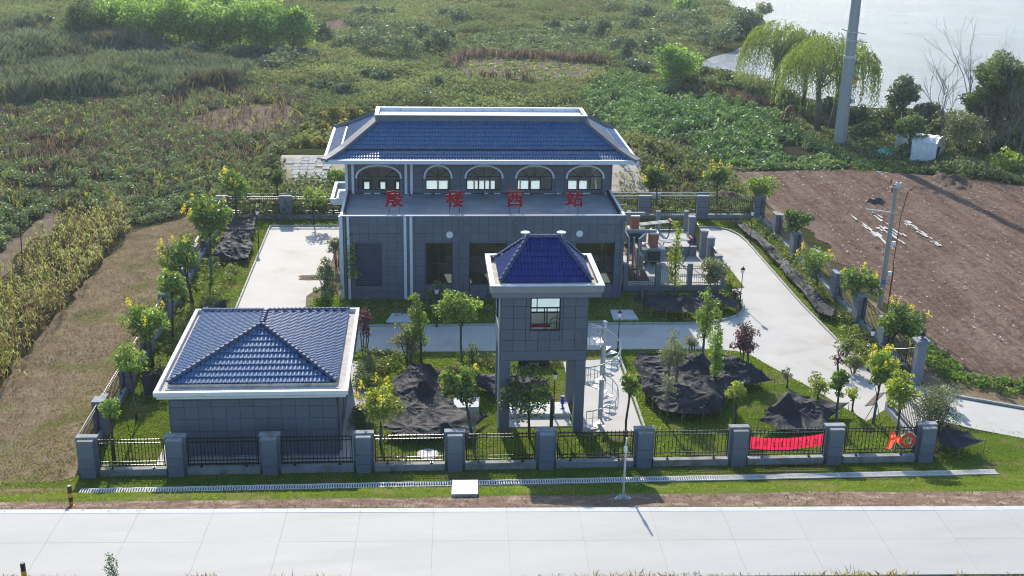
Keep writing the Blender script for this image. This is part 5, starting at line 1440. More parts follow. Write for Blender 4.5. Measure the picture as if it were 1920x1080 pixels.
transformer(17.75, 92.9, .42, 'farther grey transformer with brown terminal box beside the pump building')
bd = thing('bus_duct', 'grey steel frame carrying bus ducts from the pump building to the transformers', 'bus duct', (16, 86, 0))
for x, y in ((15.75, 84.4), (16.15, 84.4), (16.5, 84.1), (15.9, 90.0)):
    m = MB(); m.lathe([(.09, .42), (.09, 3.7)], x, y, 8); m.build('column', M['galv'], bd)
for y, z in ((86.5, 3.55), (91.5, 3.55)):
    m = MB(); m.bbox(X1 + .03, y - .12, z - .12, 18.3, y + .12, z + .1, .02); m.build('duct', M['trafo'], bd)
m = MB(); m.bar((15.7, 84.4, 3.7), (15.7, 92, 3.7), .12); m.bar((16.5, 84.1, 3.65), (18.2, 88, 3.3), .1); m.build('beam', M['galv'], bd)
m = MB(); m.box(16.9, 85.2, .42, 17.15, 88.6, 1.9); m.build('fire_wall', M['bricktan'], bd)
m = MB(); m.bar((15.0, 95, 3.3), (17.4, 95, 3.3), .1); m.bar((15.0, 92, 3.1), (15.9, 88, 1.6), .16); m.build('brace', M['bricktan'], bd)

# white pipe rail behind the back fence
pr = thing('pipe_rail', 'low white pipe handrail behind the back fence', 'railing', (6, 106, 0))
for z in (.95, 1.25):
    MB().tube([(-16.3, 106.2, z), (28, 106.6, z)], .045, 6).build('rail', M['whitepole'], pr)
for k in range(16):
    x = -16 + k * 2.9; MB().tube([(x, 106.2 + .009 * (x + 16), 0), (x, 106.2 + .009 * (x + 16), 1.25)], .04, 6).build('post', M['whitepole'], pr)
for x, c in ((22.3, 'white'), (26.6, 'bluecloth')):
    o = MB().box(x - .4, 106.3, .75, x + .4, 106.34, 1.3).build('notice_board', M['white' if c == 'white' else 'bluecloth'], None, base=(x, 106.3, .75))
    tag(o, 'small white notice board on the pipe rail' if c == 'white' else 'small blue notice board on the pipe rail', 'sign')
M['panelblue'] = surf('dark_cage', (.05, .06, .06), None, 3, .5)

# ================================================================ BLACK NETS
def net(label, edge, peaks, res=.14, wr=.05, group=None, sag=0.0, stakes=True, pw=1.9, seed=0):
    """black shade net draped over stakes: edge = [(x,y,z)], peaks = [(x,y,z)]"""
    E = np.array(edge, float); Pk = np.array(peaks, float).reshape(-1, 3)
    c = E.mean(0)
    t = thing('shade_net', label, 'net', (float(c[0]), float(c[1]), 0), group)
    # edge line sags between its stakes
    ring_ = []
    for i in range(len(E)):
        a, b_ = E[i], E[(i + 1) % len(E)]
        n = max(2, int(np.hypot(*(b_ - a)[:2]) / res))
        for k in range(n):
            f = k / n; q = a + (b_ - a) * f
            inw = (c[:2] - q[:2]); inw = inw / (np.hypot(*inw) + 1e-6)
            s_ = math.sin(PI * f)
            q = q.copy(); q[:2] += inw * s_ * .09 * np.hypot(*(b_ - a)[:2]) * .8; q[2] -= s_ * .12 * min(1, q[2])
            ring_.append(q)
    ring_ = np.array(ring_)
    poly = [(float(a), float(b_)) for a, b_, _ in ring_]
    x0, y0 = ring_[:, :2].min(0); x1, y1 = ring_[:, :2].max(0)
    gx_, gy_ = np.meshgrid(np.arange(x0, x1, res), np.arange(y0, y1, res))
    g = np.stack([gx_.ravel(), gy_.ravel()], 1)
    g = g[inside(g, poly)]
    d = np.sqrt(((g[:, None] - ring_[None, :, :2]) ** 2).sum(2)).min(1) if len(g) else np.zeros(0)
    g = g[d > res * .45]
    # taut between its stakes and poles: flat facets with creases, sagging a little inside each
    from mathutils.geometry import delaunay_2d_cdt
    SP = np.concatenate([E, Pk]) if len(Pk) else E
    r = delaunay_2d_cdt([Vector((float(a), float(b_))) for a, b_ in SP[:, :2]], [], [list(range(len(E)))], 1, 1e-5)
    tz = [float(SP[o[0], 2]) if o else .6 for o in r[3]]
    z = np.full(len(g), .6)
    for f_ in r[2]:
        (ax, ay), (bx, by), (cx_, cy_) = [tuple(r[0][i]) for i in f_[:3]]; za, zb_, zc = [tz[i] for i in f_[:3]]
        dt = (by - cy_) * (ax - cx_) + (cx_ - bx) * (ay - cy_)
        if abs(dt) < 1e-9: continue
        l0 = ((by - cy_) * (g[:, 0] - cx_) + (cx_ - bx) * (g[:, 1] - cy_)) / dt; l1 = ((cy_ - ay) * (g[:, 0] - cx_) + (ax - cx_) * (g[:, 1] - cy_)) / dt; l2 = 1 - l0 - l1
        ins = (l0 > -1e-4) & (l1 > -1e-4) & (l2 > -1e-4)
        L0, L1, L2 = l0[ins], l1[ins], l2[ins]; size = math.sqrt(abs(dt))
        lin = L0 * za + L1 * zb_ + L2 * zc
        z[ins] = lin - .34 * size * (L0 * L1 + L1 * L2 + L2 * L0) * (1.2 - 0) * np.clip(lin, .2, 1.2)
    # taut folds radiating from the nearest peak, crumples and creases between
    if len(Pk):
        k = np.argmin(((g[:, None] - Pk[None, :, :2]) ** 2).sum(2), 1)
        dv = g - Pk[k, :2]; ang = np.arctan2(dv[:, 1], dv[:, 0]); rr_ = np.hypot(dv[:, 0], dv[:, 1])
        z += wr * 1.6 * (1 - 2 * np.abs(np.sin(ang * 4.5 + k * 2.1 + 2.5 * vnoise(g[:, 0], g[:, 1], 1.3, 3)))) * np.clip(rr_ / .8, 0, 1) * np.exp(-rr_ / 2.2)
    def crease(s_, sd, th):
        u_ = g[:, 0] * math.cos(th) + g[:, 1] * math.sin(th); v_ = -g[:, 0] * math.sin(th) + g[:, 1] * math.cos(th)
        return 1 - np.abs(vnoise(u_, v_ * .35, s_, sd + seed) - .5) * 4
    z += wr * 1.0 * crease(1.3, 11, .5 + seed) + wr * .5 * crease(.6, 5, 1.9 + seed) + wr * .4 * crease(.34, 8, 2.6 + seed)
    z = np.maximum(z, .12)
    V = np.concatenate([ring_, np.column_stack([g, z])]) if len(g) else ring_
    from mathutils.geometry import delaunay_2d_cdt
    r = delaunay_2d_cdt([Vector((float(a), float(b_))) for a, b_ in V[:, :2]], [], [list(range(len(ring_)))], 1, 1e-5)
    vz = []
    for k, v in enumerate(r[0]):
        o = r[3][k]; vz.append(float(V[o[0], 2]) if o else .6)
    m = MB(); m.v = [(v.x, v.y, q) for v, q in zip(r[0], vz)]; m.f = [tuple(f) for f in r[2]]
    m.build('cloth', M['net'], t)
    if stakes:
        for x, y, zz in edge:
            if zz > .3: MB().tube([(x + random.uniform(-.05, .05), y, 0), (x, y, zz + .08)], .02, 5).build('stake', M['stake'], t)
        for x, y, zz in peaks: MB().tube([(x, y, 0), (x, y, zz - .01)], .025, 5).build('stake', M['stake'], t)
    return t
net('large two tiered black net peaked like a tent between the small house and the tower', [(-2.37,58.91,0.60), (-1.29,57.87,0.55), (0.12,57.65,0.60), (1.59,57.67,0.50), (2.63,57.96,0.50), (3.77,60.81,0.30), (2.57,60.24,0.80), (1.69,61.48,0.80), (1.39,64.93,0.60), (1.33,67.01,0.50), (-1.96,65.58,0.60), (-1.98,61.24,0.80)],
    [(-0.16,65.13,1.70), (-0.88,65.38,1.60), (0.35,65.35,1.60), (0.05,62.88,1.75), (1.13,58.55,1.05), (-0.77,58.76,0.65), (-1.67,62.62,1.00), (-1.09,60.86,0.90), (0.13,60.81,0.80), (0.77,62.76,0.90), (-0.64,62.37,1.10)], seed=1, wr=.05)
net('broad black net with many tent peaks on the lawn right of the spiral staircase', [(13.18,67.00,0.80), (13.74,68.51,1.00), (15.31,68.44,0.90), (17.41,68.44,0.80), (19.89,68.20,0.80), (20.55,66.39,0.90), (21.06,65.38,0.90), (21.67,64.57,0.60), (19.69,63.77,0.70), (17.96,61.91,0.70), (17.28,60.38,0.50), (16.10,59.93,0.60), (14.93,60.04,0.60), (13.76,60.78,0.50), (13.52,61.89,0.60), (13.03,63.41,0.60)],
    [(13.55,66.02,1.40), (17.31,65.93,1.90), (16.87,62.66,1.70), (16.86,60.82,1.50), (19.83,66.68,1.30), (20.30,65.25,1.40), (15.32,65.19,1.20), (14.22,62.13,1.00), (20.89,64.85,1.10), (15.66,62.19,1.30), (13.93,64.08,1.35), (15.23,60.84,0.90), (18.35,63.89,1.20), (19.75,64.70,1.00), (16.09,66.55,1.40), (18.29,65.70,1.30), (13.40,62.91,1.00)], seed=2, wr=.06)
net('black net stretched from one high point to the railing behind the red banner', [(19.11,59.00,0.60), (20.31,57.94,0.50), (21.49,57.77,0.50), (22.57,57.80,0.60), (24.42,60.24,0.70), (25.21,61.15,0.60), (23.46,61.52,0.80), (21.71,62.00,1.20), (20.97,61.40,1.00), (19.99,60.17,0.80)], [(21.09,59.98,1.90), (21.66,59.41,0.80), (23.14,59.65,1.00), (22.50,60.19,1.20), (20.54,59.30,0.70), (21.55,60.22,1.20)], seed=3)
net('black net outside the corner pillar at the foot of the olive bush', [(28.43,56.28,1.00), (28.46,55.58,0.60), (29.22,54.92,0.70), (30.90,55.48,0.90), (30.54,56.86,0.80), (29.39,57.17,1.10)], [(28.83,56.45,1.30)], seed=4, wr=.03)
net('black net sagging along the foot of the transformer yard wall', [(15.09,78.12,1.00), (16.29,76.92,0.70), (17.20,76.10,0.80), (18.68,75.86,0.80), (20.12,76.20,0.70), (21.68,77.86,0.80), (22.61,76.83,0.60), (23.33,78.54,0.70), (21.63,79.35,1.00), (20.47,79.99,0.90), (18.95,78.12,1.30), (17.34,78.88,1.20), (15.71,78.72,1.60)], [(18.94,77.80,1.50), (20.09,78.51,1.40), (15.69,77.60,1.80)], seed=5)
net('rumpled black net heap in the far corner by the back fence', [(-17.09,89.93,0.60), (-15.36,88.99,0.50), (-13.90,89.34,0.60), (-13.93,92.73,0.50), (-14.40,96.94,0.60), (-14.83,100.86,0.50), (-16.60,100.35,0.80), (-16.80,97.22,1.00), (-16.89,94.01,0.80)], [(-15.94,93.14,1.30), (-15.45,95.75,1.20), (-15.14,90.58,1.10), (-16.12,90.06,1.00), (-14.75,94.42,0.90)], seed=6, wr=.08)
net('long narrow strip of crumpled black net along the fence by the ploughed field', [(28.28,100.95,0.40), (28.20,96.92,0.50), (28.67,93.76,0.50), (28.58,89.35,0.50), (28.51,84.65,0.50), (28.63,80.95,0.50), (28.39,76.43,0.50), (29.01,75.41,0.60), (29.69,76.47,0.60), (29.48,79.21,0.70), (29.60,83.42,0.70), (29.52,87.35,0.70), (29.44,91.31,0.70), (29.33,95.30,0.60), (29.00,99.40,0.50)], [(28.70,90.70,0.90), (28.87,83.87,0.90), (28.68,78.68,0.90)], seed=7, wr=.07)
net('low black net on the grass seen behind the tower legs', [(2.94,64.71,0.50), (4.13,63.29,0.50), (5.74,63.47,0.50), (7.55,64.42,0.50), (7.71,65.30,0.60), (6.40,65.52,0.70), (4.78,65.97,0.70), (3.18,65.85,0.70)], [(3.56,64.77,1.00), (6.62,64.35,0.90), (5.16,64.39,0.90)], seed=8)
net('small dark net hanging beside the fence at the corner of the small house', [(-16.94,64.98,1.00), (-16.44,63.63,0.50), (-15.82,63.91,0.50), (-15.47,66.22,0.60), (-15.97,66.08,1.20), (-16.62,65.47,1.30)], [(-16.14,64.61,1.50)], seed=9, wr=.08)
net('small scrap of black net on stakes behind the small house', [(-14.94,78.43,0.50), (-13.88,78.09,0.50), (-13.85,78.75,0.90), (-15.01,79.80,0.60)], [(-13.92,78.37,1.20)], seed=10)

# low dark equipment frame behind the tower
rk = thing('pipe_rack', 'low grey rack with pale lids on the grass behind the tower', 'rack', (*(7.04,68.67), 0))
x, y = (7.04,68.67)
m = MB(); m.box(x - 1.0, y - .3, .1, x + 1.0, y + .3, .7); m.build('body', M['frame'], rk)
m = MB(); m.bbox(x - 1.1, y - .36, .7, x + 1.1, y + .36, .78, .01); m.build('top', M['plinth'], rk)
for k in range(3): m = MB(); m.box(x - .8 + k * .6, y - .15, .78, x - .45 + k * .6, y + .15, .84); m.build('lid', M['deck'], rk)

# ================================================================ FAR SMALL THINGS
sh = thing('tarp_shed', 'low shed wrapped in crumpled white tarpaulin by the lake shore trees', 'shed', (*(56.71,124.89), 0))
def shed(pts, h, hb, nm):
    m = MB(); n = 14
    P = [Vector((*p, 0)) for p in pts]      # front-left, front-right, back-right, back-left
    V = []; k_ = []
    prof = [(0, 0), (0, .5), (.02, .92), (.12, 1.03), (.35, 1.06), (.65, 1.05), (.9, 1.0), (.99, .9), (1, .5), (1, 0)]
    for i in range(n + 1):
        f = i / n
        for (g_, hh) in prof:
            a = P[0].lerp(P[1], f); b_ = P[3].lerp(P[2], f); q = a.lerp(b_, g_)
            z = hh * (h + (hb - h) * g_) + .1 * (math.sin(f * 23 + hh * 3) * (1 if hh > 0 else 0)) * .6
            o = (b_ - a).normalized() * (.08 * math.sin(f * 31 + hh * 4))
            V.append((q.x + o.x, q.y + o.y, z))
    m.v = V; w = len(prof)
    for i in range(n):
        for j in range(w - 1): a = i * w + j; m.f.append((a, a + w, a + w + 1, a + 1))
    m.f.append(tuple(range(w))); m.f.append(tuple(n * w + j for j in reversed(range(w))))
    m.build(nm, M['tarp'], sh)
shed([(54.74,124.61), (57.01,123.12), (60.03,127.79), (57.23,129.65)], 2.6, 2.3, 'tarp_cover')
shed([(55.30,130.46), (57.02,131.03), (58.47,133.32), (56.89,133.01)], 2.1, 2.2, 'rear_cover')
m = MB(); x, y = (57.12,123.37); m.bar((x, y - .05, .2), (x + .3, y, 2.0), .35, .1); m.build('painted_opening', M['dark'], sh)  # no hole: dark slab painting the shade of an entrance
def blob_cloth(name, px, w, d, h, mat, label, cat):
    x, y = px; m = MB(); n = 10
    for i in range(n + 1):
        for j in range(n + 1):
            f, g_ = i / n - .5, j / n - .5
            e = max(0, 1 - (f * f + g_ * g_) * 3.6)
            m.v.append((x + f * w + .15 * w * float(vnoise(i * .7, j * .7, 1, 3) - .5), y + g_ * d + .15 * d * float(vnoise(i * .7, j * .7, 1, 4) - .5), .02 + h * e * (.5 + float(vnoise(i * .9, j * .9, 1, 5)))))
    for i in range(n):
        for j in range(n): a = i * (n + 1) + j; m.f.append((a, a + n + 1, a + n + 2, a + 1))
    o = m.build(name, mat, None, base=(x, y, 0)); tag(o, label, cat)
blob_cloth('teal_net', (53.06,127.99), 2.2, 2.4, .6, M['tealnet'], 'crumpled teal netting lying in the green crop near the shed', 'net')
blob_cloth('teal_net', (50.53,161.93), 3.2, 2.0, .7, M['tealnet'], 'teal netting on the lake path under the willows', 'net')
blob_cloth('blue_cloth', (49.24,118.96), 1.2, 2.0, .18, M['bluecloth'], 'blue cloth scrap lying at the far edge of the ploughed field', 'cloth')
blob_cloth('soil_heap', (55.02,114.68), 4.5, 6.0, .8, M['soil'], 'dark soil heap on the ploughed field below the shed', 'heap')
blob_cloth('soil_heap', (30.05,109.04), 3.0, 5.0, .5, M['soil'], 'dark soil heap at the near corner of the field behind the fence', 'heap')
blob_cloth('black_heap', (44.04,106.86), 2.6, 1.3, .5, M['black'], 'black rag heap on the ploughed field left of the utility pole', 'heap')
blob_cloth('red_cloth', (42.97,168.44), 1.6, 1.2, .5, M['red'], 'red cloth lying at the hedge on the lake path', 'cloth')
blob_cloth('lilac_cloth', (-22.81,136.11), 1.3, 1.3, .5, surf('lilac_cloth', (.5, .35, .52)), 'lilac cloth scrap among the mixed crops', 'cloth')
blob_cloth('white_stone', (47.39,140.36), 2.2, 1.6, .15, M['film'], 'pale slab lying by the lake path left of the monopole', 'slab')
blob_cloth('sand_heap', (-8.62,85.94), 2.0, 1.2, .06, M['dirt'], 'small flat sand heap on the white yard', 'heap')
x, y = (47.09,145.21)
m = MB(); n0 = 18
prof = [(1.45, 0), (1.3, .5), (.95, 1.4), (.5, 2.1), (.2, 2.4)]
for i, (r, z) in enumerate(prof):
    for k in range(n0): t = 2 * PI * k / n0; q = r * (1 + .12 * math.sin(k * 5 + i)); m.v.append((x + q * math.cos(t), y + q * math.sin(t), z))
for i in range(len(prof) - 1):
    for k in range(n0): m.f.append((i * n0 + k, i * n0 + (k + 1) % n0, (i + 1) * n0 + (k + 1) % n0, (i + 1) * n0 + k))
m.f.append(tuple((len(prof) - 1) * n0 + k for k in range(n0)))
tag(m.build('straw_stack', M['straw'], None, base=(x, y, 0)), 'brown conical straw stack beside the lake path', 'straw stack')
for q, h, lb_ in (((-30.50,86.43), 5.0, 'thin dark pole leaning in the corn at the left edge'), ((38.95,121.52), 4.2, 'thin dark pole between the green crop and the ploughed field')):
    o = MB().tube([(q[0], q[1], 0), (q[0] + .3, q[1], h)], .045, 5).build('thin_pole', M['bark'], None, base=(q[0], q[1], 0)); tag(o, lb_, 'pole')
# white scraps of film along the furrows
m = MB()
for k in range(620):
    if k < 80:
        a = random.choice(((40.05, 92.5, 101.5), (42.2, 95, 103), (41.4, 93.5, 99), (44.4, 93, 100))); x = a[0] + random.gauss(0, .16); y = random.uniform(a[1], a[2])
    else:
        x = round(random.uniform(34, 62)) * 1.02 + random.gauss(0, .15); y = random.uniform(68, 119)
    if not inside(np.array([[x, y]]), FIELD)[0]: continue
    w, d = (random.uniform(.04, .13), random.uniform(.15, .7)) if k < 80 else (random.uniform(.025, .06), random.uniform(.04, .14))
    r = random.uniform(-.3, .3); z = .27 + random.uniform(0, .06)
    m.poly([(x - w, y - d, z), (x + w, y - d + r * .2, z + .02), (x + w * .8 + r * .2, y + d, z), (x - w + r * .2, y + d, z + .03)])
m.build('film_scraps', M['film'], None, 'stuff')
tag(bpy.data.objects['film_scraps'], 'scraps of white plastic film scattered along the furrows', 'litter')

# ================================================================ VEGETATION
def leaf_quads(P, s, asp=0.5, upb=0.5, rg=rng):
    N = len(P)
    n = rg.normal(size=(N, 3)); n[:, 2] += upb; n /= np.linalg.norm(n, axis=1)[:, None]
    t = rg.normal(size=(N, 3)); t -= n * (t * n).sum(1)[:, None]; t /= np.linalg.norm(t, axis=1)[:, None] + 1e-9
    b = np.cross(n, t)
    s = np.broadcast_to(np.asarray(s, float), (N,))[:, None]
    V = np.stack([P + t * s, P + b * s * asp, P - t * s * .8, P - b * s * asp], 1).reshape(-1, 3)
    return V, np.arange(4 * N, dtype=np.int32).reshape(-1, 4)

def blades(P, h, w, lean=0.3, rg=rng):
    """upright triangles/quads: two base points, two tip points"""
    N = len(P); a = rg.uniform(0, 2 * PI, N); l = rg.normal(0, lean, (N, 2))
    h = np.broadcast_to(np.asarray(h, float), (N,)); w = np.broadcast_to(np.asarray(w, float), (N,))
    d = np.stack([np.cos(a) * w, np.sin(a) * w, np.zeros(N)], 1)
    tip = P + np.stack([l[:, 0] * h, l[:, 1] * h, h], 1)
    mid = P + np.stack([l[:, 0] * h * .3, l[:, 1] * h * .3, h * .55], 1)
    V = np.stack([P - d * .6, P + d * .6, mid + d, tip, mid - d], 1)
    V = V[:, [0, 1, 2, 3, 4]].reshape(-1, 3)
    return V, np.arange(5 * N, dtype=np.int32).reshape(-1, 5)

def scatter(poly, dens_, rg=rng, amp=0.0):
    P = np.array(poly); x0, y0 = P.min(0); x1, y1 = P.max(0)
    n = int((x1 - x0) * (y1 - y0) * dens_)
    q = np.stack([rg.uniform(x0, x1, n), rg.uniform(y0, y1, n)], 1)
    w = q
    if amp: w = q + (np.stack([vnoise(q[:, 0], q[:, 1], 2.5, 21), vnoise(q[:, 0], q[:, 1], 2.5, 22)], 1) - .5) * 2 * amp
    return q[inside(w, poly)]

def stuff(name, label, V, F, T, mat):
    o = link(name, arr_mesh(name, V, F, mat, T), None, 'stuff'); o['label'] = label; return o

def clumps(q, r, h, nl, ls, upb=.7, z0=0.0):
    """leafy mounds of nl leaves at every point of q"""
    N = len(q); k = np.repeat(np.arange(N), nl)
    r = np.broadcast_to(np.asarray(r, float), (N,)); h = np.broadcast_to(np.asarray(h, float), (N,))
    a = rng.uniform(0, 2 * PI, N * nl); f = np.sqrt(rng.uniform(0, 1, N * nl))
    dome = np.sqrt(np.clip(1 - f ** 2, 0, 1))
    zz = h[k] * (dome * rng.uniform(.55, 1.1, N * nl)) + .03
    P = np.stack([q[k, 0] + np.cos(a) * f * r[k], q[k, 1] + np.sin(a) * f * r[k], zz + hz(q[k, 0], q[k, 1]) + z0], 1)
    V, F = leaf_quads(P, rng.uniform(.7, 1.3, N * nl) * ls, .62, upb)
    T = np.clip(.55 * rng.uniform(0, 1, N)[k] + .45 * rng.uniform(0, 1, N * nl), 0, 1)
    return V, F, np.repeat(T, 4)

def crown_leaves(C, R, n, ls, asp=.5, upb=.4, flat=.8):
    """C (K,3) cluster centres, R (K,) radii, n leaves in all"""
    K = len(C); wt = R ** 2; k = rng.choice(K, n, p=wt / wt.sum())
    d = rng.normal(size=(n, 3)); d /= np.linalg.norm(d, axis=1)[:, None]; d[:, 2] *= flat
    P = C[k] + d * (R[k] * rng.uniform(0.25, 1.0, n) ** .6)[:, None]
    V, F = leaf_quads(P, ls * rng.uniform(.7, 1.35, n), asp, upb)
    T = np.clip(.6 * rng.uniform(0, 1, K)[k] + .4 * rng.uniform(0, 1, n), 0, 1)
    return V, F, np.repeat(T, 4)

def tree(name, label, tr, leaf, n=2000, ls=.12, bark='bark', K=26, flowers=0, wrap=False, props=False, shape='round', trunk=.07, group=None, cat='tree', open_=.33, multi=1, z0=None):
    x, y, h, r, zb, dx = tr
    r *= 1.1
    zg = float(hz(x, y)) if z0 is None else z0
    t = thing(name, label, cat, (x, y, zg), group)
    h += zg * .0
    c = np.array([x + dx, y, (h + zb) / 2]); ax = np.array([r, r, max((h - zb) / 2, .2)])
    d = rng.normal(size=(K, 3)); d /= np.linalg.norm(d, axis=1)[:, None]
    if shape == 'column':
        zz = np.linspace(-.95, .95, K); rad = .55 + .25 * np.sin(zz * 17) * .6
        C = np.stack([rng.normal(0, .25, K) * r, rng.normal(0, .25, K) * r, zz * ax[2]], 1) + c
        R = r * np.clip(.95 - .45 * np.clip(zz, 0, 1) + rng.uniform(-.3, .2, K), .3, 1.2)
    else:
        C = c + d * ax * (rng.uniform(.25, .85, K) ** .7)[:, None]
        C[:3] = c + rng.normal(size=(3, 3)) * ax * .2
        if shape == 'flat': C[:, 2] = c[2] + (C[:, 2] - c[2]) * .8
        R = r * open_ * rng.uniform(.7, 1.35, K)
        R[:3] = r * .5
    V, F, T = crown_leaves(C, R, n, ls, .5)
    V[:, 2] = np.maximum(V[:, 2], zg + .02)
    off = np.array(wpos(t))
    link('crown', arr_mesh('crown', V - off, F, leaf, T), t)
    # trunk and limbs
    m = MB()
    for q in range(multi):
        a = 2 * PI * q / max(multi, 1) + .4; s = .12 * (multi > 1)
        b0 = Vector((x + math.cos(a) * s, y + math.sin(a) * s, zg)); top = Vector((x + dx * .8 + math.cos(a) * r * .45 * (multi > 1), y + math.sin(a) * r * .4 * (multi > 1), zb + (h - zb) * .55))
        p1 = b0.lerp(top, .35) + Vector((random.gauss(0, .03), random.gauss(0, .03), 0)); p2 = b0.lerp(top, .7) + Vector((random.gauss(0, .05), random.gauss(0, .05), 0))
        tk = trunk * (1 if multi == 1 else .6)
        m.tube([b0, p1, p2, top], [tk * 1.25, tk, tk * .75, tk * .35], 7)
        for j in rng.permutation(K)[:(9 if shape != 'column' else 6)]:
            e = Vector(tuple(C[j])); s0 = b0.lerp(top, random.uniform(.5, .95))
            if e.z < s0.z - .2: s0 = b0.lerp(top, .45)
            m.tube([s0, s0.lerp(e, .5) + Vector((0, 0, .1)), e], [tk * .45, tk * .3, tk * .12], 4, False)
    m.build('trunk', M[bark], t, smooth=True)
    if wrap:
        b0 = Vector((x, y, zg)); top = Vector((x + dx * .8, y, zb + (h - zb) * .55))
        MB().tube([b0 + Vector((0, 0, .05)), b0.lerp(top, .18), b0.lerp(top, .35)], [trunk * 1.4, trunk * 1.2, trunk * 1.12], 8).build('trunk_wrap', M['teal'], t)
    if props:
        for k in range(3):
            a = 2 * PI * k / 3 + 1; MB().tube([(x + .6 * math.cos(a), y + .6 * math.sin(a), zg), (x + dx * .2, y, zg + min(1.5, h * .4))], .022, 5).build('prop', M['stake'], t)
    if flowers:
        Pk = d[d[:, 2] > -.1]; Pk = Pk[:max(3, min(int(flowers * .65 + 1), len(Pk)))]
        cc = c + Pk * ax * np.array([.98, .98, .95]) ; cc[:, 2] += .1
        N = 48 * len(cc); k = np.repeat(np.arange(len(cc)), 48)
        hgt = rng.uniform(0, 1, N)
        P = cc[k] + np.stack([rng.normal(0, .11, N) * (1.15 - hgt), rng.normal(0, .11, N) * (1.15 - hgt), hgt * .42 - .1], 1) * (.6 + .5 * min(r, 1.4))
        V, F = leaf_quads(P, rng.uniform(.04, .075, N), .7, .3)
        link('flowers', arr_mesh('flowers', V - off, F, L['flower'], np.repeat(rng.uniform(0, 1, N), 4)), t, 'stuff')
    return t

L['bed'] = leafmat('bed_leaf', (.04, .07, .015), (.14, .18, .04), .42, patch=((.16, .14, .04), .8, .55, .7))
# ---------------------------------------------------------------- trees of the station
G1 = 'young trees planted round the station'
def gt(label, tr, leaf='golden', **k): return tree('golden_rain_tree', label, tr, L[leaf], group=G1, **k)
gt('yellow flowering tree just behind the left end of the back fence', (-16.84,102.58,4.68,1.34,1.99,0.20), n=1500, flowers=8, ls=.14)
gt('tall yellow flowering tree by the side fence next to the rumpled net heap', (-16.30,86.20,6.53,1.70,3.18,0.00), n=2600, flowers=12, ls=.14, wrap=True, trunk=.09, props=True)
gt('yellow flowering tree by the side fence, second from the back corner', (-16.56,79.79,5.32,1.44,2.55,-0.55), n=2300, flowers=12, ls=.13, trunk=.09)
gt('plain green tree crowded against the side fence below a yellow flowering one', (-16.67,73.25,5.30,0.91,2.94,0.22), n=1500, ls=.12, leaf='bright')
gt('broad tree with few yellow flowers leaning over the side fence beside the small house', (-17.03,68.84,4.56,1.39,2.02,-0.25), n=2400, flowers=6, ls=.12, leaf='bright', trunk=.08)
gt('small pale green tree over the side fence near the small net', (-16.43,61.47,4.80,0.93,2.87,-0.05), n=1200, ls=.1, leaf='bright', props=True)
gt('thin young tree inside the front left corner of the fence', (-16.43,56.31,3.87,0.58,2.57,0.09), n=700, ls=.1, leaf='bright')
gt('tree with thin yellow flowers behind the back fence, left of two, above the transformers', (22.13,105.24,3.99,1.26,1.77,-0.18), n=1500, flowers=5, ls=.15, wrap=True, leaf='deep')
gt('yellow topped tree behind the back fence, right of two, above the transformers', (27.95,105.21,4.61,1.26,2.09,-0.27), n=1500, flowers=10, ls=.15, wrap=True)
gt('wide green tree at the back corner where the fence meets the ploughed field', (31.29,102.30,4.16,1.53,1.94,-0.08), n=1700, ls=.15, leaf='bright', shape='flat')
gt('dark tree with brownish top on the right fence nearest the back corner', (31.02,90.55,4.41,1.15,1.71,-0.00), n=1600, ls=.14, leaf='deep', wrap=True, props=True)
gt('thin tree with pale yellow flowers on the right fence', (30.28,82.30,3.54,1.22,1.67,-0.57), n=1000, flowers=6, ls=.12, leaf='bright')
gt('bushy tree on the right fence beside the foot of the utility pole', (31.04,76.28,4.05,1.26,1.46,0.13), n=1900, flowers=3, ls=.13, leaf='golden', wrap=True)
gt('biggest tree on the right fence, near the gate, with small yellow tips', (30.77,69.43,3.81,1.55,1.36,0.72), n=2600, flowers=5, ls=.13, wrap=True, trunk=.09)
gt('tree with bright yellow flowers standing by the entrance', (26.16,59.56,4.71,0.95,2.41,0.11), n=1900, flowers=14, ls=.11, wrap=True, props=True, leaf='bright')
gt('loose green tree between the entrance and the front corner pillar', (26.06,56.11,4.82,1.08,2.63,-0.02), n=1600, ls=.11, wrap=True, leaf='lime')
gt('dark dense small tree with a teal trunk behind the red banner', (23.81,59.23,3.91,0.55,1.94,-0.15), n=1500, ls=.09, leaf='golden', wrap=True)
gt('thin yellowish sapling beside the net behind the red banner', (23.38,61.22,2.53,0.69,1.03,-0.19), n=600, ls=.09, leaf='lime')
gt('slender sparse sapling at the driveway edge by the entrance', (25.48,61.15,1.71,0.47,0.69,-0.14), n=300, ls=.08, leaf='lime')
gt('young yellow green tree on the lawn in front of the big net', (17.87,59.29,3.13,0.64,1.48,-0.13), n=1100, ls=.09, leaf='lime')
gt('slim leaning tree beside the path right of the tower', (11.19,57.66,4.54,0.59,2.88,0.19), n=1000, ls=.1, leaf='bright')
gt('dark tree in front of the tower legs', (5.89,58.37,4.69,1.42,1.23,-0.28), n=1900, ls=.11, leaf='deep')
gt('dark tree with yellow tips left of the tower', (2.66,58.61,4.56,0.97,1.85,-0.64), n=2200, flowers=6, ls=.11, leaf='golden', wrap=True, props=True)
gt('yellow green tree by the corner of the small house behind the front fence', (-2.41,57.89,3.84,1.22,1.44,-0.01), n=1700, flowers=7, ls=.1, leaf='lime', wrap=True)
gt('bright green tree on the grass in front of the pump building', (2.45,69.49,4.93,1.43,2.38,-0.29), n=2200, ls=.12, leaf='bright', shape='flat', wrap=True)
G2 = 'slender columnar trees'
tree('columnar_tree', 'tall slender green tree rising through the big net', (17.73,63.95,5.67,0.42,1.35,-0.05), L['bright'], n=1300, ls=.1, shape='column', K=18, wrap=True, group=G2)
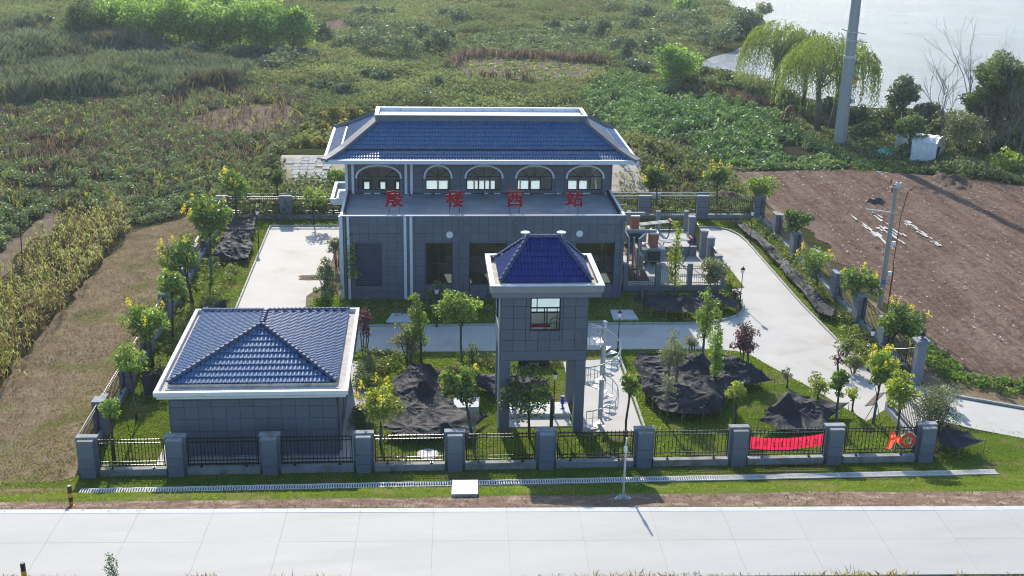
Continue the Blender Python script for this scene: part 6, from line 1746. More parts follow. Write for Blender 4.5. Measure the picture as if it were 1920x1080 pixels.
tree('columnar_tree', 'slender green tree at the driveway edge behind the big net', (18.49,70.12,4.64,0.53,1.29,-0.01), L['bright'], n=1400, ls=.1, shape='column', K=16, wrap=True, group=G2)
tree('columnar_tree', 'slender pale green tree in front of the transformer yard wall', (18.71,80.52,5.97,0.51,1.35,-0.17), L['lime'], n=1300, ls=.1, shape='column', K=16, wrap=True, group=G2)
tree('columnar_tree', 'slender green tree in front of the pump building left of the bright spreading tree', (-0.17,68.36,5.00,0.54,1.84,-0.18), L['bright'], n=1400, ls=.1, shape='column', K=16, group=G2)
tree('columnar_tree', 'narrow climber like tree against the left corner of the pump building', (-5.42,81.00,5.49,0.47,1.75,0.14), L['bright'], n=1000, ls=.09, shape='column', K=14, group=G2)
tree('plum_tree', 'purple leaved plum tree at the driveway edge behind the big net', (20.43,66.93,3.92,0.84,1.03,-0.15), L['plum'], n=1500, ls=.085, bark='barkgrey', multi=5)
tree('plum_tree', 'thin purple leaved plum tree beside the small house roof', (-3.90,70.72,3.51,0.62,1.21,0.16), L['plum'], n=700, ls=.08, bark='barkgrey', multi=4)
tree('plum_tree', 'tiny red leaved sapling at the driveway near the gate', (26.56,66.75,1.65,0.41,0.37,-0.12), L['plum'], n=180, ls=.08)
tree('plum_tree', 'small purple sapling by the lamp on the rounded grass corner', (22.95,79.30,1.54,0.43,0.42,0.11), L['plum'], n=160, ls=.09)
tree('lime_sapling', 'small sparse sapling at the corner of the transformer yard', (23.05,80.66,2.02,0.48,0.93,-0.12), L['lime'], n=220, ls=.09)
tree('small_sapling', 'tiny pale sapling on the lawn corner left of the entrance', (22.56,64.74,1.36,0.40,0.50,-0.09), L['olive'], n=200, ls=.08, bark='barkgrey')
tree('olive_tree', 'grey green tree growing out of the left part of the big net', (15.11,63.49,4.28,1.06,1.59,-0.26), L['olive'], n=1900, ls=.075, bark='barkgrey', multi=4)
tree('olive_tree', 'thin bare looking shrub in front of the big net on the lawn', (13.97,59.90,3.52,0.52,1.45,-0.01), L['olive'], n=420, ls=.07, bark='barkgrey')
tree('olive_tree', 'sparse small shrub at the edge of the shaded driveway', (17.66,69.78,1.63,0.53,0.61,-0.08), L['olive'], n=260, ls=.08, bark='barkgrey', multi=3)
tree('olive_tree', 'large dark olive green bush outside the corner pillar', (29.20,58.02,3.04,1.43,0.83,-0.03), L['olive'], n=3600, ls=.075, bark='bark', multi=6, open_=.4, K=34)
tree('olive_tree', 'round olive green shrub before the railings of the transformer yard', (21.75,80.69,3.27,1.03,1.06,-0.17), L['olive'], n=1900, ls=.1, bark='barkgrey', multi=3, open_=.42)
tree('olive_tree', 'grey green shrub standing behind the tall two tiered net', (-1.00,69.07,3.02,1.12,0.52,0.02), L['olive'], n=1900, ls=.09, bark='barkgrey', multi=4)
tree('spire_shrub', 'small dark spire shaped shrub on the grass left of the tower', (3.09,68.27,1.73,0.34,0.15,-0.01), L['deep'], n=600, ls=.07, shape='column', K=12)
tree('small_tree', 'small dark round tree behind the back fence near the white slope', (-13.48,106.10,3.67,0.59,2.05,-0.06), L['deep'], n=900, ls=.12)
tree('leafy_bush', 'leafy bush at the edge of the yard beside the pump building', (-6.97,79.26,4.05,0.95,0.33,0.04), L['olive'], n=1700, ls=.11, multi=4, K=22, cat='bush')
tree('leafy_bush', 'green bush on the bottom edge of the yard behind the house roof', (-7.13,77.98,1.81,0.87,-0.08,0.03), L['bright'], n=1300, ls=.1, multi=3, cat='bush')
tree('leafy_bush', 'sparse bush between the yard and the left wall of the pump building', (-6.87,88.62,2.67,0.63,0.89,-0.03), L['olive'], n=600, ls=.1, multi=3, cat='bush')
tree('leafy_bush', 'green bush on the white slope left of the pump building', (-8.12,110.26,2.86,1.19,0.32,0.05), L['bright'], n=1100, ls=.16, multi=3, cat='bush')
tree('leafy_bush', 'dark bush in the shade by the first ground floor window', (0.96,76.75,3.20,0.86,0.40,0.00), L['deep'], n=900, ls=.1, multi=3, cat='bush')
tree('leafy_bush', 'thin tree casting a shadow on the yard by the back fence', (-9.74,100.51,3.43,1.04,1.58,0.09), L['bright'], n=500, ls=.13, cat='tree')
tree('leafy_bush', 'low bush by the driveway lamp near the gate', (27.99,69.50,1.51,0.71,0.11,0.01), L['bed'], n=420, ls=.11, multi=3, cat='bush')
tree('leafy_bush', 'yellowish bush under the big tree near the gate', (27.54,66.72,1.39,0.68,0.22,-0.03), L['bed'], n=420, ls=.11, multi=3, cat='bush')

# clipped beds: low shrubs inside the fences, joined as ground cover
bed = [scatter([(28.9, 66.5), (30.8, 66.5), (30.8, 101.6), (28.9, 101.6)], 2.2), scatter([(-17.6, 66), (-14.2, 66), (-14.2, 98), (-17.6, 98)], 1.3), scatter([(-5.6, 77.5), (9, 77.5), (9, 80.8), (-5.6, 80.8)], 1.0),
       scatter([(-4.20,67.64),(-1.68,67.57),(-0.87,71.00),(-4.36,70.91)], 3.0), scatter([(1.51,67.48),(3.12,65.80),(4.77,68.22),(4.73,70.40),(1.56,69.87)], 1.2), scatter([(23.2, 78), (23.3, 82), (20, 80)], 1.5)]
bed = np.concatenate(bed)
V, F, T = clumps(bed, rng.uniform(.25, .6, len(bed)), rng.uniform(.25, .8, len(bed)), 34, .095)
stuff('bed_shrubs', 'low mixed shrubs filling the planting beds along the fences', V, F, T, L['bed'])
q = np.concatenate([np.stack([rng.uniform((-4.11,67.23)[0], (-3.18,67.20)[0], 26), rng.uniform((-3.99,64.85)[1], (-4.17,68.48)[1], 26)], 1), np.stack([rng.uniform((-3.97,60.17)[0], (-3.06,60.14)[0], 26), rng.uniform((-3.70,59.16)[1], (-3.82,61.40)[1], 26)], 1)])
V, F, T = clumps(q, .4, .75, 150, .05)
o = stuff('clipped_hedge', 'dark clipped hedge blocks beside the house path', V, F, T, L['deep'])

# lawn blades
lawnp = scatter([(-18.0, 54.7), (27.7, 54.7), (27.7, 61.6), (31.1, 64.9), (31.1, 102), (-18.1, 102)], 70)
bad = np.zeros(len(lawnp), bool)
for poly in (DRIVE, YARD, [(-14.2, 56), (-3.2, 56), (-3.6, 69.5), (-14.2, 69.5)], [(8.81,69.05), (12.85,69.56), (12.56,58.73), (8.80,58.73)], [(X0, 79.9), (X1, 79.9), (X1, 99), (X0, 99)], [(15, 82), (23.6, 82), (24.7, 99), (15, 99)], [(4.6, 59.5), (8.7, 59.5), (8.7, 62.6), (4.6, 62.6)]): bad |= inside(lawnp, poly)
lawnp = lawnp[~bad]
verge = np.concatenate([scatter([(-54.80,48.32),(-17.32,49.33),(0.00,49.47),(23.79,49.34),(56.38,47.46),(60.00,55.00),(31.00,57.50),(28.00,54.60),(-18.30,54.54),(-59.79,53.81)], 40), scatter([(-24, 53), (-18.3, 53), (-18.3, 96), (-20.3, 96), (-20.2, 75), (-21.5, 62)], 30), scatter([(31.3, 65), (34, 70), (34, 76), (32.5, 84), (32.5, 101), (31.4, 101)], 40), scatter([(28, 55), (34, 57.5), (60, 53), (60, 60), (38, 65), (32, 65)], 14)])
dy_ = verge[:, 1] - (DR0.y + (verge[:, 0] - DR0.x) * (DR1.y - DR0.y) / (DR1.x - DR0.x)); verge = verge[~((np.abs(dy_) < .3) & (verge[:, 0] > -17.5) & (verge[:, 0] < 30.7))]
allq = np.concatenate([lawnp, verge])
er_ = [(27.75, 61.5), (31.0, 64.75), (31.48,63.91), (32.82,62.70), (43.92,58.54), (41.85,55.29), (30.21,59.78), (27.75, 58.6)]
allq = allq[~inside(allq, er_)]
keep = vnoise(allq[:, 0], allq[:, 1], 1.5, 31) > .18
allq = allq[keep]
P = np.column_stack([allq, hz(allq[:, 0], allq[:, 1]) + .004])
V, F = blades(P, rng.uniform(.04, .11, len(P)), rng.uniform(.015, .035, len(P)), .6)
T = np.clip(.75 * vnoise(P[:, 0], P[:, 1], 2.2, 33) + .35 * rng.uniform(0, 1, len(P)), 0, 1)
stuff('lawn_grass', 'short green lawn grass inside and outside the fences', V, F, np.repeat(T, 5), L['grass'])

# dry grass of the strip, road edges
q = np.concatenate([scatter([(-45, 51.4), (-45, 64), (-25.4, 66), (-25.3, 98), (-21.4, 103.4), (-18.6, 103.5), (-18.5, 51)], 64), scatter([(-41.10,47.68),(-16.44,46.90),(0.00,46.40),(27.40,45.53),(54.80,44.66),(56.28,47.27),(23.76,49.24),(-17.01,49.62),(-43.27,51.35)], 26), scatter([(31.4, 76), (33.2, 84), (33.2, 100), (34, 118), (31.4, 103)], 20)])
P = np.column_stack([q, hz(q[:, 0], q[:, 1]) + .004])
V, F = blades(P, rng.uniform(.03, .13, len(P)), rng.uniform(.012, .03, len(P)), .9)
stuff('dry_grass', 'dry mown grass and straw on the strip west of the fence', V, F, np.repeat(np.clip(.6 * vnoise(P[:, 0], P[:, 1], 1.3, 35) + .4 * rng.uniform(0, 1, len(P)), 0, 1), 5), L['dry'])
q = scatter([(-27, 36), (33, 34), (33, 39.75), (3.65, 40.9), (-27, 41.95)], 110, amp=.32)
q = q[vnoise(q[:, 0], q[:, 1], 2.6, 40) > .32 - .3 * (q[:, 1] < 39.6)]
P = np.column_stack([q, hz(q[:, 0], q[:, 1]) + .004]); tall = vnoise(q[:, 0], q[:, 1], 3.1, 41)
V, F = blades(P, rng.uniform(.06, .24, len(P)) * (.5 + 1.4 * tall), rng.uniform(.01, .022, len(P)), .5)
stuff('roadside_grass', 'rough grass along the near edge of the road', V, F, np.repeat(np.clip(.5 * tall + .5 * rng.uniform(0, 1, len(P)), 0, 1), 5), leafmat('rough_blade', (.07, .1, .02), (.22, .2, .08), .42, patch=((.26, .2, .11), .5, .5, .7)))
tree('weed_clump', 'tall green weed at the bottom edge of the picture near the left', (-12.49,41.11,3.97,0.28,2.65,-0.05), L['deep'], n=420, ls=.05, shape='column', K=14, cat='weed', trunk=.015)

# ---------------------------------------------------------------- fields
# maize: upright stalks with drooping leaves
CORN = [(-26.45,60.93),(-25.27,65.28),(-24.95,67.20),(-25.35,75.08),(-25.26,81.63),(-25.35,92.99),(-25.48,98.53),(-27.10,104.72),(-29.03,103.68),(-29.88,99.85),(-31.61,99.86),(-31.77,95.23),(-31.50,88.34),(-32.23,84.06),(-33.29,79.61)]
q = scatter(CORN, 3.3, amp=.5); q[:, 0] = np.round(q[:, 0] / .62) * .62 + rng.normal(0, .09, len(q))
N = len(q); hh = rng.uniform(1.2, 2.1, N) * (.75 + .5 * vnoise(q[:, 0], q[:, 1], 5, 51))
P = np.column_stack([q, np.zeros(N)])
Vs, Fs = blades(P, hh, .035, .06)
dry_ = vnoise(q[:, 0], q[:, 1], 3.0, 52)
k = np.repeat(np.arange(N), 8); n8 = len(k)
z0_ = rng.uniform(.15, .95, n8) * hh[k]; a = rng.uniform(0, 2 * PI, n8); l = rng.uniform(.3, .62, n8)
d = np.stack([np.cos(a), np.sin(a), np.zeros(n8)], 1); s = np.stack([-np.sin(a), np.cos(a), np.zeros(n8)], 1)
b0 = np.column_stack([q[k], z0_]); up = np.array([0, 0, 1.0])
m1 = b0 + d * (l * .5)[:, None] + up * (l * .42)[:, None]; m2 = b0 + d * l[:, None] + up * (l * rng.uniform(-.5, .5, n8))[:, None]
Vl = np.stack([b0, m1 - s * .04, m2, m1 + s * .04], 1).reshape(-1, 3)
Tl = np.clip(np.where(rng.uniform(0, 1, n8) < (.15 + .5 * dry_[k]) * (.4 + .8 * (z0_ / hh[k])), rng.uniform(.55, 1, n8), rng.uniform(0, .4, n8)), 0, 1)
Fl = np.arange(4 * n8, dtype=np.int32).reshape(-1, 4)
Vs4 = Vs.reshape(-1, 5, 3)[:, [0, 1, 2, 4]]; Vs4[:, 2] = Vs.reshape(-1, 5, 3)[:, 3] + .01; Vs4[:, 3] = Vs.reshape(-1, 5, 3)[:, 3] - .01; Vs4 = Vs4.reshape(-1, 3)
Fs4 = np.arange(len(Vs4), dtype=np.int32).reshape(-1, 4)
stuff('maize', 'half dry maize standing in rows beside the dry grass strip', np.concatenate([Vl, Vs4]), np.concatenate([Fl, Fs4 + len(Vl)]), np.concatenate([np.repeat(Tl, 4), np.full(len(Vs4), .1)]), L['corn'])

# mixed crop west: sweet potato mounds, dry stalks, a few yellow maize plants
WEST = [(-42.38,100.75),(-34.07,91.98),(-34.62,99.08),(-33.39,105.46),(-27.10,104.72),(-25.36,99.01),(-21.26,103.47),(-18.57,106.67),(-17.03,113.48),(-15.14,124.75),(-14.60,136.83),(-15.16,149.52),(-15.47,160.58),(-17.72,168.77),(-27.48,168.39),(-36.00,162.67),(-48.82,157.57),(-62.96,151.71)]
BARE = [(-30.13,143.53),(-27.14,152.71),(-22.86,156.50),(-17.56,156.28),(-15.84,149.50),(-16.39,141.93),(-18.44,137.64),(-22.65,136.69),(-26.86,139.57)]
q = scatter(WEST, 1.25, amp=1.0); q = q[~inside(q, BARE)]
q = q[vnoise(q[:, 0], q[:, 1], 3.5, 61) > .28]
V, F, T = clumps(q, rng.uniform(.5, .95, len(q)), rng.uniform(.4, 1.1, len(q)), 60, .125)
stuff('sweet_potato_crop', 'dark green sweet potato and mixed crops filling the west field', V, F, T, L['potato'])
q = scatter(WEST, 3.6, amp=1.0)
dpx = vnoise(q[:, 0], q[:, 1], 9, 62); w_ = sstep(108, 128, q[:, 1] + 8 * (dpx - .5))
q = q[rng.uniform(0, 1, len(q)) < (.05 + .3 * w_)]; q = q[(~inside(q, BARE)) | (rng.uniform(0, 1, len(q)) < .45)]
N = len(q); k = np.repeat(np.arange(N), 6)
P = np.column_stack([q[k] + rng.normal(0, .16, (len(k), 2)), hz(q[k, 0], q[k, 1]) + rng.uniform(0, .5, len(k))])
V, F = blades(P, rng.uniform(.4, 1.0, len(k)), rng.uniform(.025, .06, len(k)), .3)
stuff('dry_stalks', 'dead brown crop stalks standing across the west field', V, F, np.repeat(rng.uniform(0, 1, len(k)), 5), L['stalk'])
q = scatter(WEST, .09, amp=1.0); N = len(q); k = np.repeat(np.arange(N), 9)
P = np.column_stack([q[k] + rng.normal(0, .12, (len(k), 2)), rng.uniform(.2, .9, len(k))])
V, F = blades(P, rng.uniform(.4, .9, len(k)), rng.uniform(.03, .06, len(k)), .6)
stuff('maize_plants', 'yellow green maize plants scattered through the west field', V, F, np.repeat(rng.uniform(0, 1, len(k)), 5), leafmat('pale_maize_leaf', (.13, .12, .035), (.19, .21, .05), .4))

# reeds and tall scrub beyond the west field
REED = [(-92.73,223.92),(-79.92,231.09),(-67.06,227.48),(-56.53,216.60),(-45.36,208.00),(-36.00,201.11),(-28.49,185.85),(-25.03,168.06),(-35.67,161.09),(-48.39,156.09),(-63.31,149.29)]
q = scatter(REED, 2.6, amp=2.0)
dn = vnoise(q[:, 0], q[:, 1], 9, 71); N = len(q)
hh = .9 + 2.4 * sstep(.25, .75, dn) * (.6 + .7 * vnoise(q[:, 0], q[:, 1], 3, 72))
k = np.repeat(np.arange(N), 12)
P = np.column_stack([q[k] + rng.normal(0, .38, (len(k), 2)), hz(q[k, 0], q[k, 1]) + rng.uniform(0, .75, len(k)) * hh[k]])
V, F = blades(P, rng.uniform(.35, .6, len(k)) * hh[k], rng.uniform(.05, .1, len(k)), .45)
stuff('reed_bed', 'tall grey green reeds and scrub beyond the west field', V, F, np.repeat(np.clip(.5 * dn[k] + .5 * rng.uniform(0, 1, len(k)), 0, 1), 5), L['reed'])

E1 = [(27.65,177.47),(32.67,182.63),(35.47,170.82),(40.65,162.02),(45.02,158.17),(47.51,153.67),(46.36,142.57),(45.71,134.00),(47.38,129.27),(49.49,121.35),(33.36,120.76),(30.12,125.16),(24.64,135.42),(22.30,146.00),(20.80,155.91)]
E2 = [(6.67,208.80),(8.83,220.61),(14.65,234.06),(22.45,237.98),(31.02,237.02),(34.78,229.29),(34.12,213.25),(31.41,195.56),(24.36,198.68),(12.69,201.61),(7.02,202.50)]
sheet('crop_ground', E1, .012, M['cropsoil'], .5, 21)
drape('crop_ground', E2, .03, M['cropsoil'], .5, 22, 1.5)
# open weeds everywhere else behind the station, thinning with distance
WILD = [(-92.73,223.92),(-117.12,285.77),(77.08,310.08),(73.28,254.85),(51.15,206.42),(45.76,191.23),(50.45,178.45),(52.50,162.82),(57.83,151.38),(62.47,144.54),(74.32,136.81),(80.15,125.61),(64.92,113.60),(49.31,120.86),(33.18,120.05),(31.49,102.83),(18.12,102.91),(21.69,125.08),(-8.84,124.81),(-7.45,103.05),(-17.62,100.57),(-21.26,103.47),(-17.03,113.48),(-14.60,136.83),(-15.47,160.58),(-17.72,168.77),(-25.18,168.05),(-28.49,185.85),(-45.36,208.00),(-67.06,227.48)]
q = scatter(WILD, 5.0)
pr_ = np.clip(150 / q[:, 1], .35, 1.0) * sstep(.15, .5, vnoise(q[:, 0], q[:, 1], 6, 81) + .25)
FLD2 = [[(3.93,186.42),(6.90,198.86),(12.54,199.19),(20.44,196.11),(30.88,192.13),(29.24,182.47),(23.50,177.29),(13.56,175.91),(7.12,176.58)], LAKE, [(35.71,179.77),(40.05,169.65),(47.99,160.64),(50.63,152.28),(51.94,142.68),(48.52,140.69),(48.63,154.45),(40.85,162.84)], [(-21.44,241.88),(-16.72,248.50),(-11.07,245.42),(-11.61,233.54),(-19.73,231.29)], [(-15.47,127.77),(-10.79,127.82),(-8.39,117.79),(-7.96,111.06),(-13.63,111.06)]]
q = q[rng.uniform(0, 1, len(q)) < pr_]
for f_ in FLD2 + [E1, E2]: q = q[~inside(q, f_)]
sandy = inside(q, [(20.88,127.64),(26.29,127.18),(28.51,117.95),(27.24,109.84),(18.17,109.85)]); q = q[~sandy | (rng.uniform(0, 1, len(q)) < .1)]
hgt = .2 + 1.7 * sstep(.5, .85, vnoise(q[:, 0], q[:, 1], 8, 82)) * (.5 + .8 * vnoise(q[:, 0], q[:, 1], 2.5, 85)) + .3 * vnoise(q[:, 0], q[:, 1], 3, 83)
V, F, T = clumps(q, .45 + .3 * hgt, hgt, 8, .2 * 1.0, .4)
T = np.clip(T * .5 + .5 * np.repeat(np.repeat(vnoise(q[:, 0], q[:, 1], 14, 84), 8), 4), 0, 1)
stuff('weeds', 'weeds and rough grass covering the open ground behind the station', V, F, T, L['weed'])

# green fields to the north east
q = scatter(E1, 1.15, amp=.8)
cut = [(30.71,139.12),(34.78,142.98),(37.35,143.68),(35.93,139.21),(32.44,135.55),(29.83,135.51)]
q = q[~inside(q, cut)]
q = q[(vnoise(q[:, 0], q[:, 1], 4, 91) > .3)]
V, F, T = clumps(q, rng.uniform(.6, 1.15, len(q)), rng.uniform(.5, 1.2, len(q)) * (1.3 - .75 * sstep(134, 124, q[:, 1])), 46, .19)
stuff('bean_bushes', 'dense green crop bushes in the field by the lake', V, F, T, leafmat('crop_bush_leaf', (.035, .09, .03), (.095, .17, .055), .38, patch=((.13, .19, .035), .05, .52, .66)))
q = scatter(E2, 1.1, amp=.8); V, F, T = clumps(q, rng.uniform(.7, 1.2, len(q)), rng.uniform(.5, .9, len(q)), 26, .24, z0=.0)
stuff('sweet_potato_crop', 'oval patch of dark green sweet potato behind the pump building', V, F, T, L['potato'])
q = np.concatenate([scatter([(7.08,198.88),(12.61,200.39),(31.41,195.56),(30.54,189.90),(18.53,194.86),(6.96,195.37)], 1.2), scatter([(3.93,186.42),(6.98,201.27),(7.99,198.93),(4.82,181.34)], 1.2), scatter([(7.12,176.58),(16.90,177.00),(16.64,174.17),(7.01,173.77)], .6)])
k = np.repeat(np.arange(len(q)), 10)
P = np.column_stack([q[k] + rng.normal(0, .3, (len(k), 2)), rng.uniform(0, .9, len(k))]); V, F = blades(P, rng.uniform(.6, 1.3, len(k)), rng.uniform(.06, .14, len(k)), .3)
stuff('dry_stalks', 'rows of dead brown stalks edging the oval green patch', V, F, np.repeat(rng.uniform(0, 1, len(k)), 5), L['stalk'])
q = scatter(FLD2[0], .7); V, F, T = clumps(q, .4, .3, 7, .2, z0=.25)
stuff('seedlings', 'pale seedlings on the bare field plot behind the pump building', V, F, T, L['bean'])
E3 = np.concatenate([scatter([(45.97,119.89),(51.93,125.36),(53.51,122.35),(56.55,120.91),(62.90,125.45),(69.95,128.17),(75.47,123.01),(64.69,113.17),(56.51,118.07)], 1.6), scatter([(34.72,75.77),(34.56,69.87),(34.61,66.69),(38.10,65.08),(43.26,63.00),(42.16,61.12),(36.95,62.81),(33.39,64.73),(32.79,67.42),(33.60,73.94)], 3.0)])
V, F, T = clumps(E3, rng.uniform(.35, .6, len(E3)), rng.uniform(.25, .5, len(E3)), 26, .13)
stuff('creeper_cover', 'broad leaved green creepers edging the ploughed field', V, F, T, leafmat('creeper_leaf', (.035, .085, .018), (.12, .19, .035), .4, gloss=.02))

# scrub masses: mounds of shrubs, one object per stretch
def mounds(name, label, items, leaf, ls=.3, per=520, upb=.4):
    Vs, Fs, Ts, n0 = [], [], [], 0
    for (x, y, h, r, zb, dx) in items:
        K = 14; d = rng.normal(size=(K, 3)); d /= np.linalg.norm(d, axis=1)[:, None]; d[:, 2] = np.abs(d[:, 2])
        g = float(hz(x, y))
        C = np.array([x + dx, y, g + h * .15]) + d * np.array([r * .8, min(r, 3.2) * .8, h * .7]) * (rng.uniform(.3, 1, K) ** .6)[:, None]
        R = np.clip(min(r, h) * .42 * rng.uniform(.7, 1.3, K), .3, 2.2)
        V, F, T = crown_leaves(C, R, per, ls, .55, upb); V[:, 2] = np.maximum(V[:, 2], g)
        Vs.append(V); Fs.append(F + n0); Ts.append(T); n0 += len(V)
    return stuff(name, label, np.concatenate(Vs), np.concatenate(Fs), np.concatenate(Ts), leaf)
def ms(*a):  # (x,y,h,r,zb,dx) items
    return [tuple(t) for t in a]
mounds('scrub', 'grey green willow scrub in the wild ground left of the oval patch', ms((-8.35,202.80,4.95,4.11,0.00,0.05), (-2.85,200.09,4.46,4.52,-0.00,0.02), (2.67,206.61,4.14,3.27,0.00,0.00), (-11.28,226.53,4.48,4.06,0.00,0.05), (-13.07,205.62,3.19,3.70,0.00,0.05), (-6.04,219.54,4.17,4.44,0.00,0.03), (-0.13,222.14,3.15,3.50,-0.00,0.01), (-18.71,218.63,3.37,2.93,0.00,0.06), (4.84,220.32,1.96,1.99,0.00,-0.00)), L['scrub'], per=700)
mounds('scrub', 'dark scrub between the reeds and the far trees', ms((-53.04,202.49,1.59,2.69,0.00,0.08), (-47.29,200.42,1.58,2.67,0.00,0.07), (-42.49,198.34,1.75,2.21,0.00,0.07), (-36.87,201.06,1.77,2.69,0.00,0.06), (-30.39,199.06,2.11,2.67,-0.00,0.06), (-24.26,199.42,1.95,2.24,0.00,0.05), (-19.85,199.68,1.60,2.24,-0.00,0.03), (-23.68,187.14,2.34,2.53,0.00,0.06), (-38.63,196.24,2.60,3.06,0.00,0.10), (-32.46,195.44,2.59,3.50,-0.00,0.08), (-27.69,198.62,2.03,2.67,-0.00,0.06), (-21.42,189.38,2.87,3.41,-0.00,0.06), (-17.40,191.78,2.40,2.16,0.00,0.04), (-15.08,195.28,1.48,2.20,0.00,0.02), (-58.72,217.84,1.32,2.89,-0.00,0.07), (-76.59,239.56,2.05,4.72,0.00,0.12), (-67.39,218.61,1.70,4.33,-0.00,0.10)), L['scrub'], per=650)
mounds('scrub', 'dark low bushes in front of the wild ground behind the roof', ms((-12.71,185.59,1.83,2.52,0.00,0.03), (-1.84,187.19,1.69,2.12,-0.00,0.01), (-18.38,175.49,1.74,1.98,0.00,0.04), (-10.64,164.79,1.50,2.25,0.00,0.02), (-3.88,163.79,1.35,1.87,0.00,0.01), (3.83,174.10,1.35,1.59,-0.00,-0.00), (-8.22,178.30,1.37,2.02,0.00,0.02), (-5.74,176.03,1.44,2.40,-0.00,0.01), (-14.69,168.88,1.15,2.30,0.00,0.02), (2.27,165.25,2.80,0.91,0.00,0.00), (0.57,155.32,2.50,2.14,-0.00,0.01), (4.97,159.27,1.84,1.83,0.00,-0.00), (10.13,159.44,1.33,2.21,0.00,-0.01), (13.64,157.22,1.31,1.45,0.00,-0.02), (6.22,153.64,1.43,2.13,0.00,-0.01)), L['scrub'], per=420)
mounds('scrub', 'yellowish scrub between the left path and the pump building', ms((-11.30,142.98,2.84,1.84,-0.00,0.05), (-9.54,146.27,2.36,2.01,0.00,0.03), (-11.95,134.85,2.33,1.55,-0.00,0.04), (-9.34,132.64,2.79,2.14,0.00,0.04), (-12.62,128.58,1.63,1.19,0.00,0.03), (-11.30,126.79,1.79,1.47,-0.00,0.03), (-14.12,138.31,1.61,0.95,0.00,0.03)), leafmat('yellow_scrub', (.06, .08, .02), (.2, .18, .05), .4), per=650, ls=.24)
mounds('scrub', 'shrubs above the oval patch at the top of the picture', ms((-10.60,261.48,1.71,7.00,0.00,0.02), (4.42,253.23,2.78,3.41,-0.00,0.00), (7.64,247.09,3.26,3.33,0.00,-0.01), (10.77,242.09,0.64,4.37,0.00,-0.00), (18.35,241.02,0.64,4.36,0.00,-0.01), (27.02,240.04,1.92,3.26,0.00,-0.03), (31.69,233.80,3.12,3.71,-0.00,-0.06), (34.86,226.22,3.54,3.09,-0.00,-0.08), (27.16,275.92,0.85,3.73,0.00,-0.01), (18.59,278.34,0.85,3.75,0.00,-0.01), (44.15,272.25,2.40,3.69,0.00,-0.06), (48.61,262.30,3.25,3.57,0.00,-0.09)), L['scrub'], per=420, ls=.38)
mounds('scrub', 'shrubs on the neck of land between the fields and the lake', ms((35.16,208.66,3.76,3.34,0.00,-0.10), (34.50,193.44,4.39,2.22,0.00,-0.12), (40.42,205.77,4.18,3.30,0.00,-0.13), (49.21,235.19,4.20,4.83,0.00,-0.14), (52.32,220.08,4.45,4.54,-0.00,-0.16), (55.77,213.31,4.81,3.92,0.00,-0.20), (57.71,248.82,4.43,5.10,0.00,-0.16), (34.85,185.31,2.54,2.56,-0.00,-0.07), (61.63,228.21,4.10,2.62,0.00,-0.17), (42.59,234.67,3.67,4.27,0.00,-0.10)), L['scrub'], per=700, ls=.32)
mounds('scrub', 'dark shoreline bushes under the willows', ms((40.35,171.00,1.98,2.78,0.00,-0.07), (45.26,171.19,2.38,2.39,-0.00,-0.10), (44.47,178.19,2.30,2.07,0.00,-0.09), (47.21,160.61,2.62,2.26,-0.00,-0.12), (45.41,165.51,2.16,1.93,0.00,-0.09), (50.09,154.86,2.91,1.82,-0.00,-0.15), (55.33,144.39,3.08,2.05,-0.00,-0.18), (58.26,142.81,3.73,2.71,-0.00,-0.24), (61.79,142.88,2.72,2.38,0.00,-0.18), (54.40,138.00,1.98,2.30,0.00,-0.12), (63.95,141.30,2.70,2.02,0.00,-0.19), (54.87,151.31,2.85,1.79,0.00,-0.16)), leafmat('shore_leaf', (.02, .045, .016), (.06, .095, .03), .36), per=700, ls=.26)
mounds('scrub', 'bushes among the dead trees right of the white shed', ms((72.09,139.87,7.95,2.00,0.00,-0.64), (74.84,139.92,8.61,2.00,0.00,-0.72), (69.73,132.33,6.64,2.22,0.00,-0.54), (71.68,130.94,7.51,1.89,-0.00,-0.64), (62.72,133.67,4.16,1.60,-0.00,-0.30), (62.16,129.44,5.28,1.86,0.00,-0.39), (66.07,129.48,3.43,1.87,0.00,-0.27), (69.33,129.52,3.75,1.88,0.00,-0.31), (67.15,136.09,4.68,2.28,0.00,-0.36), (63.33,136.63,3.92,1.96,0.00,-0.28), (72.31,138.31,6.90,2.98,0.00,-0.56), (74.16,133.83,7.03,2.57,-0.00,-0.60), (68.08,133.74,5.12,2.25,0.00,-0.40), (68.39,127.61,4.74,1.85,0.00,-0.39), (64.13,128.10,3.40,1.54,-0.00,-0.26), (68.91,143.02,3.07,2.05,0.00,-0.23)), leafmat('bank_leaf', (.03, .055, .018), (.1, .13, .05), .38), per=800, ls=.24)
mounds('scrub', 'weedy bushes on the sandy slope and bank right of the pump building', ms((24.99,125.11,2.29,1.18,0.00,-0.07), (27.00,127.71,2.14,1.51,-0.00,-0.07), (23.78,130.34,1.56,1.23,0.00,-0.04), (27.94,117.94,1.04,1.41,0.00,-0.04)), leafmat('slope_leaf', (.06, .08, .025), (.16, .15, .06), .38), per=420, ls=.2)
mounds('scrub', 'green bushes behind the back fence left of the pump building', ms((-11.31,103.07,1.66,0.97,-0.00,0.03), (-9.42,103.58,1.87,1.07,-0.00,0.03), (-10.18,103.94,2.12,0.98,0.00,0.04), (-15.63,103.09,1.35,0.97,0.00,0.04), (-14.89,104.85,1.27,0.74,0.00,0.03), (-8.18,103.05,1.26,0.73,0.00,0.02), (19.12,102.90,1.18,0.99,-0.00,-0.03), (30.26,103.02,1.34,1.00,0.00,-0.06), (23.42,103.06,0.82,1.24,0.00,-0.03)), L['potato'], per=320, ls=.15)

L['darkwood'] = leafmat('dark_wood_leaf', (.03, .06, .022), (.085, .13, .04), .42)
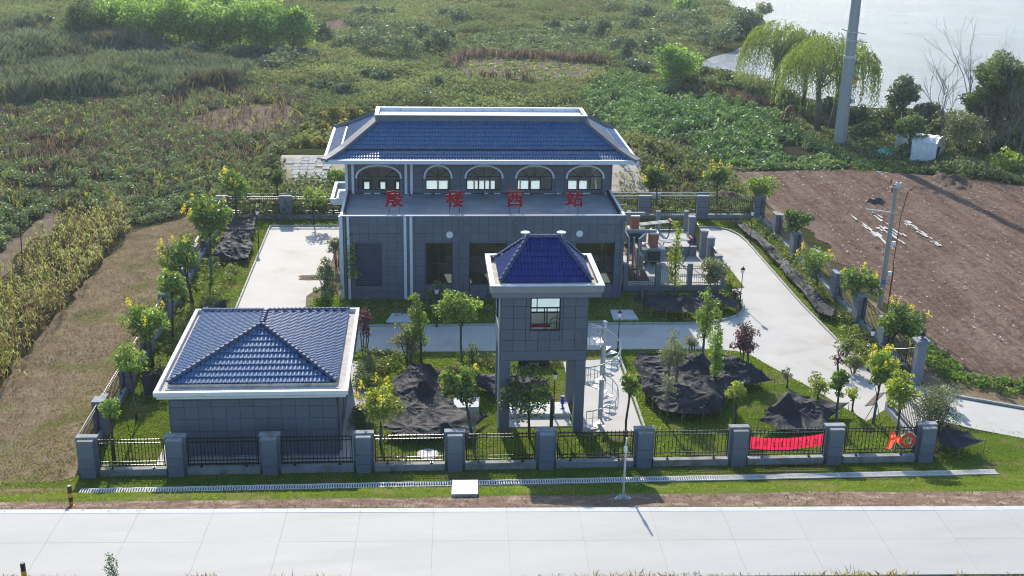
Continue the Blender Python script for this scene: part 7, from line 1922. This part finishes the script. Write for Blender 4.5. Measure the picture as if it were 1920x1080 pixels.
# ---------------------------------------------------------------- far trees
FAR = [((-58.46,209.72,7.78,3.32,0.09,0.41), 'dark broad tree at the left end of the far tree cluster', 'deep'), ((-53.54,212.71,8.44,4.21,0.09,0.40), 'bright tree in the far cluster, second from the left', 'forest'),
       ((-47.42,209.16,8.51,4.16,0.09,0.37), 'far cluster tree with a bright rounded top left of the middle', 'forest'), ((-41.95,208.23,9.21,4.14,0.09,0.36), 'tallest looking tree in the middle of the far cluster', 'forest'),
       ((-36.59,207.29,8.66,4.14,0.09,0.30), 'far cluster tree with dark lower leaves right of the middle', 'forest'), ((-31.44,206.35,8.47,4.13,0.09,0.25), 'bright leafy far tree above the reed scrub', 'forest'),
       ((-26.58,205.40,8.09,3.84,0.09,0.21), 'rounded far tree near the right end of the cluster', 'forest'), ((-22.24,205.67,7.41,3.40,0.09,0.16), 'last tree at the right end of the far cluster', 'forest'),
       ((-54.34,225.45,8.91,4.95,1.18,0.46), 'rear tree of the far cluster towards the left', 'forest'), ((-37.36,226.78,9.02,5.51,1.19,0.33), 'rear tree of the far cluster towards the right', 'forest')]
for tr_q, lb_, lf_ in FAR:
    tree('broadleaf_tree', lb_, tr_q, L[lf_], n=4200, ls=.3, K=44, trunk=.2, open_=.4, group='trees of the far cluster')
tree('broadleaf_tree', 'bright green tree on the lake path left of the willows', (38.19,172.28,6.63,3.10,0.32,-0.24), L['forest'], n=3000, ls=.28, K=30, trunk=.18, open_=.4)
tree('broadleaf_tree', 'dark tree on the tip of the peninsula in the lake', (63.40,226.80,6.11,3.64,0.21,-0.28), L['scrub'], n=2000, ls=.34, K=24, trunk=.2, open_=.42)
tree('broadleaf_tree', 'slim pale tree leaning over the water on the peninsula', (74.26,254.94,4.21,1.98,1.37,0.21), L['olive'], n=500, ls=.3, trunk=.15)
tree('broadleaf_tree', 'small tree on the neck of land near the top edge', (59.73,263.38,4.67,2.99,0.47,-0.18), L['forest'], n=1200, ls=.36, trunk=.18)
tree('broadleaf_tree', 'open leafed tree on the shore behind the white shed', (61.23,142.87,6.61,2.36,2.38,-0.60), L['scrub'], n=1500, ls=.26, trunk=.13, open_=.3)
tree('broadleaf_tree', 'dark tree on the shore just right of the open leafed one', (62.87,139.08,4.11,1.86,1.13,-0.37), L['scrub'], n=1400, ls=.24, trunk=.13)
tree('broadleaf_tree', 'green tree growing over the white shed', (55.34,126.42,5.23,1.99,2.08,-0.19), L['deep'], n=1900, ls=.2, trunk=.12)
tree('willow_bush', 'pale grey green rounded willow bush right of the shed', (61.41,124.93,6.61,2.28,1.03,-0.58), L['olive'], n=3200, ls=.16, K=34, trunk=.12, open_=.42, cat='tree')
tree('leafy_bush', 'small green bush at the left front corner of the shed', (54.11,125.38,1.95,0.84,0.12,-0.14), L['potato'], n=500, ls=.18, cat='bush')
tree('weedy_bush', 'green bush on the weedy edge at the right side of the ploughed field', (64.48,120.95,2.13,1.76,0.12,-0.18), L['bright'], n=900, ls=.2, multi=4, cat='bush')

def willow(label, x, y, h, r, leaf, n=460, lean=-.25, trunks=((0, 0),), hang=(2.0, 5.0)):
    t = thing('willow_tree', label, 'tree', (x, y, 0))
    off = np.array([x, y, 0])
    a = rng.uniform(0, 2 * PI, n); f = np.sqrt(rng.uniform(.02, 1, n))
    sx, sy = x + np.cos(a) * f * r, y + np.sin(a) * f * r
    sz = h * (.62 + .38 * np.sqrt(1 - f ** 2 * .9)) * rng.uniform(.86, 1.03, n)
    ln = np.minimum(rng.uniform(*hang, n) * (.5 + .7 * f), sz - .6)
    m = 26; k = np.repeat(np.arange(n), m); s = np.tile(np.linspace(0, 1, m), n) + rng.uniform(-.02, .02, n * m)
    out_ = np.stack([np.cos(a), np.sin(a)], 1)
    P = np.stack([sx[k] + out_[k, 0] * .9 * np.sin(s * 1.6) + lean * s * ln[k] * .4 + rng.normal(0, .07, n * m), sy[k] + out_[k, 1] * .9 * np.sin(s * 1.6) + rng.normal(0, .07, n * m), sz[k] + .35 * np.sin(s * 3) - ln[k] * s ** 1.35], 1)
    N = len(P); h_ = ln[k] / m * 2.1
    d = np.stack([rng.normal(lean * .35, .25, N), rng.normal(0, .25, N), -np.ones(N)], 1); d /= np.linalg.norm(d, axis=1)[:, None]
    w = rng.normal(size=(N, 3)); w -= d * (w * d).sum(1)[:, None]; w /= np.linalg.norm(w, axis=1)[:, None]
    V = np.stack([P, P + d * (h_ * .5)[:, None] + w * .055, P + d * h_[:, None], P + d * (h_ * .5)[:, None] - w * .055], 1).reshape(-1, 3)
    T = np.clip(.6 * rng.uniform(0, 1, n)[k] + .4 * rng.uniform(0, 1, N), 0, 1)
    link('crown', arr_mesh('crown', V - off, np.arange(4 * N, dtype=np.int32).reshape(-1, 4), leaf, np.repeat(T, 4)), t)
    for q, (dx, dy) in enumerate(trunks):
        m_ = MB(); b0 = Vector((x + dx, y + dy, 0)); top = Vector((x + dx * 1.6, y, h * .62))
        m_.tube([b0, b0.lerp(top, .4) + Vector((.12, 0, 0)), b0.lerp(top, .75), top], [.42, .34, .3, .2], 9)
        for j in range(9):
            i = random.randrange(n); s0 = b0.lerp(top, random.uniform(.6, 1)); e = Vector((sx[i], sy[i], sz[i]))
            m_.tube([s0, s0.lerp(e, .5) + Vector((0, 0, .6)), e], [.14, .09, .03], 5, False)
        m_.build('trunk', M['barkgrey'], t, smooth=True)
    return t
w1 = (50.18,162.33); willow('left one of the two pale weeping willows at the shore', w1[0], w1[1], 11.0, 4.6, L['willow'], 520)
w2 = (50.24,140.73); willow('right weeping willow with two pale trunks behind the monopole', w2[0], w2[1], 12.0, 5.6, L['willow'], 620, trunks=((-.9, 0), (.9, .3)))
w4 = (52.58,156.84); willow('darker willow standing between and behind the two pale ones', w4[0], w4[1], 10.5, 3.6, L['willowdark'], 340)
w5 = (72.68,130.95); willow('dark willow cut by the right edge of the picture', w5[0], w5[1], 11.0, 3.6, L['willowdark'], 420, hang=(2, 5))
tree('broadleaf_tree', 'tall dense dark tree by the water at the right edge', (69.57,134.35,11.43,2.68,2.78,-1.14), L['darkwood'], n=6500, ls=.2, K=46, trunk=.3, open_=.36)
tree('broadleaf_tree', 'second tall dark tree touching the right edge of the picture', (71.97,133.22,12.34,2.85,2.38,-1.23), L['darkwood'], n=6500, ls=.2, K=46, trunk=.3, open_=.36)
tree('broadleaf_tree', 'lower dark tree left of the tall dense one by the water', (67.41,134.32,7.54,1.92,2.13,-0.75), L['darkwood'], n=3000, ls=.2, K=30, trunk=.2, open_=.38)

def bare_tree(label, x, y, h, n=5, spread=.35, r0=.12, lean=0.0, mat='barkgrey'):
    t = thing('bare_tree', label, 'tree', (x, y, 0), 'leafless trees by the lake')
    tr_ = MB(); br = MB()
    top = Vector((x + lean * h, y, h * .45)); base = Vector((x, y, 0))
    tr_.tube([base, base.lerp(top, .5) + Vector((.05, 0, 0)), top], [r0, r0 * .8, r0 * .6], 7)
    def rec(p, d, l, r, k):
        e = p + d * l; mid = p.lerp(e, .5) + Vector((random.gauss(0, .05), random.gauss(0, .05), 0)) * l
        br.tube([p, mid, e], [r, r * .8, r * .5], 4, False)
        if k == 0: return
        for _ in range(3):
            nd = (d + Vector((random.gauss(0, spread), random.gauss(0, spread), random.gauss(.08, .2)))).normalized()
            rec(p.lerp(e, random.uniform(.4, 1)), nd, l * random.uniform(.5, .75), r * .5, k - 1)
    for q in range(n):
        d = Vector((lean + random.gauss(0, spread), random.gauss(0, spread), 1)).normalized()
        rec(base.lerp(top, random.uniform(.6, 1)), d, h * random.uniform(.3, .5), r0 * .5, 3)
    tr_.build('trunk', M[mat], t); br.build('branches', M[mat], t)
for q, h, ln_, lb_ in (((58.22,125.93), 10.5, .05, 'leafless upright tree growing through the right end of the shed'), ((62.03,120.94), 7.5, .0, 'leafless thin tree right of the pale willow bush'), ((64.98,119.99), 12.5, .0, 'tall leafless tree nearest the right edge'),
                      ((68.35,138.24), 11.5, -.12, 'reddish leafless tree against the water right of the shed'), ((65.31,125.48), 8.0, .18, 'leafless tree leaning right beside the dark willow')):
    bare_tree(lb_, q[0], q[1], h, lean=ln_)
hd = scatter([(43.61,164.60),(48.19,158.65),(46.76,153.65),(44.40,155.84),(42.58,160.46)], 3.0); k = np.repeat(np.arange(len(hd)), 14)
P = np.column_stack([hd[k] + rng.normal(0, .25, (len(k), 2)), rng.uniform(0, .5, len(k))]); V, F = blades(P, rng.uniform(.6, 1.2, len(k)), rng.uniform(.05, .1, len(k)), .35)
stuff('dry_hedge', 'heap of dry brown brush along the lake path', V, F, np.repeat(rng.uniform(0, 1, len(k)), 5), L['stalk'])

q = scatter([(21.69,125.08),(26.39,126.15),(29.09,117.95),(27.52,111.05),(19.43,111.05)], 6, amp=.8); q = q[vnoise(q[:, 0], q[:, 1], 2.5, 95) > .5]
P = np.column_stack([q, hz(q[:, 0], q[:, 1])]); V, F = blades(P, rng.uniform(.15, .45, len(P)), rng.uniform(.03, .07, len(P)), .6)
stuff('dry_tufts', 'dry yellow grass tufts on the sandy slope right of the pump building', V, F, np.repeat(rng.uniform(0, 1, len(P)), 5), L['dry'])

# ================================================================ HAZE
hm = bpy.data.materials.new('haze'); hm.use_nodes = True
ht = hm.node_tree; ht.nodes.clear()
ho = ht.nodes.new('ShaderNodeOutputMaterial'); hv = ht.nodes.new('ShaderNodeVolumePrincipled')
hv.inputs['Color'].default_value = (0.8, 0.9, 1.0, 1); hv.inputs['Density'].default_value = 0.0002; hv.inputs['Anisotropy'].default_value = 0.3
ht.links.new(hv.outputs[0], ho.inputs['Volume'])
hb = MB().box(-6200, -3200, -2.0, 6200, 7200, 42).build('haze', hm, None, 'stuff')
tag(hb, 'thin blue summer haze over the whole place')
